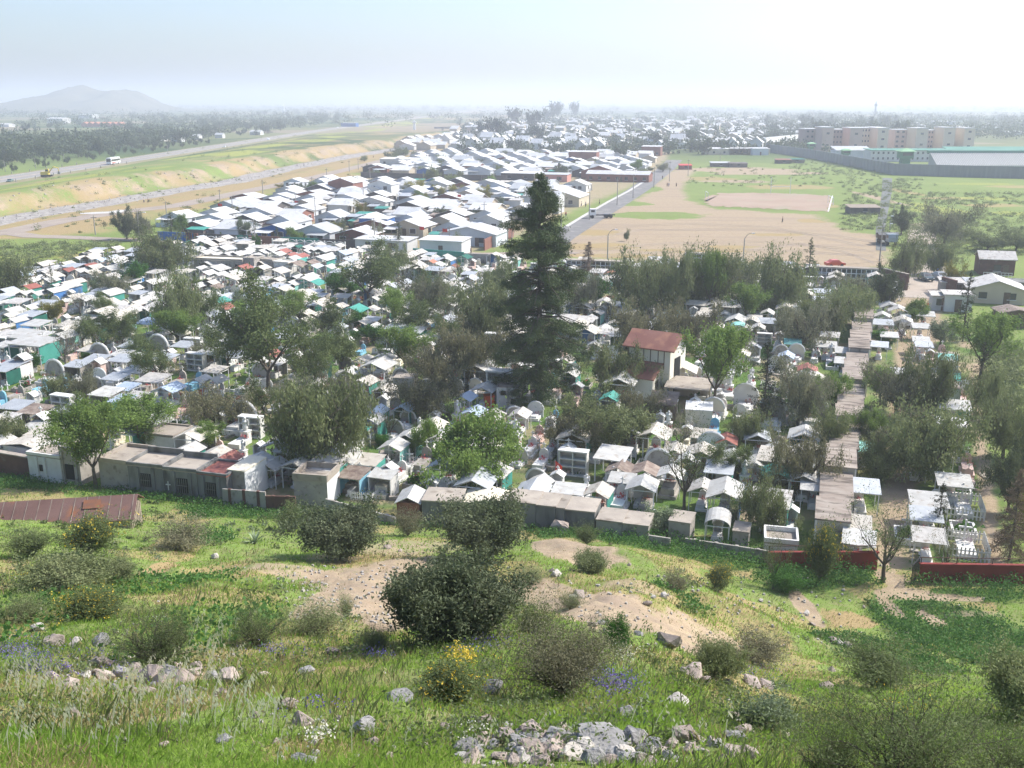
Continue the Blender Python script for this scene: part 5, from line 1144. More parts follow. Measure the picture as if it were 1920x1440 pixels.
LB = [(280, 602, 44, 'tin_blue'), (68, 605, 44, 'tin_white'), (40, 618, 40, 'tin_white'), (48, 629, 50, 'tin_white'), (76, 622, 40, 'tin_white', 'right', 'teal'), (38, 640, 38, 'tin_white'), (62, 643, 80, 'tin_white', 'right', 'teal'), (92, 632, 40, 'tin_white', 'right', 'teal_light'), (210, 621, 40, 'tin_zinc'), (247, 642, 42, 'tin_zinc', 'both', 'teal'), (228, 656, 36, 'tin_white'), (258, 662, 36, 'tin_white', 'both', 'teal'), (180, 665, 42, 'tin_zinc'), (231, 668, 46, 'tin_zinc'), (145, 676, 42, 'tin_zinc', 'both', 'concrete'), (254, 687, 46, 'tin_zinc'), (50, 666, 36, 'tin_zinc'), (28, 675, 46, 'tin_zinc', 'both', 'white'), (10, 684, 30, 'tin_zinc', 'both', 'green_dark'), (310, 663, 40, 'tin_zinc'), (216, 700, 42, 'tin_zinc'), (288, 706, 52, 'tin_grey'), (236, 718, 40, 'tin_blue'), (200, 730, 52, 'tin_white', 'both', 'concrete'), (228, 741, 32, 'tin_blue'), (252, 735, 40, 'tin_grey'), (222, 756, 46, 'green_dark', 'both', 'green_dark'), (30, 753, 52, 'tin_zinc', 'both', 'concrete'), (66, 761, 52, 'tin_old', 'back', 'concrete'), (134, 760, 48, 'tin_zinc', 'both', 'green_dark'), (68, 792, 54, 'tin_white', None, None), (8, 775, 30, 'tin_grey'), (130, 604, 40, 'tin_cream'), (8, 640, 34, 'tin_white', 'right', 'teal'), (345, 640, 40, 'tin_zinc'), (170, 648, 40, 'tin_cream'), (440, 660, 44, 'tin_zinc'), (395, 655, 46, 'tin_white', 'back', 'green_dark'), (470, 640, 36, 'tin_zinc', 'back', 'teal'), (530, 625, 36, 'tin_zinc'), (570, 640, 40, 'tin_zinc')]
for t in LB: A(*(t + (None,)*(6-len(t)))[:6], kind='slab')
LR = [(355, 452, 22, 'teal'), (366, 453, 26, 'tin_white', 'right', 'teal'), (384, 453, 24, 'tin_white', 'right', 'teal'), (352, 461, 18, 'tin_white'), (368, 468, 28, 'tin_white'), (385, 474, 28, 'tin_white'), (400, 468, 28, 'tin_white'), (405, 478, 28, 'tin_white'), (420, 466, 28, 'tin_white'), (428, 477, 28, 'tin_white'), (445, 476, 28, 'tin_white'), (463, 472, 26, 'tin_white', 'right', 'teal'), (478, 478, 26, 'tin_white'), (492, 472, 28, 'tin_white'), (508, 470, 28, 'tin_white'), (520, 475, 26, 'tin_white'), (530, 470, 26, 'tin_red'), (545, 477, 26, 'tin_red'), (525, 487, 28, 'tin_white'), (548, 484, 28, 'tin_white'), (563, 478, 26, 'tin_red'), (566, 488, 28, 'teal'), (575, 470, 26, 'tin_white'), (590, 469, 26, 'tin_white'), (604, 470, 28, 'tin_white', 'back', 'concrete'), (616, 479, 28, 'tin_white'), (601, 486, 46, 'tin_white', 'right', 'teal'), (542, 460, 22, 'tin_white', 'right', 'green_dark'), (558, 460, 22, 'green_dark'), (672, 467, 22, 'tin_white'),
 (642, 476, 30, 'tin_blue'), (650, 489, 34, 'tin_zinc'), (616, 499, 28, 'tin_white'), (556, 497, 36, 'tin_old'), (582, 493, 30, 'tin_old', 'right', 'green_dark'), (575, 525, 40, 'tin_white'), (556, 519, 30, 'tin_white', 'both', 'teal'), (590, 531, 34, 'teal'), (548, 557, 32, 'tin_white'), (570, 551, 36, 'tin_cream', 'both', 'white'), (520, 510, 40, 'tin_cream'), (560, 545, 30, 'tin_cream'), (598, 570, 40, 'tin_cream'),
 (405, 505, 42, 'tin_white'), (388, 511, 30, 'tin_white'), (412, 514, 30, 'tin_white'), (455, 501, 30, 'tin_red'), (430, 521, 60, 'tin_cream'), (448, 515, 30, 'tin_grey', 'back', 'concrete'), (375, 500, 26, 'tin_white'), (437, 509, 28, 'tin_white'), (402, 534, 28, 'tin_old'), (410, 562, 34, 'teal'), (418, 573, 34, 'tin_red', 'both', 'white'), (405, 603, 36, 'tin_zinc'), (385, 545, 26, 'tin_cream'), (370, 530, 26, 'tin_white'),
 (820, 493, 26, 'tin_white'), (808, 487, 20, 'tin_orange'), (840, 500, 24, 'tin_white'), (850, 495, 20, 'tin_red'), (868, 502, 24, 'tin_white'), (895, 502, 18, 'tin_white'), (830, 525, 24, 'tin_white'), (903, 521, 24, 'tin_white'), (905, 530, 28, 'tin_white'), (851, 528, 22, 'tin_white'), (860, 538, 34, 'tin_white'), (822, 560, 28, 'tin_cream', 'right', 'teal'), (800, 561, 26, 'tin_cream'), (702, 554, 20, 'tin_white'), (718, 551, 28, 'tin_cream', 'right', 'teal'), (695, 574, 30, 'tin_cream'), (723, 577, 32, 'tin_cream', 'right', 'teal'), (665, 582, 42, 'teal'), (648, 591, 28, 'tin_white'), (700, 606, 28, 'tin_white'), (745, 628, 36, 'tin_cream'), (790, 630, 36, 'tin_cream'), (840, 604, 28, 'tin_white'), (838, 597, 38, 'tin_zinc'), (800, 597, 30, 'tin_cream'), (765, 585, 26, 'tin_white'), (760, 535, 28, 'tin_white'), (712, 528, 30, 'tin_white'), (735, 533, 30, 'tin_zinc'), (870, 480, 26, 'green_dark'), (745, 500, 26, 'tin_white'), (780, 500, 24, 'tin_cream'),
 (1096, 574, 42, 'tin_cream'), (1106, 591, 26, 'tin_white', 'back', 'white'), (1155, 600, 32, 'tin_cream'), (1103, 619, 42, 'tin_cream', 'back', 'blue'), (1132, 609, 28, 'tin_white'), (1117, 639, 26, 'tin_cream'), (1062, 668, 18, 'tin_cream', 'right', 'teal'), (1070, 693, 26, 'tin_white', 'both', 'teal'), (1145, 737, 36, 'teal', 'both', 'white'), (1165, 715, 60, 'tin_white'), (1145, 508, 24, 'tin_orange', 'right', 'teal'), (1072, 500, 26, 'tin_white'), (1130, 520, 26, 'tin_grey'), (1290, 487, 26, 'tin_white'), (1288, 525, 18, 'teal'), (1170, 511, 22, 'tin_white'),
 (1283, 692, 50, 'tin_cream'), (1340, 571, 22, 'tin_cream'), (1359, 584, 24, 'tin_white'), (1345, 605, 24, 'tin_cream'), (1310, 612, 26, 'tin_cream'), (1398, 610, 24, 'tin_white'), (1422, 607, 24, 'tin_grey'), (1392, 656, 24, 'tin_white', 'back', 'cream') if False else (1392, 656, 24, 'tin_cream'), (1405, 641, 28, 'tin_grey'), (1360, 645, 30, 'blue' if False else 'tin_blue', 'both', 'blue_light'), (1475, 660, 18, 'tin_blue'), (1515, 684, 38, 'tin_red'), (1480, 694, 20, 'tin_cream'), (1440, 580, 22, 'tin_white'), (1495, 562, 20, 'tin_white'), (1530, 700, 24, 'tin_cream'), (1668, 572, 36, 'tin_white'), (1655, 585, 28, 'tin_white'), (1380, 520, 24, 'tin_white'), (1420, 500, 22, 'tin_white'), (1365, 560, 22, 'tin_zinc'), (1395, 550, 22, 'tin_white'), (1720, 850, 34, 'teal')]
for t in LR: A(*t)
A(1385, 607, 32, 'teal_light' , kind='barrel')
for t in [(1557, 622, 36, 'tin_white'), (1550, 640, 40, 'tin_white'), (1487, 635, 24, 'teal_light'), (1583, 651, 18, 'tin_white'), (1583, 670, 16, 'tin_white'), (1735, 584, 36, 'tin_white'), (1728, 606, 34, 'tin_white'), (1728, 631, 30, 'tin_white'), (1733, 640, 30, 'tin_zinc'), (1655, 601, 40, 'tin_zinc'), (1650, 640, 26, 'tin_zinc'), (1778, 664, 30, 'teal_light'), (1782, 700, 32, 'teal'), (1790, 757, 58, 'tin_white', 'back', 'teal'), (1785, 785, 52, 'tin_white'), (1790, 893, 64, 'tin_white'), (1742, 930, 70, 'tin_white'), (1738, 955, 60, 'tin_zinc'), (1742, 995, 60, 'tin_grey'), (1615, 906, 70, 'tin_zinc'), (1528, 900, 44, 'tin_white'), (1618, 830, 44, 'teal_light'), (1640, 800, 50, 'tin_white'), (1605, 970, 60, 'tin_cream'), (1750, 820, 44, 'tin_white'), (1690, 690, 34, 'tin_white'), (1740, 700, 30, 'tin_cream'), (1668, 622, 34, 'tin_white'), (1612, 1000, 62, 'tin_white')]:
    A(*(t + (None,)*(6-len(t)))[:6], kind='slab')
# --- graves without a canopy ---
TP = []
TLK = {'slab': 'white raised tomb with arched headstone', 'shrine': 'small gabled shrine grave', 'fence': 'grave inside a white picket fence', 'arch': 'tomb under a round arched wall', 'statue': 'tomb with white angel statue', 'kerb': 'low kerbed grave planted green', 'niche_stack': 'stacked niche tomb'}
for i, (k, m_) in enumerate([('slab', 'white'), ('slab', 'pinkish'), ('slab', 'concrete'), ('shrine', 'white'), ('shrine', 'cream'), ('fence', 'white'), ('arch', 'white'), ('arch', 'concrete'), ('statue', 'white'), ('kerb', 'white'), ('kerb', 'concrete'), ('niche_stack', 'white'), ('shrine', 'pinkish'), ('arch', 'cream'), ('slab', 'blue_light'), ('kerb', 'brick')]):
    lk = TLK[k]
    if m_ != 'white': lk = {'pinkish': 'pinkish ', 'concrete': 'grey concrete ', 'cream': 'cream ', 'blue_light': 'light blue ', 'brick': 'brick-edged '}[m_] + lk.replace('white raised', 'raised').replace('low kerbed', 'low')
    TP.append(({'parts': [tuple(p) for p in tomb_parts(k, M[m_], np.random.default_rng(200+i), 1.9, .9)]}, lk))
N_T = 0
def grave(x, y, i, s=1.0, rz=-TH, label=None):
    global N_T
    o = copy_thing(TP[i][0], 'grave', (x, y, hz(x, y)), rz, s); OCC.append((x, y, .9)); N_T += 1
    reg(o, TLK and TP[i][1], 'grave', 'open graves of the cemetery', label); return o
for px, py, i, s in [(1345, 740, 6, 1.3), (1365, 745, 8, 1.2), (1395, 770, 6, 1.4), (1335, 790, 13, 1.2), (1445, 800, 7, 1.5), (1520, 800, 7, 1.6), (1450, 760, 9, 1.2), (1235, 805, 3, .8), (1210, 955, 2, 1), (1160, 955, 0, 1.2), (1145, 925, 8, 1), (1120, 960, 1, 1), (1040, 930, 3, 1), (1000, 925, 7, 1), (1060, 880, 12, 1.1), (1075, 890, 11, 1.1), (945, 750, 11, 1.6), (925, 810, 0, 1), (960, 800, 7, 1), (760, 880, 5, 1.1), (720, 925, 4, 1.2), (690, 930, 5, 1), (665, 915, 2, 1), (790, 880, 2, 1.2), (960, 845, 8, 1.3), (850, 805, 8, 1.3), (730, 790, 2, 1.5), (445, 810, 7, 1.5), (450, 835, 8, 1.2), (105, 800, 5, 1.2), (140, 790, 8, 1.2), (65, 830, 12, 1.4), (30, 712, 12, 1.5), (90, 720, 7, 1.4), (60, 815, 15, 1), (175, 715, 12, 1.3), (160, 800, 9, 1.1), (175, 690, 7, 1.5), (285, 675, 7, 1.6), (400, 640, 6, 1.3), (380, 645, 6, 1.3), (420, 635, 6, 1.3), (1570, 940, 8, 1.2), (1600, 1010, 9, 1.5), (1480, 1000, 3, 1), (1700, 1010, 9, 1.3), (1805, 960, 5, 1.4), (1800, 925, 9, 1.2), (1810, 1035, 5, 1.4), (1805, 1000, 9, 1.3), (1800, 860, 9, 1.2), (1790, 825, 10, 1.2), (215, 755, 3, 1), (530, 790, 8, 1), (520, 770, 3, 1), (555, 770, 0, 1), (480, 720, 7, 1.2), (620, 740, 8, 1), (600, 720, 0, 1), (590, 700, 5, 1.2), (1230, 900, 7, 1.3), (1255, 925, 2, 1.3), (1330, 870, 6, 1.4), (1185, 925, 5, 1), (1095, 935, 8, .9), (1560, 690, 9, 1.1), (1500, 640, 12, 1.2), (1460, 635, 12, 1.2), (1415, 680, 3, 1.1), (1375, 700, 5, 1)]:
    g = G(px, py); grave(g.x, g.y, i, s)
# fill the plots on the burial grid
CEMP = [tuple(flat(*p)) for p in [(-40, 880), (-40, 560), (60, 512), (190, 482), (345, 470), (360, 458), (640, 474), (760, 488), (1000, 500), (1300, 500), (1640, 520), (1690, 560), (1735, 660), (1790, 660), (1850, 1060), (1725, 1060), (1700, 660), (1640, 640), (1600, 760), (1640, 1050), (1590, 1040), (1500, 1030), (1230, 985), (640, 930), (480, 905), (230, 850), (0, 870)]]
def inpoly(x, y, P):
    c = False; n = len(P)
    for i in range(n):
        (x1, y1), (x2, y2) = P[i], P[(i+1) % n]
        if (y1 > y) != (y2 > y) and x < (x2-x1)*(y-y1)/((y2-y1) or 1e-9)+x1: c = not c
    return c
cand = []
for iv, v in enumerate(np.arange(70, 214, 3.5)):
    for u in np.arange(-160, 40, 2.35):
        uu, vv = u + U(-.35, .35), v + U(-.5, .5); x, y = uv2xy(uu, vv)
        if not inpoly(x, y, CEMP): continue
        px, py, c = proj(x, y, 1)
        if not (-60 < px < 1980): continue
        if 905 < px < 985 and 745 < py < 790: continue
        if abs(px-1222) < 75 and 640 < py < 745: continue
        nw = np.interp(vv, [60, 155], [2, 6])
        if abs(uu - nw) < 3.0: continue
        if iv % 6 == 3: continue
        cand.append((c, x, y, px, py))
cand.sort(key=lambda q: q[0])
T_MAX, C_MAX = 330, 330; REST = []
for c, x, y, px, py in cand:
    if not free(x, y, .62): continue
    if random.random() < .06: continue
    prob = .5
    if N_C < C_MAX and random.random() < prob:
        rm = random.choices(['tin_white', 'tin_cream', 'tin_zinc', 'tin_grey', 'tin_blue', 'tin_red', 'teal'], [26, 22, 16, 18, 5, 2, 1])[0]
        sd = random.choice([(None, None)]*3 + [('right', 'teal'), ('back', 'concrete'), ('both', 'teal')])
        kd = 'gable' if random.random() < .75 else 'slab'
        p, lk = cp(rm, sd[0], sd[1], kd); s = U(.8, 1.1)
        o = copy_thing(p, 'covered_grave', (x, y, hz(x, y)), -TH+U(-.08, .08), s); OCC.append((x, y, 1.2)); N_C += 1; reg(o, lk, 'grave canopy', 'covered graves')
    elif N_T < T_MAX and random.random() < .8:
        grave(x, y, random.choices(range(len(TP)), [8, 4, 5, 5, 3, 3, 4, 3, 4, 6, 5, 3, 2, 2, 2, 1])[0], U(.75, 1.15), -TH+U(-.07, .07))
    elif N_T >= T_MAX and random.random() < .8: REST.append((x, y)); OCC.append((x, y, 1.0))
print('canopies', N_C, 'graves', N_T)
def merge_rest():
    src = [CP[k] for k in list(CP)[:1] ]; by = {}
    keys = [k for k in CP if (k[0] in ('tin_cream', 'tin_zinc', 'tin_grey') or (k[0] == 'tin_white' and hash(k[7]) % 2)) and k[2] != 'teal']; cache = {}
    def arr(me):
        if me.name not in cache:
            v = np.array([q.co[:] for q in me.vertices]); cache[me.name] = (v, [tuple(p.vertices) for p in me.polygons], me.materials[0])
        return cache[me.name]
    for x, y in REST:
        P_ = CP[random.choice(keys)] if random.random() < .5 else random.choice(TP)[0]; a = -TH + U(-.08, .08); s = U(.75, 1.05); c, sn = math.cos(a)*s, math.sin(a)*s
        for pn, me, subs in P_['parts']:
            if pn in ('flowers', 'frame', 'planting', 'picket_fence'): continue
            v, f, m = arr(me); mb_ = by.setdefault(m.name, (m, []))[1]; mb_.append((np.stack([x + v[:, 0]*c - v[:, 1]*sn, y + v[:, 0]*sn + v[:, 1]*c, v[:, 2]*s], 1), f))
    V, F, mi, ms, n = [], [], [], [], 0
    for k, (m, L) in enumerate(by.values()):
        ms.append(m)
        for v, f in L: V.append(v); F += [tuple(i+n for i in q) for q in f]; mi += [k]*len(f); n += len(v)
    if V: struct('graves_beyond', new_mesh('graves_beyond', np.concatenate(V), F, ms, mi), 'stuff')
    print('rest', len(REST))
merge_rest()
# crosses and plants too many to count between the graves
g_ = np.random.default_rng(44); C = []; mb = MB()
for c, x, y, px, py in cand:
    for k in range(3):
        a, b = x+U(-1.4, 1.4), y+U(-1.6, 1.6); r = U(.15, .55)
        if random.random() < .75: C.append(np.array((a, b, r*.5)) + g_.normal(size=(16, 3))*np.array((r, r, r*.6)))
    if random.random() < .5: mb.box(x+U(-1.3, 1.3), y+U(-1.5, 1.5), 0, U(.3, 1.2), U(.3, 1.6), U(.1, .5), U(0, 3))
C = np.concatenate(C); C[:, 2] = np.abs(C[:, 2]); V, F = leaves(C, .22, .12, g_); struct('undergrowth', new_mesh('undergrowth', V, F, [LF['lush']]), 'stuff')
struct('rubble', mb.mesh('rubble', M['concrete_top']), 'stuff')
# --- vaults along the boundary wall ---
def vault(name, a, b, h, depth, fm, tm, label, cat='vault', sm=None, parapet=.25, windows=(), bars=False, gable=None, hole=False, cross=None, step=0, base=0.0):
    p, q = (Vector((*flat(*a_, .1), .1)) for a_ in (a, b)); L = math.hypot(q.x-p.x, q.y-p.y); rz = math.atan2(q.y-p.y, q.x-p.x)
    cx, cyy = (p.x+q.x)/2 - math.sin(rz)*depth/2, (p.y+q.y)/2 + math.cos(rz)*depth/2
    z0 = min(p.z, q.z, 0.6) - .5; hh = h + (max(p.z, q.z)-z0) if False else h + .5
    root = ob(name, None, None, (cx, cyy, z0), rz)
    w = MB().box(0, 0, 0, L, depth, hh)
    part('wall', w, M[fm], root)
    if sm: part('sunlit_side', MB().box(L/2+.012, 0, 0, .02, depth, hh), M[sm], root)  # lighter skin on the sun-facing side; sunlight put into its colour
    r = MB()
    if gable: r.gable(L, depth, hh+.01, gable, .06, over=.15)
    else:
        r.box(0, 0, hh+.004, L+.1, depth+.1, .1)
    part('roof', r, M[tm], root)
    if parapet and not gable:
        pp = MB(); pp.box(0, -depth/2, hh+.105, L+.12, .16, parapet).box(0, depth/2, hh+.105, L+.12, .16, parapet*(1+step)).box(-L/2, 0, hh+.105, .16, depth-.17, parapet).box(L/2, 0, hh+.105, .16, depth-.17, parapet)
        part('parapet', pp, M[fm if not sm else tm], root)
    for (fx, fw, fz, fh) in windows:
        wx = -L/2 + fx*L
        o = part('window', MB().box(wx, -depth/2-.03, fz+.5, fw, .1, fh), M['dark'], root)
        if bars:
            bb = MB()
            for j in range(5): bb.box(wx-fw/2+fw*(j+.5)/5, -depth/2-.1, fz+.5, .03, .03, fh)
            bb.box(wx, -depth/2-.12, fz+.5+fh*.5, fw, .03, .03); part('bars', bb, M['metal'], o)
        part('pilaster', MB().box(wx-fw/2-.28, -depth/2-.06, 0, .3, .16, hh-.05), M[fm], root); part('pilaster', MB().box(wx+fw/2+.28, -depth/2-.06, 0, .3, .16, hh-.05), M[fm], root)
    if cross is not None: part('cross', MB().cross(-L/2+cross*L, -depth/2-.05, 1.2, .8, .45, .07), M['white'], root)
    reg(root, '', cat, None, label); OCC.append((cx, cyy, L/2)); return root
vault('boundary_vault', (-10, 884), (56, 896), 1.9, .5, 'brick_wall', 'concrete_top', 'brown brick boundary wall at the left edge', 'wall', parapet=0)
vault('boundary_vault', (10, 872), (86, 885), 2.0, 3.2, 'white', 'tin_cream', 'low grave house with cream corrugated roof behind the brick wall', gable=.4)
vault('boundary_vault', (57, 899), (118, 908), 2.35, 3.0, 'white', 'concrete_top', 'pale plastered vault with one tiny window', windows=((.4, .35, 1.0, .6),))
vault('boundary_vault', (119, 906), (154, 911), 3.1, 2.8, 'concrete', 'concrete_top', 'taller grey vault with dark doorway, left of thin tree', windows=((.45, .9, .5, 1.4),), parapet=.3)
vault('boundary_vault', (190, 915), (243, 922), 2.5, 4.0, 'concrete', 'concrete_top', 'grey vault with side coloured sunlit white and wide parapet roof behind thin tree', sm='white', parapet=.3)
vault('boundary_vault', (244, 925), (310, 932), 2.6, 3.3, 'concrete_dark', 'concrete_top', 'dark grey vault with barred window and stepped parapet, first of three', windows=((.5, .95, .8, 1.2),), bars=True, step=1.2)
vault('boundary_vault', (311, 932), (373, 939), 2.5, 3.3, 'concrete_dark', 'concrete_top', 'dark grey vault with white cross painted beside its barred window', windows=((.55, 1.0, .6, 1.3),), bars=True, cross=.12, step=1.0)
vault('boundary_vault', (374, 939), (428, 946), 2.45, 3.2, 'concrete_dark', 'tin_red', 'dark grey barred vault with red roof', windows=((.45, .95, .6, 1.2),), bars=True, parapet=.18)
vault('boundary_vault', (431, 938), (462, 942), 2.75, 3.6, 'concrete', 'cream', 'tall vault with side wall coloured sunlit white and cream top', sm='paint_white', parapet=0)
vault('boundary_vault', (553, 946), (615, 951), 2.2, 2.9, 'concrete', 'concrete_top', 'open-topped vault with side wall coloured sunlit white', sm='paint_white', parapet=.55)
vault('boundary_vault', (745, 990), (787, 992), 2.2, 2.6, 'brick', 'tin_white', 'rust-red plastered vault under a white gabled roof', gable=.45)
vault('boundary_vault', (792, 992), (862, 996), 2.4, 2.8, 'concrete_dark', 'concrete_top', 'grey flat-topped vault between the rust-red and cream vaults', parapet=0)
vault('boundary_vault', (872, 985), (945, 988), 1.9, 2.9, 'concrete', 'cream', 'vault with low pale hipped cream roof behind the shrub', gable=.35)
for k, (x0, x1) in enumerate(((947, 1004), (1005, 1041), (1042, 1058), (1059, 1114))):
    vault('boundary_vault', (x0, 992+(x0-947)*.11), (x1, 992+(x1-947)*.11), 2.35-.06*k, 2.7, 'concrete_dark', 'concrete_top', f'{ordw(k+1)} of the joined flat grey vaults, counted from the cream hipped roof', parapet=0)
vault('boundary_vault', (1117, 1018), (1165, 1024), 1.9, 2.5, 'concrete', 'concrete_top', 'lower flat vault just past the joined grey vaults', parapet=0)
vault('boundary_vault', (1166, 1024), (1214, 1030), 1.85, 2.5, 'concrete', 'concrete_top', 'lower flat vault with chipped corner beside pale shrub', parapet=0)
vault('boundary_vault', (1252, 1020), (1292, 1026), 1.9, 2.2, 'concrete', 'concrete_top', 'lone square concrete vault beside the tree trunk', parapet=0)
vault('boundary_vault', (1372, 1028), (1402, 1032), 1.4, 1.9, 'concrete', 'concrete_top', 'small grey concrete tomb box beside the barrel-roofed canopy', parapet=0)
vault('boundary_vault', (1432, 1048), (1493, 1054), 1.3, 2.3, 'white', 'concrete_top', 'white open-topped rectangular vault behind the red wall', parapet=.35)
vault('boundary_vault', (275, 850), (328, 856), 1.9, 3.2, 'white', 'concrete_top', 'pale flat vault with side coloured sunlit white behind the dark vaults', sm='paint_white', parapet=.15)
vault('mausoleum', (365, 514), (456, 518), 2.9, 4, 'concrete', 'cream', 'long grey mausoleum with arched windows at the rear', windows=((.15, .8, .8, 1.4), (.4, .8, .8, 1.4), (.65, .8, .8, 1.4), (.9, .9, .4, 1.9)), parapet=.3)
vault('mausoleum', (458, 517), (478, 518), 3.2, 4, 'concrete', 'concrete_top', 'square grey mausoleum with one door joined to the long one', windows=((.5, .9, .4, 1.6),), parapet=.3)
vault('mausoleum', (488, 514), (512, 516), 2.7, 4, 'concrete', 'concrete_top', 'grey mausoleum beside the white one at the rear', windows=((.5, .9, .4, 1.4),), parapet=.3)
vault('mausoleum', (514, 516), (541, 518), 2.5, 3, 'white', 'cream', 'white mausoleum with one dark window at the rear', windows=((.5, .9, .7, .9),), parapet=.2)
vault('mausoleum', (934, 763), (972, 764), 2.3, 1.8, 'white', 'tin_old', 'stack of niches under a brown roof beside orange tank', windows=((.25, .6, 1.4, .5), (.75, .6, 1.4, .5), (.75, .6, .4, .6)), parapet=0)
vault('mausoleum', (650, 762), (700, 764), 2.2, 2.2, 'concrete', 'tin_old', 'grey vault with rusty top left of the dark shaggy tree', parapet=0) if False else vault('mausoleum', (738, 742), (775, 744), 2.1, 2.2, 'concrete', 'concrete_top', 'grey vault with brown top left of shaggy dark tree', parapet=0)
vault('mausoleum', (1284, 803), (1334, 806), 2.0, 3.2, 'cream', 'white', 'cream box mausoleum with whitish flat top below chapel', parapet=0)
vault('mausoleum', (1752, 765), (1798, 767), 2.3, 2.6, 'white', 'niche_roof', 'weathered mausoleum with stained top beside the right-hand path', parapet=0)
vault('mausoleum', (1758, 692), (1796, 693), 1.8, 1.4, 'concrete', 'concrete_top', 'small concrete mausoleum below the teal striped canopy', parapet=0)
vault('mausoleum', (1610, 742), (1624, 743), 2.3, 1.6, 'white', 'tin_orange', 'white shrine house with orange gable beside the niche block', gable=.5, parapet=0)
# low boundary walls between vaults
wall_line('panel_wall', (420, 950), (500, 958), 1.7, .15, M['concrete'], 'concrete slab wall with rusty posts beside the tall white vault', n_pil=3, pm=M['brick_wall'])
wall_line('panel_wall', (500, 958), (556, 962), 1.5, .15, M['brick_wall'], 'dark plank wall below the open-topped vault', n_pil=2)
wall_line('panel_wall', (612, 962), (742, 985), 1.3, .18, M['concrete'], 'low grey wall running to the rust-red vault', n_pil=4)
wall_line('panel_wall', (1216, 1022), (1256, 1030), .9, .15, M['concrete'], 'short low grey wall beside lone square vault')
wall_line('panel_wall', (1284, 1026), (1440, 1056), 1.0, .15, M['concrete'], 'low grey wall in front of the barrel-roofed canopy', n_pil=4)
def railed_wall(a, b, label):
    r = wall_line('red_wall', a, b, 1.35, .18, M['red_wall'], label, cap=M['red_wall'])
    L = max(v_.co.x for v_ in r.children[0].data.vertices)*2
    part('rail', MB().box(0, .05, 2.15, L, .04, .05), M['brick_wall'], r)
    for k in range(int(L/2.5)+1): part('rail_post', MB().box(-L/2+.1+(L-.2)*k/int(L/2.5), .05, 1.7, .05, .05, .5), M['brick_wall'], r)
railed_wall((1440, 1062), (1643, 1068), 'red painted wall left of the gate opening, with thin rail'); railed_wall((1722, 1090), (1925, 1094), 'red painted wall right of the gate opening, with thin rail')
g = G(1714, 1092); t = ob('gate', None, None, g, .9); gm_ = MB()
for k in range(6): gm_.box(-.75+k*.3, 0, 0, .05, .05, 1.6)
part('bars', gm_, M['dark'], t); part('frame', MB().box(0, 0, 1.6, 1.7, .06, .06).box(0, 0, .2, 1.7, .05, .05), M['dark'], t); reg(t, '', 'gate', None, 'open dark iron gate leaf beside the right red wall')
# --- the long niche block ---
v = 73.5; k = 0
while v < 155:
    L = U(4.2, 6.6); h = [2.5, 2.2, 2.75, 2.4, 2.1, 2.6][k % 6] + U(-.1, .1); u = np.interp(v, [73, 155], [2.2, 6.4]); x, y = uv2xy(u, v + L/2); root = ob('niche_block', None, None, (x, y, 0), -TH)
    nf = MB(); rows = 3; cols = max(3, int(L/1.0))
    part('wall', MB().box(0, 0, 0, 2.3, L-.04, h), M['concrete'], root)
    for sx in (-1, 1):
        for i in range(cols+1): nf.box(sx*1.2, -L/2+.05+(L-.1)*i/cols, 0, .12, .1, h)
        for j in range(rows+1): nf.box(sx*1.2, 0, j*(h-.1)/rows, .125, L-.05, .1)
    part('niche_grid', nf, M['white'], root); part('roof', MB().box(0, 0, h+.003, 2.65, L-.02, .12), M['niche_roof'], root)
    ft = MB().box(0, -L/2-.02, .1, 1.5, .05, h*.7); part('end_panel', ft, M['concrete_dark'], root)
    reg(root, '', 'niche block', None, f'{ordw(k+1)} length of the long concrete niche block, counted from the red wall'); OCC.append((x, y, 3)); v += L; k += 1
# niche wall facing the camera at the rear, and the one under the fir
def niche_wall(a, b, rows, cols, h, label):
    p, q = G(*a), G(*b); L = math.hypot(q.x-p.x, q.y-p.y); rz = math.atan2(q.y-p.y, q.x-p.x); root = ob('niche_wall', None, None, ((p.x+q.x)/2, (p.y+q.y)/2, 0), rz)
    part('backing', MB().box(0, .6, 0, L, 1.0, h), M['window'], root); f = MB()
    for j in range(rows+1): f.box(0, .02, j*(h-.14)/rows, L+.2, .3, .14)
    for i in range(cols+1): f.box(-L/2+L*i/cols, -.02, 0, .14, .34, h)
    part('niche_grid', f, M['paint_white'], root); part('roof', MB().box(0, .5, h+.01, L+.6, 1.8, .14), M['concrete_top'], root)
    reg(root, '', 'niche wall', None, label)
niche_wall((1062, 518), (1162, 522), 4, 11, 3.2, 'white grid of burial niches at the rear, right of the pine'); niche_wall((1530, 528), (1660, 534), 3, 14, 2.8, 'long niche wall under pale roof behind the pointed fir'); niche_wall((1285, 498), (1335, 500), 3, 5, 2.6, 'short niche wall half hidden behind pepper trees')
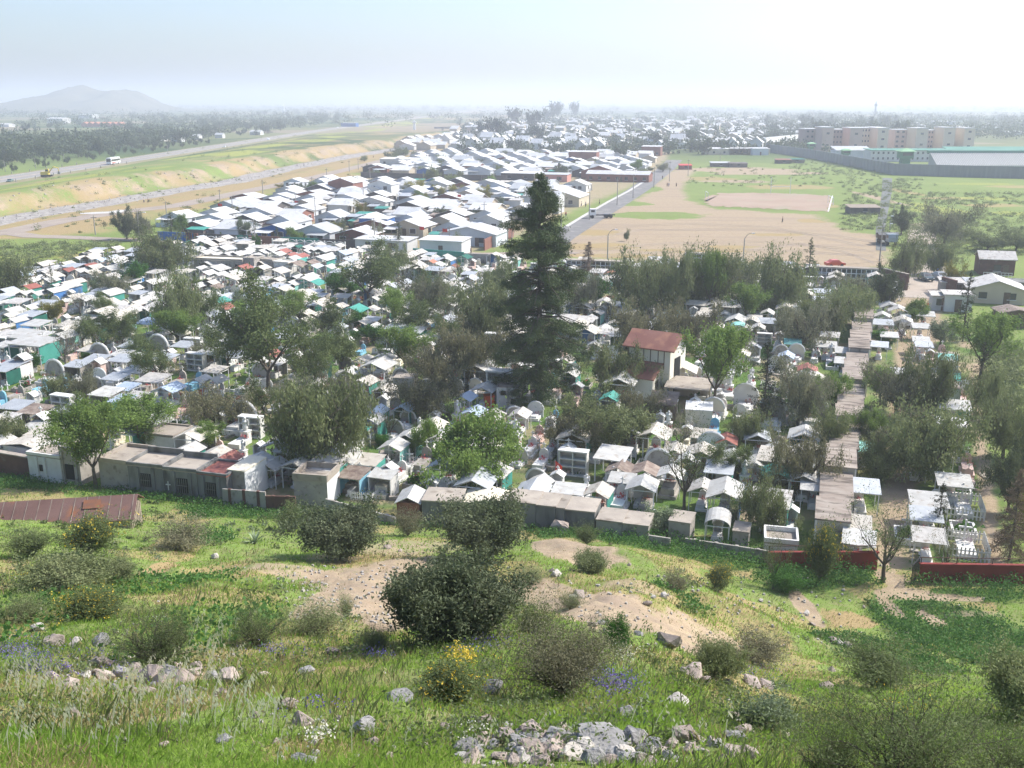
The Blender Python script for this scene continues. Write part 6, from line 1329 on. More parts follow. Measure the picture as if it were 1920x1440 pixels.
# --- chapel ---
def chapel():
    x, y = flat(1268, 738); root = ob('chapel', None, None, (x, y, 0), -TH-.24)
    L, D, H, RS = 5.0, 4.4, 5.4, 1.3      # x along the ridge
    w = MB(); e = [(-D/2, 0), (D/2, 0), (D/2, H), (0, H+RS), (-D/2, H)]
    vs = [(0, a, b) for a, b in e] + [(-L, a, b) for a, b in e]
    w.add(vs, [(0, 1, 2, 3, 4), (9, 8, 7, 6, 5)] + [(i, i+5, (i+1) % 5+5, (i+1) % 5) for i in range(5)])
    part('wall', w, mat('chapel_wall', (.84, .80, .70), (.78, .73, .62), scale=.7, rough=.85, spots=(.6, .54, .44), sscale=1.1, slo=.62, shi=.85), root)
    r = MB().gable(D, L+.5, H, RS, .12, over=.3); r2 = MB().add([(yy - L/2, xx, z) for xx, yy, z in r.v], [q[::-1] for q in r.f]); part('roof', r2, M['roof_red'], root)
    for k, xx in enumerate((-4.9, -3.9, -3.1, -2.3, -1.4, -.7)): part('timber', MB().box(xx, -D/2-.03, 3.2 if k else 2.0, .07, .08, H-3.2 if k else H-2.0), M['wood'], root)
    part('doorway', MB().box(.03, -.2, 0, .12, 1.5, 4.2), M['dark'], root); part('upper_beam', MB().box(.08, 0, H-.1, .1, D+.1, .12), M['white'], root)
    a = MB().box(-2.6, -D/2-1.1, 0, 3.2, 2.2, 2.5); n_ = ob('annex', a.mesh('annex', bpy.data.materials['chapel_wall']), root)
    rr = MB().add([(-4.4, -D/2-2.5, 2.45), (-.75, -D/2-2.5, 2.45), (-.75, -D/2-.02, 3.75), (-4.4, -D/2-.02, 3.75), (-4.4, -D/2-2.5, 2.57), (-.75, -D/2-2.5, 2.57), (-.75, -D/2-.02, 3.87), (-4.4, -D/2-.02, 3.87)], [(3, 2, 1, 0), (4, 5, 6, 7), (0, 1, 5, 4), (1, 2, 6, 5), (2, 3, 7, 6), (3, 0, 4, 7)])
    part('annex_roof', rr, M['roof_red'], n_); part('annex_gable', MB().add([(-1.0, -D/2-2.2, 2.5), (-1.0, -D/2-.01, 2.5), (-1.0, -D/2-.01, 3.7)], [(0, 1, 2)]), M['cream'], n_); part('annex_door', MB().box(-.98, -D/2-1.1, .3, .1, .7, 1.9), M['dark'], n_)
    part('blue_skirting', MB().box(-.4, -D/2-.04, 0, .9, .1, 1.0), M['blue'], root)
    root.scale = (1.06, 1.06, 1.06); reg(root, '', 'chapel', None, 'cream chapel with red tin roof and small red-roofed annex'); OCC.append((x, y, 5))
chapel()
g = G(1290, 752); o = ob('patio_roof', MB().slab(5.0, 4.2, 1.9, 2.2, .14).box(-2.3, -1.9, 0, .2, .2, 1.85).box(2.3, -1.9, 0, .2, .2, 1.85).box(0, 1.8, 0, 4.6, .2, 1.9).mesh('patio_roof', M['concrete_top']), None, g, -TH); reg(o, '', 'roof', None, 'wide flat concrete roof slab below the chapel door')
g = G(1243, 785); root = ob('tiled_shed', None, None, g, -TH); part('wall', MB().box(0, 0, 0, 2.6, 2.4, 1.9), M['wood'], root); part('roof', MB().slab(3.0, 3.0, 1.92, 2.6, .12), M['tin_old'], root); reg(root, '', 'shed', None, 'small shed with mossy brown tiled roof below the chapel')
# ================= THE SLOPE =================
bz = dict(var=(.45, 1.6), trunk=.25, r0=.05, limbs=6, levels=3, upw=.2, spread=.55, kids=(4, 6), multi=4)
BS = {
 'dense': make_tree('b1', 301, 'round', 2.0, 2.8, 85000, .075, .032, .13, 'olive', 'bark_twig', gam=.8, **dict(bz, var=(.7, 1.25))),
 'dense2': make_tree('b2', 302, 'round', 2.0, 2.8, 52000, .09, .037, .14, 'olive', 'bark_twig', gam=.7, **dict(bz, var=(.6, 1.4))),
 'dark': make_tree('b3', 303, 'round', 2.0, 2.8, 26000, .10, .04, .17, 'pepper', 'bark_twig', gam=.55, **bz),
 'twig': make_tree('b4', 304, 'round', 2.0, 2.6, 8500, .08, .024, .17, 'pepper', 'bark_twig', gam=.4, var=(.4, 1.7), trunk=.15, r0=.035, limbs=5, levels=4, upw=.25, spread=.5, kids=(3, 4), multi=5),
 'wispy': make_tree('b5', 305, 'round', 2.4, 3.2, 19000, .075, .018, .14, 'brown', 'bark_twig', gam=.4, var=(.4, 1.7), trunk=.2, r0=.035, limbs=6, levels=4, upw=.2, spread=.42, kids=(3, 4), multi=6, lean=(.35, 0)),
 'thorn': make_tree('b6', 306, 'round', 2.6, 3.4, 19000, .05, .016, .10, 'springd', 'bark', gam=.4, var=(.4, 1.7), trunk=.3, r0=.045, limbs=6, levels=4, upw=.25, spread=.45, kids=(3, 4), multi=5),
 'broom': make_tree('b7', 307, 'round', 1.6, 1.8, 9000, .10, .022, .14, 'springd', 'bark_twig', gam=.4, var=(.4, 1.7), trunk=.1, r0=.02, limbs=7, levels=3, upw=.6, spread=.4, kids=(3, 4), multi=4),
 'yellow': make_tree('b8', 308, 'round', 1.6, 1.8, 14000, .09, .025, .14, 'springd', 'bark_twig', gam=.4, var=(.4, 1.7), trunk=.1, r0=.02, limbs=7, levels=3, upw=.6, spread=.4, kids=(3, 4), multi=4),
 'brownb': make_tree('b9', 309, 'round', 1.6, 2.0, 7500, .08, .022, .15, 'brown', 'bark_twig', gam=.4, var=(.4, 1.7), trunk=.1, r0=.02, limbs=7, levels=3, upw=.4, spread=.45, kids=(3, 4), multi=4),
 'green': make_tree('b10', 310, 'round', 1.4, 1.8, 20000, .08, .035, .13, 'bright', 'bark_twig', gam=.4, var=(.4, 1.7), trunk=.1, r0=.025, limbs=7, levels=3, upw=.4, spread=.45, kids=(3, 4), multi=4),
 'pale': make_tree('b11', 311, 'round', 1.4, 1.8, 14000, .09, .045, .15, 'palegreen', 'bark_twig', gam=.4, var=(.4, 1.7), trunk=.1, r0=.025, limbs=7, levels=3, upw=.4, spread=.45, kids=(3, 4), multi=4),
}
g_ = np.random.default_rng(5)
p = BS['yellow']; cv = np.array([v.co[:] for v in p['parts'][1][1].vertices][::110]); cv = cv[cv[:, 2] > .8]; V, F = leaves(np.repeat(cv, 3, 0) + g_.normal(size=(len(cv)*3, 3))*.04, .06, .04, g_)
p['parts'].append(('blossom', new_mesh('blossom', V, F, [LF['ywfl']]), []))
def bush(k, px, yb, yt, wpx, label, name='bush', rz=None, tw=1.0):
    p = BS[k]; g = G(px, yb); h = height_px(g.x, g.y, yb-yt)*(.9 if k == 'dense' else .92); w = width_px(g.x, g.y, wpx)*(1.0 if k == 'dense' else 1)
    o = copy_thing(p, name, (g.x, g.y, g.z-.06), U(0, 6.28) if rz is None else rz, (w/p['W'], w/p['W']*tw, h/p['H'])); reg(o, '', 'bush', None, label); return o
for t in [('dense', 842, 1207, 1042, 235, 'biggest dense dark olive bush in the middle of the slope'), ('dense2', 640, 1047, 945, 150, 'dark olive bush in front of the low grey wall, left of rust-red vault'), ('dense2', 908, 1047, 932, 155, 'dark olive bush in front of the cream hipped vault roof'),
          ('wispy', 1050, 1302, 1122, 262, 'wispy brown-green shrub fanning to one side, below the biggest dark bush'), ('twig', 1000, 1200, 1095, 110, 'brownish twiggy bush touching the biggest dark bush'), ('twig', 995, 1095, 1052, 76, 'small grey twiggy shrub behind the biggest dark bush'), ('twig', 1070, 1140, 1100, 70, 'low grey shrub on the bank beside pale rocks'),
          ('thorn', 1700, 1500, 1225, 430, 'large open thorny shrub filling the lower right'), ('thorn', 1560, 1470, 1290, 200, 'smaller thorny shrub left of the large one'), ('dark', 1915, 1345, 1212, 150, 'dark feathery bush cut by the right edge'), ('thorn', 1880, 1480, 1330, 240, 'brown thorny shrub in the bottom right corner'),
          ('thorn', 300, 1248, 1112, 230, 'green twiggy shrub leaning over the rocks at the left'), ('dark', 130, 1112, 1035, 170, 'dark spreading bush near the left edge'), ('dark', 210, 1090, 1045, 90, 'grey-green low bush beside the dark spreading one'), ('green', 1157, 1214, 1152, 54, 'small upright green bush beside the bare earth'),
          ('dark', 1345, 1272, 1195, 90, 'dark green bush among boulders right of centre'), ('brownb', 1420, 1238, 1172, 120, 'orange-brown low shrub above purple flowers'), ('broom', 60, 1040, 978, 100, 'pale green shrub at the left edge below the rusty barn'), ('yellow', 168, 1040, 955, 110, 'yellow-flowered broom in front of the rusty barn'),
          ('brownb', 345, 1030, 962, 120, 'brownish broom below the barred vaults'), ('yellow', 1347, 1110, 1052, 56, 'single orange-yellow broom below the green weeds'), ('yellow', 830, 1318, 1232, 140, 'low shrub with yellow flowers left of the wispy shrub'),
          ('yellow', 190, 1165, 1095, 120, 'yellow-blossomed shrub above the rocks at the left'), ('twig', 50, 1165, 1095, 110, 'leafy shrub at the left edge below the dark spreading bush'), ('brownb', 765, 1005, 945, 64, 'brown shrub growing against the rust-red vault'), ('broom', 545, 995, 930, 70, 'olive broom below the open-topped vault'),           ('broom', 1098, 1020, 975, 50, 'small pale bush in front of the joined grey vaults'), ('dark', 1110, 1078, 1030, 70, 'dark tuft on the curved bank'), ('brownb', 1265, 1112, 1060, 60, 'dry shrub on the slope below green weeds'), ('yellow', 1535, 1092, 965, 66, 'tall yellow-tipped broom in front of the red wall'), ('pale', 1243, 1000, 945, 80, 'pale green leafy shrub spilling over a flat vault'),
          ('pale', 1440, 1370, 1290, 100, 'pale bush below the two boulders'), ('broom', 1640, 1290, 1190, 150, 'olive broom behind the large thorny shrub'), ('twig', 595, 1190, 1110, 150, 'green scrubby bush left of the bare earth patch'),
          ('thorn', 480, 1215, 1118, 150, 'loose green shrub between yellow shrub and bare earth'), ('twig', 650, 1160, 1098, 40, 'thin sapling in front of the bare earth patch'),           ('green', 1475, 1110, 1060, 60, 'green bush at the foot of the slanting tree'), ('twig', 705, 1215, 1160, 90, 'leafy spray at the left foot of the biggest dark bush'), ('broom', 955, 1000, 950, 60, 'mustard broom behind the bush by the cream roof'), ]:
    bush(*t)
# --- agave ---
g = G(478, 1018); root = ob('agave', None, None, g, 0); r_ = random.Random(3)
for k in range(22):
    a = k*2.4; L = r_.uniform(.7, 1.1); t = r_.uniform(.5, 1.25); ca, sa = math.cos(a), math.sin(a); m = MB(); n = 4; vs = []
    for i in range(n+1):
        q = i/n; rr = L*q*math.cos(t)*(1+.15*q); zz = L*q*math.sin(t) - .12*q*q; wd = .075*(1-q)**.6+.004; vs += [(rr*ca - wd*sa, rr*sa + wd*ca, zz+.03), (rr*ca, rr*sa, zz), (rr*ca + wd*sa, rr*sa - wd*ca, zz+.03)]
    m.add(vs, [(i*3+j, i*3+j+1, i*3+j+4, i*3+j+3) for i in range(n) for j in range(2)]); part('leaf', m, LF['agave'], root)
reg(root, '', 'agave', None, 'pale spiky agave at the edge of the lush weeds')
# --- rocks ---
import bmesh
rock_m = [mat('rock_pink', (.27, .22, .185), (.37, .31, .27), scale=2.5, rough=.95, spots=(.25, .21, .185), sscale=4, slo=.55, shi=.7, bump=.5, rnd=.2), mat('rock_grey', (.20, .195, .19), (.29, .28, .265), scale=2.5, rough=.95, spots=(.17, .165, .16), sscale=4, bump=.5, rnd=.2), mat('rock_white', (.36, .33, .29), (.44, .41, .37), scale=2.5, rough=.95, spots=(.36, .33, .30), sscale=4, bump=.4, rnd=.12)]
def rock_mesh(seed, m):
    g = np.random.default_rng(seed); bm = bmesh.new()
    for i in range(15):
        d = g.normal(size=3); d /= np.linalg.norm(d); d = np.sign(d)*np.abs(d)**.75; bm.verts.new(tuple(d*g.uniform(.82, 1.0)*np.array((1, .75, .62))*.5))
    bmesh.ops.convex_hull(bm, input=bm.verts)
    for v in [v for v in bm.verts if not v.link_faces]: bm.verts.remove(v)
    bmesh.ops.bevel(bm, geom=list(bm.edges), offset=.018, segments=1, affect='EDGES')
    bmesh.ops.triangulate(bm, faces=bm.faces)
    bmesh.ops.subdivide_edges(bm, edges=bm.edges, cuts=1)
    for v in bm.verts: v.co += Vector(g.normal(size=3)*.008)
    me = bpy.data.meshes.new('rock'); bm.to_mesh(me); bm.free(); me.materials.append(m); return me
RK = [[rock_mesh(400+j*10+i, rock_m[j]) for i in range(6)] for j in range(3)]
SHP = ['blocky', 'angular', 'wedge-shaped', 'rounded', 'flat', 'chunky']; RN_ = ['pinkish', 'grey', 'whitish']
def rock(px, py, wpx, c=0, label=None, flatn=1.0):
    g = G(px, py); w = width_px(g.x, g.y, wpx)*1.38; i = random.randrange(6)
    o = ob('rock', RK[c][i], None, (g.x, g.y, g.z + w*.17*flatn), U(0, 6.28), (w, w*U(.8, 1.2), w*U(.8, 1.15)*flatn)); o.rotation_euler = (U(-.3, .3), U(-.3, .3), U(0, 6.28))
    reg(o, f"{'big' if w > .6 else 'small' if w < .22 else 'middling'} {RN_[c]} {SHP[i]} rock", 'rock', 'loose rocks on the slope', label)
RL = [(905, 1395, 34), (925, 1402, 26, 1), (948, 1388, 40), (968, 1396, 30, 1), (1018, 1387, 32, 0), (1050, 1392, 50, 1), (1060, 1380, 30, 0), (1085, 1398, 44, 1), (1085, 1412, 60, 2), (1160, 1402, 34, 1), (1205, 1390, 32, 2), (1232, 1402, 24, 1), (1257, 1402, 26), (1243, 1412, 26), (940, 1422, 34), (992, 1422, 52), (1012, 1432, 46), (1036, 1420, 50), (1066, 1424, 48, 2), (1112, 1432, 42, 1), (1142, 1434, 32), (1172, 1430, 36, 1), (1255, 1422, 26, 2), (897, 1416, 26, 1), (962, 1432, 34), (908, 1362, 32), (889, 1352, 16, 1), (886, 1366, 15), (950, 1368, 22, 1), (1005, 1372, 16), (1055, 1370, 28), (833, 1366, 20), (820, 1312, 16, 2), (878, 1315, 15, 2), (922, 1298, 38, 1), (567, 1357, 36, 0), (543, 1327, 30), (630, 1352, 20), (1312, 1415, 22, 2), (1295, 1412, 30),
 (1172, 1346, 34, 1), (1250, 1210, 46), (1300, 1272, 42), (1283, 1262, 18, 2), (1322, 1283, 24), (1375, 1346, 20), (1382, 1356, 16, 2), (1366, 1284, 18), (1330, 1360, 14), (162, 1273, 28, 2), (197, 1268, 42), (225, 1266, 28, 1), (247, 1262, 30), (270, 1236, 28), (282, 1277, 52), (312, 1272, 38, 1), (345, 1282, 42), (367, 1265, 28), (400, 1275, 26, 1), (432, 1281, 52), (130, 1292, 34), (152, 1297, 24), (101, 1210, 34), (140, 1209, 22, 2), (190, 1208, 30, 1), (402, 1047, 16, 2), (420, 1392, 28, 1), (137, 1347, 32), (200, 1350, 20), (590, 1396, 18, 2), (592, 1417, 22, 2), (562, 1430, 30, 1), (582, 1434, 26, 1), (515, 1395, 16), (625, 1226, 24), (1048, 998, 38, 0), (1086, 1119, 26), (1072, 1124, 16, 2), (1225, 1122, 9, 2), (1246, 1121, 20, 2), (1215, 1134, 16), (1045, 1079, 20, 2), (1035, 1073, 12), (1511, 1151, 12, 2), (1524, 1171, 13), (1426, 1128, 9, 2), (1535, 1190, 16), (1548, 1196, 14, 2), (1562, 1204, 18), (1575, 1208, 14, 2), (1590, 1212, 14), (726, 1028, 14), (750, 1035, 11), (1112, 1174, 16), (1137, 1186, 14, 2), (1197, 1192, 16, 1), (1130, 1172, 18, 1), (1475, 1387, 22), (1550, 1292, 26), (1560, 1418, 28), (1645, 1402, 24, 2), (1500, 1362, 16), (1470, 1345, 12), (1090, 1075, 8, 2), (1180, 1060, 8), (1560, 1260, 14), (730, 1420, 18), (800, 1400, 14), (700, 1395, 22), (480, 1345, 16), (1020, 1345, 16), (1130, 1350, 14), (350, 1320, 18), (60, 1310, 16), (90, 1390, 22), (310, 1400, 20), (1165, 1290, 14), (1200, 1280, 12), (960, 1330, 14), (990, 1330, 12, 2), (1210, 1340, 16), (1345, 1400, 22, 1), (1400, 1410, 20), (1880, 1200, 12), (1700, 1190, 10), (1620, 1140, 9)]
for k in range(64): RL.append((random.gauss(1110, 120), U(1378, 1436), U(16, 46), random.choice((0, 1, 1, 2))))
for k in range(24): RL.append((random.gauss(290, 120), U(1240, 1310), U(10, 30), random.choice((0, 0, 1))))
for t in RL: rock(*t)
rock(1122, 1406, 96, 1, 'largest flat grey slab rock in the rock pile', .55); rock(1286, 1388, 50, 0, 'big pinkish rock at the far end of the rock pile'); rock(684, 1375, 42, 1, 'dark grey pyramid-shaped rock alone in the grass', 1.4); rock(746, 1314, 50, 1, 'flat grey rock below the yellow-flowered low shrub', .6)
rock(1266, 1320, 56, 2, 'long dazzling white rock alone in the grass below the two boulders', .45); rock(1412, 1285, 36, 0, 'reddish half of a split boulder pair'); rock(1440, 1289, 34, 0, 'paler half of the split boulder pair'); rock(72, 1181, 22, 2, 'small white and pink rock near the left edge'); rock(955, 1067, 10, 2, 'tiny bright white stone beside the grey twiggy shrub')
# --- zone lookup for planting ---
def zone_at(x, y):
    me = bpy.data.meshes['ground']; n = len(me.vertices)
    global _ZG
    try: _ZG
    except NameError:
        a = np.empty(n*4, np.float32); me.attributes['zone'].data.foreach_get('color', a); azs = np.concatenate([np.arange(-75, -33, 1.0), np.arange(-33, 33.01, .11), np.arange(34, 76, 1.0)])
        rr = np.concatenate([np.geomspace(1.2, 95, 620), np.geomspace(96, 900, 330), np.geomspace(910, 16000, 130)]); _ZG = (a.reshape(len(rr), len(azs), 4), azs, rr)
    Z, azs, rr = _ZG; yy = y + 2.5; az = np.degrees(np.arctan2(x, yy))/.98
    i = np.clip(np.searchsorted(rr, yy), 0, len(rr)-1); j = np.clip(np.searchsorted(azs, az), 0, len(azs)-1)
    return Z[i, j]
g_ = np.random.default_rng(21)
def sow(n, y0, y1, power=0.0):
    y = np.exp(g_.uniform(math.log(y0), math.log(y1), n)) if not power else y0 + (y1-y0)*g_.uniform(0, 1, n)**power
    x = (y+1.5)*g_.uniform(-.62, .62, n); return x, y
def blades(x, y, h, w, lean=.35):
    n = len(x); z = hgt(x, y) - .02; a = g_.uniform(0, 6.283, n); dx, dy = np.cos(a), np.sin(a); ln = g_.normal(size=(n, 2))*lean*h[:, None] + np.array((.12, 0))*h[:, None]
    b = np.stack([x, y, z], 1); t = b + np.stack([ln[:, 0], ln[:, 1], h], 1); m = b + np.stack([ln[:, 0]*.35, ln[:, 1]*.35, h*.55], 1); e = np.stack([dx*w, dy*w, 0*w], 1)
    V = np.stack([b-e*.6, b+e*.6, m+e, t, m-e], 1).reshape(-1, 3); F = np.arange(5*n).reshape(n, 5); return V, F
def grass(name, n, lm, test, h0, h1, y0=5.5, y1=84):
    x, y = sow(n, y0, y1); ok = y < yw(x)-1.2; x, y = x[ok], y[ok]; Z = zone_at(x, y); RP, RQ = G(1110, 1408), G(300, 1275); thin = np.where(((x-RP.x)/1.5)**2 + ((y-RP.y)/.9)**2 < 1, .16, 1.0)*np.where(((x-RQ.x)/1.7)**2 + ((y-RQ.y)/1.0)**2 < 1, .25, 1.0); k = test(Z, x, y)*thin > g_.uniform(0, 1, len(x)); x, y = x[k], y[k]
    h = g_.uniform(h0, h1, len(x))*(.5 + .8*vnoise(x/1.7, y/1.7, 6)); w = .0018 + .00042*y
    V, F = blades(x, y, h, w); struct(name, new_mesh(name, V, F, [LF[lm]]), 'stuff')
cl = lambda a: np.clip(a, 0, 1)
grass('grass', 400000, 'grass', lambda Z, x, y: cl(1.15 - Z[:, 0]*1.5 + .12*(vnoise(x/.9, y/.9, 66) > .7))*cl(1.1-Z[:, 1])*(.3 + .7*(vnoise(x/2.3, y/2.3, 8) > .4)), .06, .20)
grass('dry_grass', 130000, 'straw', lambda Z, x, y: cl(Z[:, 1]*1.2 + .55*(vnoise(x/3.1, y/3.1, 18) > .52) + .12)*cl(1.1-Z[:, 0]*1.1), .06, .22)
grass('tall_grass', 30000, 'springd', lambda Z, x, y: cl(1 - Z[:, 0]*2)*(vnoise(x/1.3, y/1.3, 28) > .62)*1.0, .18, .42)
# lush broad-leaved weeds
x, y = sow(110000, 14, 88, 0.8); ok = y < yw(x)-.3; x, y = x[ok], y[ok]; Z = zone_at(x, y); d = yw(x)-y
pr = cl(Z[:, 3]*1.5-.3) + .8*(d < 4.5)*(vnoise(x/4, y/4, 2) > .25)*(Z[:, 0] < .4)
pr = pr*cl(1.15 - Z[:, 0]*1.5)
k = pr > g_.uniform(0, 1, len(x)); x, y, d = x[k], y[k], d[k]; hh = (.25 + .55*vnoise(x/1.4, y/1.4, 3))*np.where(d < 6, np.where(x > 9, 1.6, .9), np.where(y > 50, 1.0, .7))
C = np.repeat(np.stack([x, y, hgt(x, y)], 1), 5, 0); C[:, 2] += np.repeat(hh, 5)*g_.uniform(.1, 1, len(C)); C[:, :2] += g_.normal(size=(len(C), 2))*.16
V, F = leaves(C, .15, .11, g_); struct('weeds', new_mesh('weeds', V, F, [LF['lush']]), 'stuff')
# flowers in drifts
def drift(name, lm, patches, size, hh, per=1.0):
    P_ = []
    for px, py, rx, ry, n in patches:
        for k in range(int(n*per)):
            g = G(px + random.gauss(0, rx*.5), py + random.gauss(0, ry*.5)); h = U(.5, 1)*hh; sp = .02 + .003*g.y
            for j in range(6): P_.append((g.x + random.gauss(0, sp), g.y + random.gauss(0, sp), g.z + h*(1 - j*.07)))
    V, F = leaves(np.array(P_), size, size*.7, g_); struct(name, new_mesh(name, V, F, [LF[lm]]), 'stuff')
drift('lupin_flowers', 'purple', [(30, 1225, 50, 24, 90), (90, 1262, 60, 30, 80), (60, 1240, 60, 20, 50), (250, 1272, 60, 16, 26), (520, 1225, 50, 16, 50), (1108, 1275, 50, 16, 60), (1155, 1295, 46, 18, 130), (930, 1215, 80, 14, 40), (710, 1238, 30, 10, 24), (1440, 1265, 46, 16, 50), (600, 1340, 60, 20, 14), (1460, 1250, 30, 10, 20), (860, 1230, 60, 10, 20), (180, 1235, 50, 16, 40), (1390, 1270, 30, 10, 20)], .032, .30)
drift('white_flowers', 'petal', [(330, 1024, 80, 10, 90), (210, 1020, 50, 8, 30), (300, 1172, 30, 10, 14), (600, 1400, 24, 16, 26), (1180, 1238, 34, 10, 30), (1590, 1205, 40, 12, 30), (1430, 1130, 60, 20, 24), (700, 1060, 60, 10, 10), (50, 880, 90, 20, 30), (1100, 1065, 30, 10, 20), (880, 1400, 60, 20, 10)], .032, .32)
drift('yellow_flowers', 'ywfl', [(65, 1090, 30, 10, 60), (66, 1095, 20, 20, 40), (150, 1138, 40, 14, 60), (178, 1136, 26, 10, 40), (195, 1095, 20, 8, 20), (875, 1256, 16, 10, 30), (860, 1248, 40, 20, 20), (1650, 1260, 60, 40, 30), (1690, 1340, 60, 30, 14), (170, 975, 40, 16, 60), (200, 965, 20, 10, 30), (365, 985, 30, 12, 26), (1350, 1070, 20, 14, 40), (940, 935, 14, 10, 24), (840, 950, 12, 14, 20), (1540, 980, 12, 20, 20), (1700, 1215, 120, 30, 20)], .05, .5)
# wild oats with pale hanging spikelets
def oats():
    P_, S_ = [], []
    def stem(x, y, h, lean, ns, sl):
        z = hz(x, y); tip = np.array((x + lean*h, y + U(-.1, .1)*h, z+h)); b = np.array((x, y, z)); S_.append((b, tip))
        for k in range(ns):
            q = 1 - .45*k/ns; c = b + (tip-b)*q + np.array((U(-.05, .06), U(-.05, .05), -sl*.4)); P_.append((c, sl*U(.7, 1.2)))
    for px, py, rx, ry, n in [(330, 1250, 110, 50, 170), (400, 1230, 60, 50, 120), (260, 1300, 120, 30, 150), (120, 1300, 110, 40, 120), (40, 1270, 60, 60, 80), (380, 1330, 110, 40, 140), (200, 1370, 160, 50, 110), (480, 1360, 60, 40, 40), (430, 1180, 40, 20, 30), (60, 1400, 80, 40, 40), (440, 1395, 120, 40, 40), (900, 1400, 300, 30, 30), (1250, 1390, 200, 30, 30)]:
        for k in range(max(5, n//5)):
            g = G(px + random.gauss(0, rx*.55), min(1500, py + random.gauss(0, ry*.5)))
            stem(g.x, g.y, U(.3, .6), U(.1, .45), random.randint(4, 7), .045 + .0022*g.y)
    V = []; F = []
    for c, l in P_:
        n = len(V); d = np.array((.32, U(-.3, .3), -1)); d /= np.linalg.norm(d); e = np.array((.9, U(-.5, .5), .3)); e /= np.linalg.norm(e); w = l*.17
        V += [c - d*l*.5, c + e*w, c + d*l*.5, c - e*w]; F.append((n, n+1, n+2, n+3))
    for b, t in S_:
        n = len(V); m = (b+t)/2 + np.array((-.02, 0, .03)); w = .0012 + .0004*b[1]; e = np.array((w, 0, 0)); V += [b-e, b+e, m+e, m-e, t]; F += [(n, n+1, n+2, n+3), (n+3, n+2, n+4)]
    struct('wild_oats', new_mesh('wild_oats', np.array(V), F, [LF['oat']]), 'stuff')
oats()
# brown seed heads close to the camera
bm_ = MB()
for k, (x, y, h, ln) in enumerate([(-1.02, 1.95, 1.0, .12), (-1.1, 2.0, .8, .3), (-.93, 1.9, .72, .1), (-1.15, 2.2, .75, .25), (-.88, 2.0, .62, .05), (-1.25, 2.3, .9, .1)]):
    z = 30.5 if False else hz(x, y); t = (x+ln*h, y, z+h); bm_.tube([(x, y, z), (x+ln*h*.4, y, z+h*.6), t], [.003, .0025, .002], 5)
    bm_.tube([t, (t[0]+.012, y, t[2]+.03), (t[0]+.03, y, t[2]+.075), (t[0]+.05, y, t[2]+.10)], [.003, .012, .010, .002], 7)
struct('barley_heads', bm_.mesh('barley_heads', mat('seed_head', (.30, .21, .09), (.38, .28, .13), scale=40, rough=.9), True), 'stuff')
# scattered stones too small to count
mb = MB()
for k in range(900):
    px, py = random.choice([(U(900, 1330), U(1370, 1440)), (U(120, 460), U(1230, 1310)), (U(1040, 1620), U(1080, 1220)), (U(0, 1920), U(1060, 1440)), (U(520, 760), U(1060, 1170))]); g = G(px, py); r = U(.4, 1.4)*.02 + .0012*g.y
    mb.box(g.x, g.y, g.z-.01, r*2, r*U(1.2, 2), r*U(.8, 1.5), U(0, 6), U(.4, .8), U(.4, .8))
struct('pebbles', mb.mesh('pebbles', rock_m[2]), 'stuff')
# --- rusty barn ---
def barn():
    zb = max(hz(*flat(120, 985, 3.5)), .5) + .2; p = np.array(flat(-60, 992, zb+2.1)); q = np.array(flat(247, 972, zb+2.1)); d = q-p; L = float(np.hypot(*d)); rz = math.atan2(d[1], d[0]); D = 3.6
    c = (p+q)/2; cx, cyy = c[0] - math.sin(rz)*D/2, c[1] + math.cos(rz)*D/2; zz = min(hz(*p), hz(*q)) ; root = ob('barn', None, None, (cx, cyy, zb), rz)
    w = MB().box(0, 0, -1.2, L-.3, D-.3, 3.25); w.add([(L/2-.16, -D/2+.15, 2.05), (L/2-.16, D/2-.15, 2.05), (L/2-.16, 0, 2.8)], [(0, 1, 2)]); part('wall', w, M['wood_pale'], root)
    g_m = MB().gable(D, L, 2.1, .95, .05, over=.15); part('roof', MB().add([(y_, -x_, z_) for x_, y_, z_ in g_m.v], g_m.f), M['tin_rust'], root)
    s = MB()
    for k in range(13): s.box(-L/2+L*(k+.5)/13, 0, 0, .02, .02, .02)
    for k in range(7): part('plank', MB().box(L/2-.10, -D/2+.4+k*(D-.8)/6, -.4, .05, .3, 2.4+.5*math.sin(math.pi*k/6)), M['wood_pale'], root)
    seam = MB()
    for k in range(14):
        x = -L/2 + L*k/13.5+.3; a = -D/2-.1; seam.add([(x-.03, a, 2.13+.02), (x+.03, a, 2.15), (x+.03, 0, 3.13), (x-.03, 0, 3.11)], [(0, 1, 2, 3)])
    part('roof_seam', seam, M['tin_old'], root)
    part('rust_patch', MB().add([(L/2-3.2, -1.0, 2.66), (L/2-2.1, -1.0, 2.66), (L/2-2.1, -.35, 3.03), (L/2-3.2, -.35, 3.03)], [(0, 1, 2, 3)]), mat('rust_bright', (.24, .10, .05), (.17, .085, .06), scale=3, rough=.9), root)
    reg(root, '', 'barn', None, 'long shed with rusty corrugated roof at the left edge')
barn()
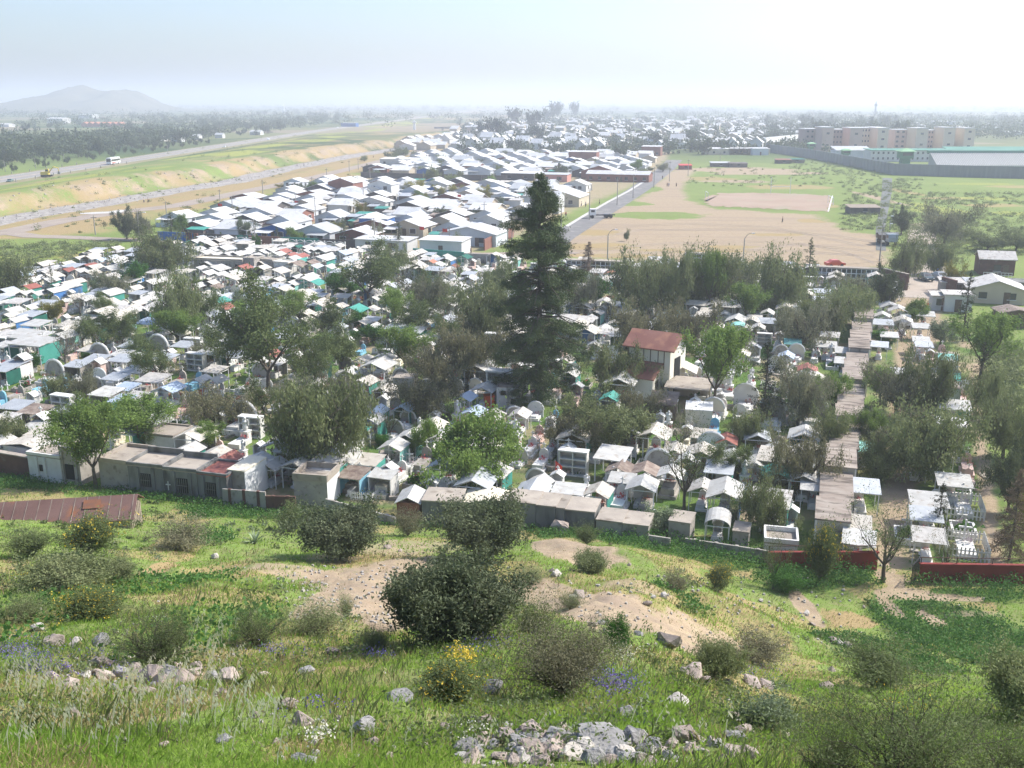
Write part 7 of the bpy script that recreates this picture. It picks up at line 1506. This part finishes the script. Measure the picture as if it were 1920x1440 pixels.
# low leafy forbs mixed in the grass
def forbs(name, n, lm, sel, y0, y1, l, w, rad, seed):
    g = np.random.default_rng(seed); y = np.exp(g.uniform(math.log(y0), math.log(y1), n)); x = (y+1.5)*g.uniform(-.62, .62, n)
    ok = (y < yw(x)-1.5) & (zone_at(x, y)[:, 0] < .55) & (vnoise(x/3.7, y/3.7, sel) > .56); x, y = x[ok], y[ok]; m = 34
    r = rad*g.uniform(.4, 1.4, len(x)); C = np.repeat(np.stack([x, y, hgt(x, y)], 1), m, 0); rr = np.repeat(r, m)
    C = C + g.normal(size=C.shape)*np.stack([rr*.5, rr*.5, rr*.06], 1); C[:, 2] += rr*g.uniform(.1, .9, len(C)); d = np.repeat(y, m)
    V, F = leaves(C, l, w, g); V = (V.reshape(-1, 4, 3) - C[:, None])*(.5 + d[:, None, None]/22) + C[:, None]; struct(name, new_mesh(name, V.reshape(-1, 3), F, [LF[lm]]), 'stuff')
forbs('leafy_weeds', 2000, 'springd', 51, 9, 80, .06, .03, .34, 1); forbs('grey_weeds', 700, 'palegreen', 52, 9, 80, .06, .025, .34, 2); forbs('brown_weeds', 500, 'brown', 53, 9, 80, .07, .012, .30, 3)
# ================= POLES, VEHICLES, PEOPLE =================
def pole(px, yb, yt, arm=True, label=None, look='grey concrete utility pole'):
    g = G(px, yb); h = min(height_px(g.x, g.y, yb-yt), 12.5); root = ob('utility_pole', None, None, (g.x, g.y, g.z-.1), U(-.4, .4))
    part('shaft', MB().tube([(0, 0, 0), (0, 0, h)], [.16, .10], 8), M['pole'], root)
    if arm:
        part('crossarm', MB().box(0, 0, h-.6, 1.5, .1, .1), M['wood'], root)
        for s in (-.65, 0, .65): part('insulator', MB().lathe([(.03, h-.5), (.06, h-.45), (.05, h-.38), (.03, h-.3)], 6, s, 0), M['white'], root)
    reg(root, look, 'pole', 'utility poles of the estates', label)
for t in [(179, 440, 403), (262, 449, 395), (313, 411, 376), (413, 383, 354), (437, 407, 367), (493, 363, 336), (540, 377, 345), (586, 364, 331), (592, 413, 368), (613, 341, 315), (479, 466, 410), (682, 381, 350), (743, 414, 379), (703, 462, 408), (837, 384, 350), (908, 414, 379), (843, 468, 422), (952, 462, 422), (1052, 438, 382), (1105, 412, 352), (1157, 385, 332), (1187, 372, 326), (1226, 352, 312), (1255, 340, 302), (655, 322, 300), (672, 318, 296), (694, 335, 312), (779, 334, 303), (926, 342, 305), (555, 395, 360), (120, 303, 288), (150, 262, 250), (315, 290, 272), (67, 316, 295), (10, 322, 302), (1213, 322, 300), (1290, 330, 298), (800, 300, 280), (1110, 300, 280), (1350, 305, 285)]: pole(*t)
def lamp(px, yb, yt, label, two=False, dirx=1, m='pole'):
    g = G(px, yb); h = height_px(g.x, g.y, yb-yt)*.97; root = ob('street_lamp', None, None, (g.x, g.y, -.1), 0)
    part('shaft', MB().tube([(0, 0, 0), (0, 0, h*.80), (.02, 0, h*.86)], [.15, .10, .07], 8), M[m], root)
    for s in ((dirx,) if not two else (1, 1)):
        k = 0 if s is not None else 0
    lv = [0] if not two else [0, -1.6]
    for z in lv:
        part('arm', MB().tube([(0, 0, h*.82+z), (dirx*.35, 0, h*.93+z), (dirx*.9, 0, h+z), (dirx*1.5, 0, h+.06+z)], .05, 6), M['metal'], root)
        part('lamp_head', MB().box(dirx*1.75, 0, h+z, .7, .3, .16, 0, .7, .7), M['paint_white'], root)
    reg(root, '', 'street lamp', None, label)
lamp(1139, 487, 428, 'curved street lamp at the edge of the bare lot right of the pine'); lamp(1393, 497, 435, 'curved street lamp in front of the bare lot, left of the pointed fir'); lamp(1649, 490, 402, 'tall double-armed street lamp at the avenue corner', True)
lamp(1668, 432, 408, 'street lamp beside the canal behind the double-armed one'); lamp(262, 452, 396, 'street lamp beside the dark trees at the track bend'); lamp(1675, 405, 380, 'farthest street lamp beside the canal'); lamp(960, 470, 425, 'street lamp hidden behind the pine top, at the street corner')
glass = M['window']
def car_parts(L, W_, H, bm_, kind='sedan'):
    out = []
    if kind == 'sedan': prof = [(-L/2, .35), (L/2, .35), (L/2, .75), (L*.28, .92), (L*.12, H), (-L*.2, H), (-L*.36, .98), (-L/2, .9)]
    else: prof = [(-L/2, .4), (L/2, .4), (L/2, .95), (L*.34, 1.05), (L*.18, H), (-L*.42, H), (-L/2, 1.0)]
    b = MB(); n = len(prof); v = []
    for s, k in ((-1, 1), (1, 1)):
        for x, z in prof: v.append((x, s*W_/2*(1 if z < 1.0 else .84), z))
    b.add(v, [tuple(range(n)), tuple(range(2*n-1, n-1, -1))] + [(i, i+n, (i+1) % n+n, (i+1) % n) for i in range(n)]); out.append(('body', b.mesh('body', bm_), []))
    w = MB(); zt, zb = H-.07, .97
    for s in (-1, 1): w.add([(-L*.30, s*(W_/2*.93), zb), (L*.20, s*(W_/2*.93), zb), (L*.10, s*(W_/2*.855), zt), (-L*.19, s*(W_/2*.855), zt)], [(0, 1, 2, 3)])
    out.append(('side_window', w.mesh('side_window', glass), []))
    f = MB().add([(L*.27, -W_*.40, .96), (L*.27, W_*.40, .96), (L*.135, W_*.38, zt+.03), (L*.135, -W_*.38, zt+.03)], [(0, 1, 2, 3)]); out.append(('windscreen', f.mesh('windscreen', glass), []))
    for sx in (-.3, .3):
        for sy in (-1, 1): out.append(('wheel', MB().tube([(sx*L, sy*(W_/2-.2), .31), (sx*L, sy*(W_/2+.02), .31)], .31, 12).mesh('wheel', M['rubber']), [('rim', MB().tube([(sx*L, sy*(W_/2+.02), .31), (sx*L, sy*(W_/2+.035), .31)], .18, 10).mesh('rim', M['metal']))]))
    for sy in (-.36, .36): out.append(('headlight', MB().box(L/2+.005, sy*W_, .62, .05, .3, .14).mesh('headlight', M['paint_white']), []))
    return {'parts': out}
def car(px, py, rz, m, label, L=4.2, kind='sedan', H=1.42):
    g = G(px, py); o = copy_thing(car_parts(L, 1.7, H, m, kind), 'car', (g.x, g.y, g.z+.06), rz); reg(o, '', 'car', None, label)
paint = lambda n, c: mat('paint_'+n, c, None, rough=.3, spec=.6)
car(1735, 526, -1.5, paint('darkblue', (.03, .06, .08)), 'dark blue-green car driving up to the cemetery gate'); car(1762, 524, -1.5, paint('silver', (.35, .38, .42)), 'silvery car parked beside the dark blue-green car'); car(1565, 500, .15, paint('orange', (.55, .08, .03)), 'orange-red car parked behind the niche wall', 4.0)
car(1692, 622 - 12, 1.4, paint('white', (.7, .7, .7)), 'white van parked inside the gate', 4.6, 'van', 1.9); car(19, 342, -1.4, paint('green', (.10, .16, .15)), 'dark green car on the motorway at the left edge', 4.4); car(421, 277, -1.45, paint('white2', (.75, .75, .75)), 'white car on the motorway beyond the bus', 4.4); car(503, 262, 1.6, paint('white3', (.7, .72, .75)), 'pale car far along the motorway', 4.4); car(633, 240, 1.6, paint('white4', (.75, .75, .75)), 'tiny white car where the motorway fades', 5)
def bus():
    g = G(213, 309); root = ob('bus', None, None, (g.x, g.y, .38), 0.02); L, W_, H = 13.5, 2.6, 3.6
    part('body', MB().prism([(-W_/2, .5), (W_/2, .5), (W_/2, H-.25), (W_/2-.3, H), (-W_/2+.3, H), (-W_/2, H-.25)], -L/2, L/2), M['paint_white'], root)
    for s in (-1, 1): part('window_band', MB().box(s*(W_/2+.01), 0, 1.7, .05, L-.8, 1.1), glass, root)
    for s in (-1, 1): part('windscreen', MB().box(0, s*(L/2+.01), 1.5, W_-.3, .05, 1.6), glass, root)
    for s in (-1, 1): part('red_stripe', MB().box(s*(W_/2+.012), -L*.2, .8, .05, L*.4, .5), M['red'], root)
    for y in (-4.3, 4.2):
        for s in (-1, 1): part('wheel', MB().tube([(s*(W_/2-.3), y, .5), (s*(W_/2+.03), y, .5)], .5, 14), M['rubber'], root)
    reg(root, '', 'bus', None, 'white coach with dark windows driving on the motorway')
bus()
def truck(px, py, rz, label, kind):
    g = G(px, py); root = ob('truck', None, None, (g.x, g.y, g.z+.08), rz)
    cab = M['paint_white'] if kind != 'covered' else paint('truckgrey', (.25, .30, .33))
    part('cab', MB().prism([(-3.4, .9), (-1.6, .9), (-1.6, 2.7), (-3.2, 2.7), (-3.4, 1.9)], -1.15, 1.15), cab, root); part('windscreen', MB().add([(-3.42, -1.0, 1.9), (-3.42, 1.0, 1.9), (-3.24, 1.0, 2.55), (-3.24, -1.0, 2.55)], [(0, 1, 2, 3)]), glass, root)
    for s in (-1, 1): part('side_window', MB().box(-2.5, s*1.16, 1.8, 1.1, .03, .65), glass, root)
    part('chassis', MB().box(.6, 0, .75, 7.2, .9, .25), M['rubber'], root)
    if kind == 'covered':
        part('cargo_box', MB().box(1.3, 0, 1.05, 5.2, 2.3, 1.2), M['wood'], root); part('tarpaulin', MB().gable(2.3, 5.2, 2.26, .5, .06), M['concrete_dark'], root); root.children[-1].rotation_euler = (0, 0, math.pi/2); root.children[-1].location = (1.3, 0, 0)
    else: part('fifth_wheel', MB().box(1.6, 0, 1.0, 1.6, 1.0, .15), M['metal'], root)
    for x in (-2.6, 1.6, 2.9):
        for s in (-1, 1): part('wheel', MB().tube([(x, s*.8, .5), (x, s*1.15, .5)], .5, 12), M['rubber'], root)
    reg(root, '', 'truck', None, label)
truck(1126, 409, .1, 'white truck tractor without trailer parked on the bare lot', 'tractor'); truck(1663, 458, 1.62, 'old grey truck with covered load parked at the avenue corner', 'covered')
def digger():
    g = G(88, 333); root = ob('excavator', None, None, (g.x, g.y, .35), .1); y_ = M['yellow']
    part('track', MB().prism([(-2, .1), (2, .1), (2.3, .5), (2, .9), (-2, .9), (-2.3, .5)], -1.4, -.8), M['rubber'], root); part('track', MB().prism([(-2, .1), (2, .1), (2.3, .5), (2, .9), (-2, .9), (-2.3, .5)], .8, 1.4), M['rubber'], root)
    part('body', MB().box(-.6, 0, .95, 3.4, 2.6, 1.3, 0, .9, .95), y_, root); part('cab', MB().box(.6, -.6, 2.26, 1.5, 1.2, 1.3, 0, .85, .85), y_, root); part('window', MB().box(.62, -1.2, 2.5, 1.1, .06, .8), glass, root)
    part('boom', MB().tube([(1.0, .2, 1.8), (3.2, .2, 4.6), (5.2, .2, 3.8)], [.3, .25, .2], 4), y_, root); part('bucket', MB().prism([(4.8, 1.2), (6.0, 1.2), (5.8, 2.4), (5.1, 2.4)], -.4, .8), M['metal'], root); part('stick', MB().tube([(5.2, .2, 3.8), (5.4, .2, 2.2)], .18, 4), y_, root)
    reg(root, '', 'excavator', None, 'yellow excavator standing beside the motorway at the left'); root.scale = (1.0, 1.0, 1.0)
digger()
for k in range(26):
    x, y = -233.5 + (k % 1), 330 + k*9; o = ob('guard_post', MB().box(0, 0, 0, .3, .3, 1.3).mesh('guard_post', M['pole']) if k == 0 else bpy.data.meshes['guard_post'], None, (x+23.5 if k % 2 else x, y, .2)); reg(o, 'pale motorway guard post', 'post', 'posts along the motorway')
# people
def person_mesh(seed, pose=0):
    r = random.Random(seed); st = r.uniform(.05, .32)
    def skin(name, chain, m):
        me = bpy.data.meshes.new(name); vs = [c[0] for c in chain]; es = [(c[1], i) for i, c in enumerate(chain) if c[1] is not None]; me.from_pydata(vs, es, []); me.materials.append(m); return me, [c[2] for c in chain]
    return st
def person(px, py, rz, top, legs, label, pose='walk', scale=1.0):
    g = G(px, py); root = ob('person', None, None, (g.x, g.y, g.z+.06), rz, scale); s = .22 if pose == 'walk' else .03
    nodes = [((0, 0, .95), None, .13), ((0, 0, 1.2), 0, .13), ((0, 0, 1.42), 1, .15), ((0, 0, 1.52), 2, .055), ((.01, 0, 1.58), 3, .075), ((.02, 0, 1.68), 4, .085), ((.01, 0, 1.75), 5, .05),
             ((0, .19, 1.42), 2, .055), ((.02, .24, 1.16), 7, .043), ((.1, .23, .92), 8, .033), ((.13, .22, .83), 9, .03), ((0, -.19, 1.42), 2, .055), ((-.02, -.24, 1.16), 11, .043), ((.04, -.23, .92), 12, .033), ((.06, -.22, .83), 13, .03),
             ((0, .09, .88), 0, .10), ((s*.6, .1, .5), 15, .068), ((s*.6-.06, .1, .1), 16, .045), ((s*.6+.12, .1, .05), 17, .04), ((0, -.09, .88), 0, .10), ((-s*.3, -.1, .5), 19, .068), ((-s-.1, -.1, .1), 20, .045), ((-s+.08, -.1, .05), 21, .04)]
    def sk(name, keep, m, fat):
        ids = [i for i, n_ in enumerate(nodes) if i in keep]; mp = {i: j for j, i in enumerate(ids)}
        me = bpy.data.meshes.new(name); me.from_pydata([nodes[i][0] for i in ids], [(mp[nodes[i][1]], mp[i]) for i in ids if nodes[i][1] in mp], []); me.materials.append(m)
        o = ob(name, me, root); o.modifiers.new('s', 'SKIN'); sub = o.modifiers.new('u', 'SUBSURF'); sub.levels = sub.render_levels = 1
        if not me.skin_vertices: me.attributes
        for j, i in enumerate(ids):
            rr = nodes[i][2]*fat
            me.skin_vertices[0].data[j].radius = (rr, rr)
        me.skin_vertices[0].data[0].use_root = True
        return o
    try:
        sk('body', set(range(23)), M['skin'], 1.0); sk('shirt', {0, 1, 2, 7, 8, 11, 12}, top, 1.16); sk('trousers', {0, 15, 16, 17, 19, 20, 21}, legs, 1.18)
    except Exception as e:
        for c in list(root.children): bpy.data.objects.remove(c)
        b = MB(); b.tube([nodes[i][0] for i in (0, 1, 2, 3, 4, 5, 6)], [nodes[i][2] for i in (0, 1, 2, 3, 4, 5, 6)], 8)
        part('body', b, M['skin'], root, True)
        t = MB().tube([nodes[i][0] for i in (0, 1, 2)], [.15, .15, .17], 8)
        for c in ((7, 8, 9), (11, 12, 13)): t.tube([nodes[2][0]] + [nodes[i][0] for i in c], [.07, .06, .05, .04], 6)
        part('shirt', t, top, root, True); l = MB()
        for c in ((15, 16, 17), (19, 20, 21)): l.tube([nodes[0][0]] + [nodes[i][0] for i in c], [.12, .11, .08, .06], 6)
        part('trousers', l, legs, root, True)
    part('hair', MB().lathe([(.088, 1.68), (.095, 1.73), (.07, 1.79), (.02, 1.81)], 8, 0, 0), M['dark'], root, True)
    reg(root, '', 'person', None, label)
cl_ = {'w': M['white'], 'k': M['black_cloth'], 'j': M['jeans'], 'r': M['red'], 'b': M['blue'], 'g': M['metal']}
for t in [(1735, 490, 1.4, 'k', 'k', 'person in dark clothes walking up the avenue, left of another'), (1744, 490, 1.6, 'w', 'j', 'person in pale top walking beside the dark-clothed one'), (1715, 518, .3, 'k', 'j', 'person in black standing at the avenue edge left of the cars'), (1757, 517, 0, 'b', 'k', 'person in blue standing by the silvery car'),
          (1467, 418, 0, 'k', 'k', 'lone person in black crossing the bare lot'), (883, 478, .5, 'k', 'k', 'person in black walking by the cemetery wall at the corner shed'), (270, 381, 0, 'w', 'j', 'person in white walking on the dirt track'), (278, 381, 0, 'k', 'k', 'person in black walking on the dirt track'),
          (1242, 337, 1, 'k', 'j', 'person walking far up the street by the kerb'), (1251, 351, 1, 'k', 'k', 'person in dark top at the side of the far street'), (1254, 351, 1, 'b', 'j', 'person in blue beside the dark-topped one on the lot'), (1268, 351, 1, 'g', 'k', 'lone person in grey on the lot edge beyond the street'), (1090, 388, 0, 'w', 'j', 'person in white beside the two-storey corner house'), (1098, 389, 1, 'w', 'k', 'second person in white beside the two-storey corner house'), (1124, 384, 0, 'k', 'k', 'dark-clothed person on the street verge'), (1061, 408, 1, 'r', 'j', 'person in red at the street side near the pine top'),
          (700, 296, 0, 'k', 'k', 'person in dark clothes by the river track beyond the estates'), (1353, 330, 0, 'w', 'w', 'player in white on the far field'), (1357, 330, 0, 'w', 'k', 'player in white and black on the far field'), (1738, 585, 2, 'r', 'k', 'person in red waiting beside the small gate hut'), (557, 312, 0, 'k', 'k', 'person in black on the river bank'), (570, 312, 0, 'k', 'j', 'second person in black on the river bank')]:
    person(t[0], t[1], t[2], cl_[t[3]], cl_[t[4]], t[5])
# dog in the lane
g = G(1693, 583); root = ob('dog', None, None, g, 2.4)
d = MB().tube([(-.38, 0, .45), (-.15, 0, .47), (.15, 0, .44), (.32, 0, .52), (.45, 0, .64), (.62, 0, .60)], [.09, .13, .15, .10, .09, .04], 8)
for x, s in ((-.32, 1), (-.32, -1), (.22, 1), (.22, -1)): d.tube([(x, s*.07, .45), (x-.04, s*.08, .24), (x+.02, s*.08, .02)], [.06, .035, .03], 6)
d.tube([(-.38, 0, .48), (-.55, 0, .6), (-.62, 0, .72)], [.04, .03, .015], 5); part('body', d, M['black_cloth'], root, True); part('ear', MB().box(.44, .06, .68, .05, .03, .09).box(.44, -.06, .68, .05, .03, .09), M['black_cloth'], root); reg(root, '', 'dog', None, 'black dog in the lane inside the gate')
# goals of the playing field
for px, py, rz, lb in ((1325, 374, 1.5, 'goal frame at the near street end of the playing field'), (1557, 383, 1.5, 'goal frame at the touchline end of the playing field'), (1463, 363, 0, 'tall thin goal posts on the far side of the playing field')):
    g = G(px, py); t = ob('goal', None, None, g, rz)
    for s in (-1, 1): part('post', MB().box(s*3.6, 0, 0, .15, .15, 2.5 if rz else 6), M['paint_white'], t)
    part('crossbar', MB().box(0, 0, 2.5, 7.35, .15, .15), M['paint_white'], t); reg(t, '', 'goal', None, lb)
# flag, tanks, small things
def flag(px, yb, yt, m, label, w=1.0, h=.7, pole_h=None, hang=True):
    g = G(px, yb); H = height_px(g.x, g.y, yb-yt); root = ob('flag', None, None, g, .3); part('pole', MB().tube([(0, 0, 0), (0, 0, H)], .035, 6), M['metal'], root)
    v = []; f = []
    for i in range(7):
        for j in range(5): v.append((i*w/6*(.55 if hang else 1), .08*math.sin(i*1.2+j*.6), H-.05-j*h/4-(i*.11 if hang else i*.02)))
    f = [(i*5+j, i*5+j+1, (i+1)*5+j+1, (i+1)*5+j) for i in range(6) for j in range(4)]; part('cloth', MB().add(v, f), m, root, True); reg(root, '', 'flag', None, label)
flag(1040, 915, 862, M['red'], 'red flag hanging from a pole beside the flat grey vaults', 1.3, 1.0)
for px, yb, yt, lb in ((410, 400, 385, 'small red and white flag over the estate edge roofs'), (787, 452, 428, 'small red and white flag over the first house row'), (830, 455, 432, 'red and white flag beside the corner sheds'), (858, 385, 368, 'tiny red flag in the middle of the near estate'), (626, 412, 397, 'tiny red flag on a white roof of near estate'), (553, 392, 380, 'tiny red flag beside mustard tree in near estate')): flag(px, yb+6, yt-4, M['red'], lb, 1.2, .8, hang=False)
g = G(917, 762); root = ob('water_tank', None, None, g); part('tank', MB().box(0, 0, 0, 1.05, 1.05, 1.25, .2), M['orange'], root); part('rim', MB().box(0, 0, 1.26, 1.16, 1.16, .12, .2), M['orange'], root); reg(root, '', 'tank', None, 'bright orange-red water tank beside the niche stack')
g = G(490, 757); root = ob('crate', None, None, g); part('side', MB().box(0, 0, 0, 1.0, .8, .85, .1), M['orange'], root); part('lid', MB().box(0, 0, .86, 1.08, .88, .07, .1), M['red'], root); reg(root, '', 'bin', None, 'orange-red bin in the grass beside the many-trunked tree')
for px, py, c, lb in ((1363, 600, 'white', ''),): pass
def barrel(px, py, m, label):
    g = G(px, py); o = ob('barrel', MB().lathe([(.28, 0), (.3, .05), (.3, .3), (.31, .32), (.3, .34), (.3, .6), (.31, .62), (.3, .64), (.3, .88), (.28, .9)], 14).mesh('barrel', m, True), None, g); reg(o, '', 'barrel', None, label)
barrel(378, 745, M['red'], 'red barrel below the brownish drooping tree'); barrel(362, 797, M['pinkish'], 'pinkish barrel beside the bright white canopy path'); barrel(1258, 738, M['blue'], 'blue barrel at the chapel corner'); barrel(1485, 905, M['orange'], 'orange barrel beside the lane near the niche block')
# small markers between the graves
CR = {'parts': [('post', MB().cross(0, 0, 0, 1.15, .62, .085).mesh('post', M['paint_white']), []), ('foot', MB().box(0, 0, 0, .5, .4, .14).mesh('foot', M['concrete']), [])]}
UR = {'parts': [('pot', MB().lathe([(.14, 0), (.2, .2), (.17, .34), (.2, .38)], 10).mesh('pot', M['pinkish']), []), ('flowers', (lambda m: (blob(m, 0, 0, .38, .3, np.random.default_rng(5), 40), m)[1])(MB()).mesh('flowers', flow['mixed']), [])]}
HS = {'parts': [('headstone', MB().prism([(-.38, 0), (.38, 0), (.38, .7), (.25, .95), (0, 1.05), (-.25, .95), (-.38, .7)], -.08, .08).mesh('headstone', M['white']), []), ('plinth', MB().box(0, 0, 0, .95, .4, .15).mesh('plinth', M['concrete']), [])]}
random.shuffle(cand); nn = [0, 0, 0, 0]
for c, x, y, px, py in cand[:900]:
    a, b = x + U(-1.3, 1.3), y + U(-1.8, 1.8)
    if not free(a, b, .35): continue
    k = random.choices((0, 1, 2, 3), [5, 2, 4, 2])[0]
    if nn[k] > (170, 80, 150, 90)[k]: continue
    nn[k] += 1; OCC.append((a, b, .4))
    if k == 3: o = copy_thing(BS[random.choice(['green', 'pale', 'twig', 'dark'])], 'garden_shrub', (a, b, hz(a, b)), U(0, 6), U(.5, .9)); reg(o, 'small leafy shrub between graves', 'shrub', 'shrubs between the graves')
    else: o = copy_thing((CR, UR, HS)[k], ('grave_cross', 'flower_pot', 'grave_marker')[k], (a, b, hz(a, b)), -TH + U(-.15, .15), U(.8, 1.25)); reg(o, ('white standing cross', 'pink flower pot', 'white grave marker')[k], ('cross', 'pot', 'grave marker')[k], ('crosses between the graves', 'pots between the graves', 'markers between the graves')[k])
# ================= HAZE =================
hm = bpy.data.materials.new('haze'); hm.use_nodes = True; hn = hm.node_tree
hn.nodes.remove(hn.nodes['Principled BSDF'])
pv = hn.nodes.new('ShaderNodeVolumePrincipled'); pv.inputs['Color'].default_value = (.82, .87, .97, 1); pv.inputs['Density'].default_value = .00038
pv.inputs['Anisotropy'].default_value = .25
hn.links.new(pv.outputs[0], hn.nodes['Material Output'].inputs['Volume'])
b = MB().box(0, 6500, -6, 46000, 20000, 131)
o = struct('haze', b.mesh('haze', hm), 'stuff')
# ================= LABELS =================
LAND = [('the tall pine', 1010, 700), ('the chapel', 1220, 690), ('the gate avenue', 1735, 510), ('the red wall', 1560, 1060), ('the roofless white vault', 600, 900), ('the grey vaults with barred windows', 340, 880), ('the flat grey vaults', 1000, 950),
        ('the rusty barn', 130, 950), ('the orange crate', 490, 750), ('the big orange tank', 917, 752), ('the long niche block', 1590, 800), ('the lamp post near the niches', 1140, 480), ('the corner sheds', 880, 460), ('the lattice wall', 450, 465),
        ('the curved bank', 1120, 1050), ('the big dark bush', 850, 1130), ('the rock pile', 1110, 1400), ('the field hut', 1865, 500), ('the pointed fir', 1515, 490), ('the bright green tree', 880, 850), ('the tall spring tree', 692, 520),
        ('the dirt track bend', 60, 440), ('the prison blocks', 1660, 265), ('the bus', 213, 303), ('the river bed', 400, 345), ('the playing field', 1440, 378), ('the depots', 1395, 285), ('the horizon hill', 150, 210), ('the bridge', 866, 243), ('the middle estate', 950, 300), ('the street end', 1250, 300),
        ('the many-trunked tree', 505, 690), ('the red-roofed grave', 1365, 820), ('the left edge graves', 60, 640), ('the white picket grave', 745, 850), ('the teal tent graves', 200, 560), ('the yellow-green tree', 1838, 650), ('the left edge', 20, 1200), ('the yellow flower bush', 170, 1000), ('the lower right shrub', 1700, 1330)]
def finish_labels():
    bpy.context.view_layer.update()
    grp = {}
    seen = {}
    for o, look, cat, lab in THINGS:
        if lab:
            o['label'] = lab; seen.setdefault(lab, []).append(o); continue
        x, y, z = o.location; px, py, c = proj(x, y, z + .5)
        best = min(LAND, key=lambda q: math.hypot(q[1]-px, (q[2]-py)*1.6)); dx, dy = px-best[1], py-best[2]
        if abs(dx) > abs(dy)*.9: rel = 'right of' if dx > 0 else 'left of'
        else: rel = 'in front of' if dy > 0 else 'behind'
        grp.setdefault((look, rel, best[0]), []).append((math.hypot(dx, dy*1.6), o))
    for (look, rel, lm), L in grp.items():
        L.sort(key=lambda q: q[0])
        for k, (d, o) in enumerate(L):
            t = f"{look} {rel} {lm}" if len(L) == 1 else (f"{look} {rel} {lm}, closest one" if k == 0 else f"{look} {rel} {lm}, {ordw(k+1)} closest")
            if len(t.split()) > 16: t = t.replace(' grave canopy', ' canopy')
            if len(t.split()) > 16: t = t.replace('the ', '')
            o['label'] = t
    for lab, L in seen.items():
        if len(L) > 1: print('DUP', lab, len(L))
    print('things', len(THINGS))
finish_labels()
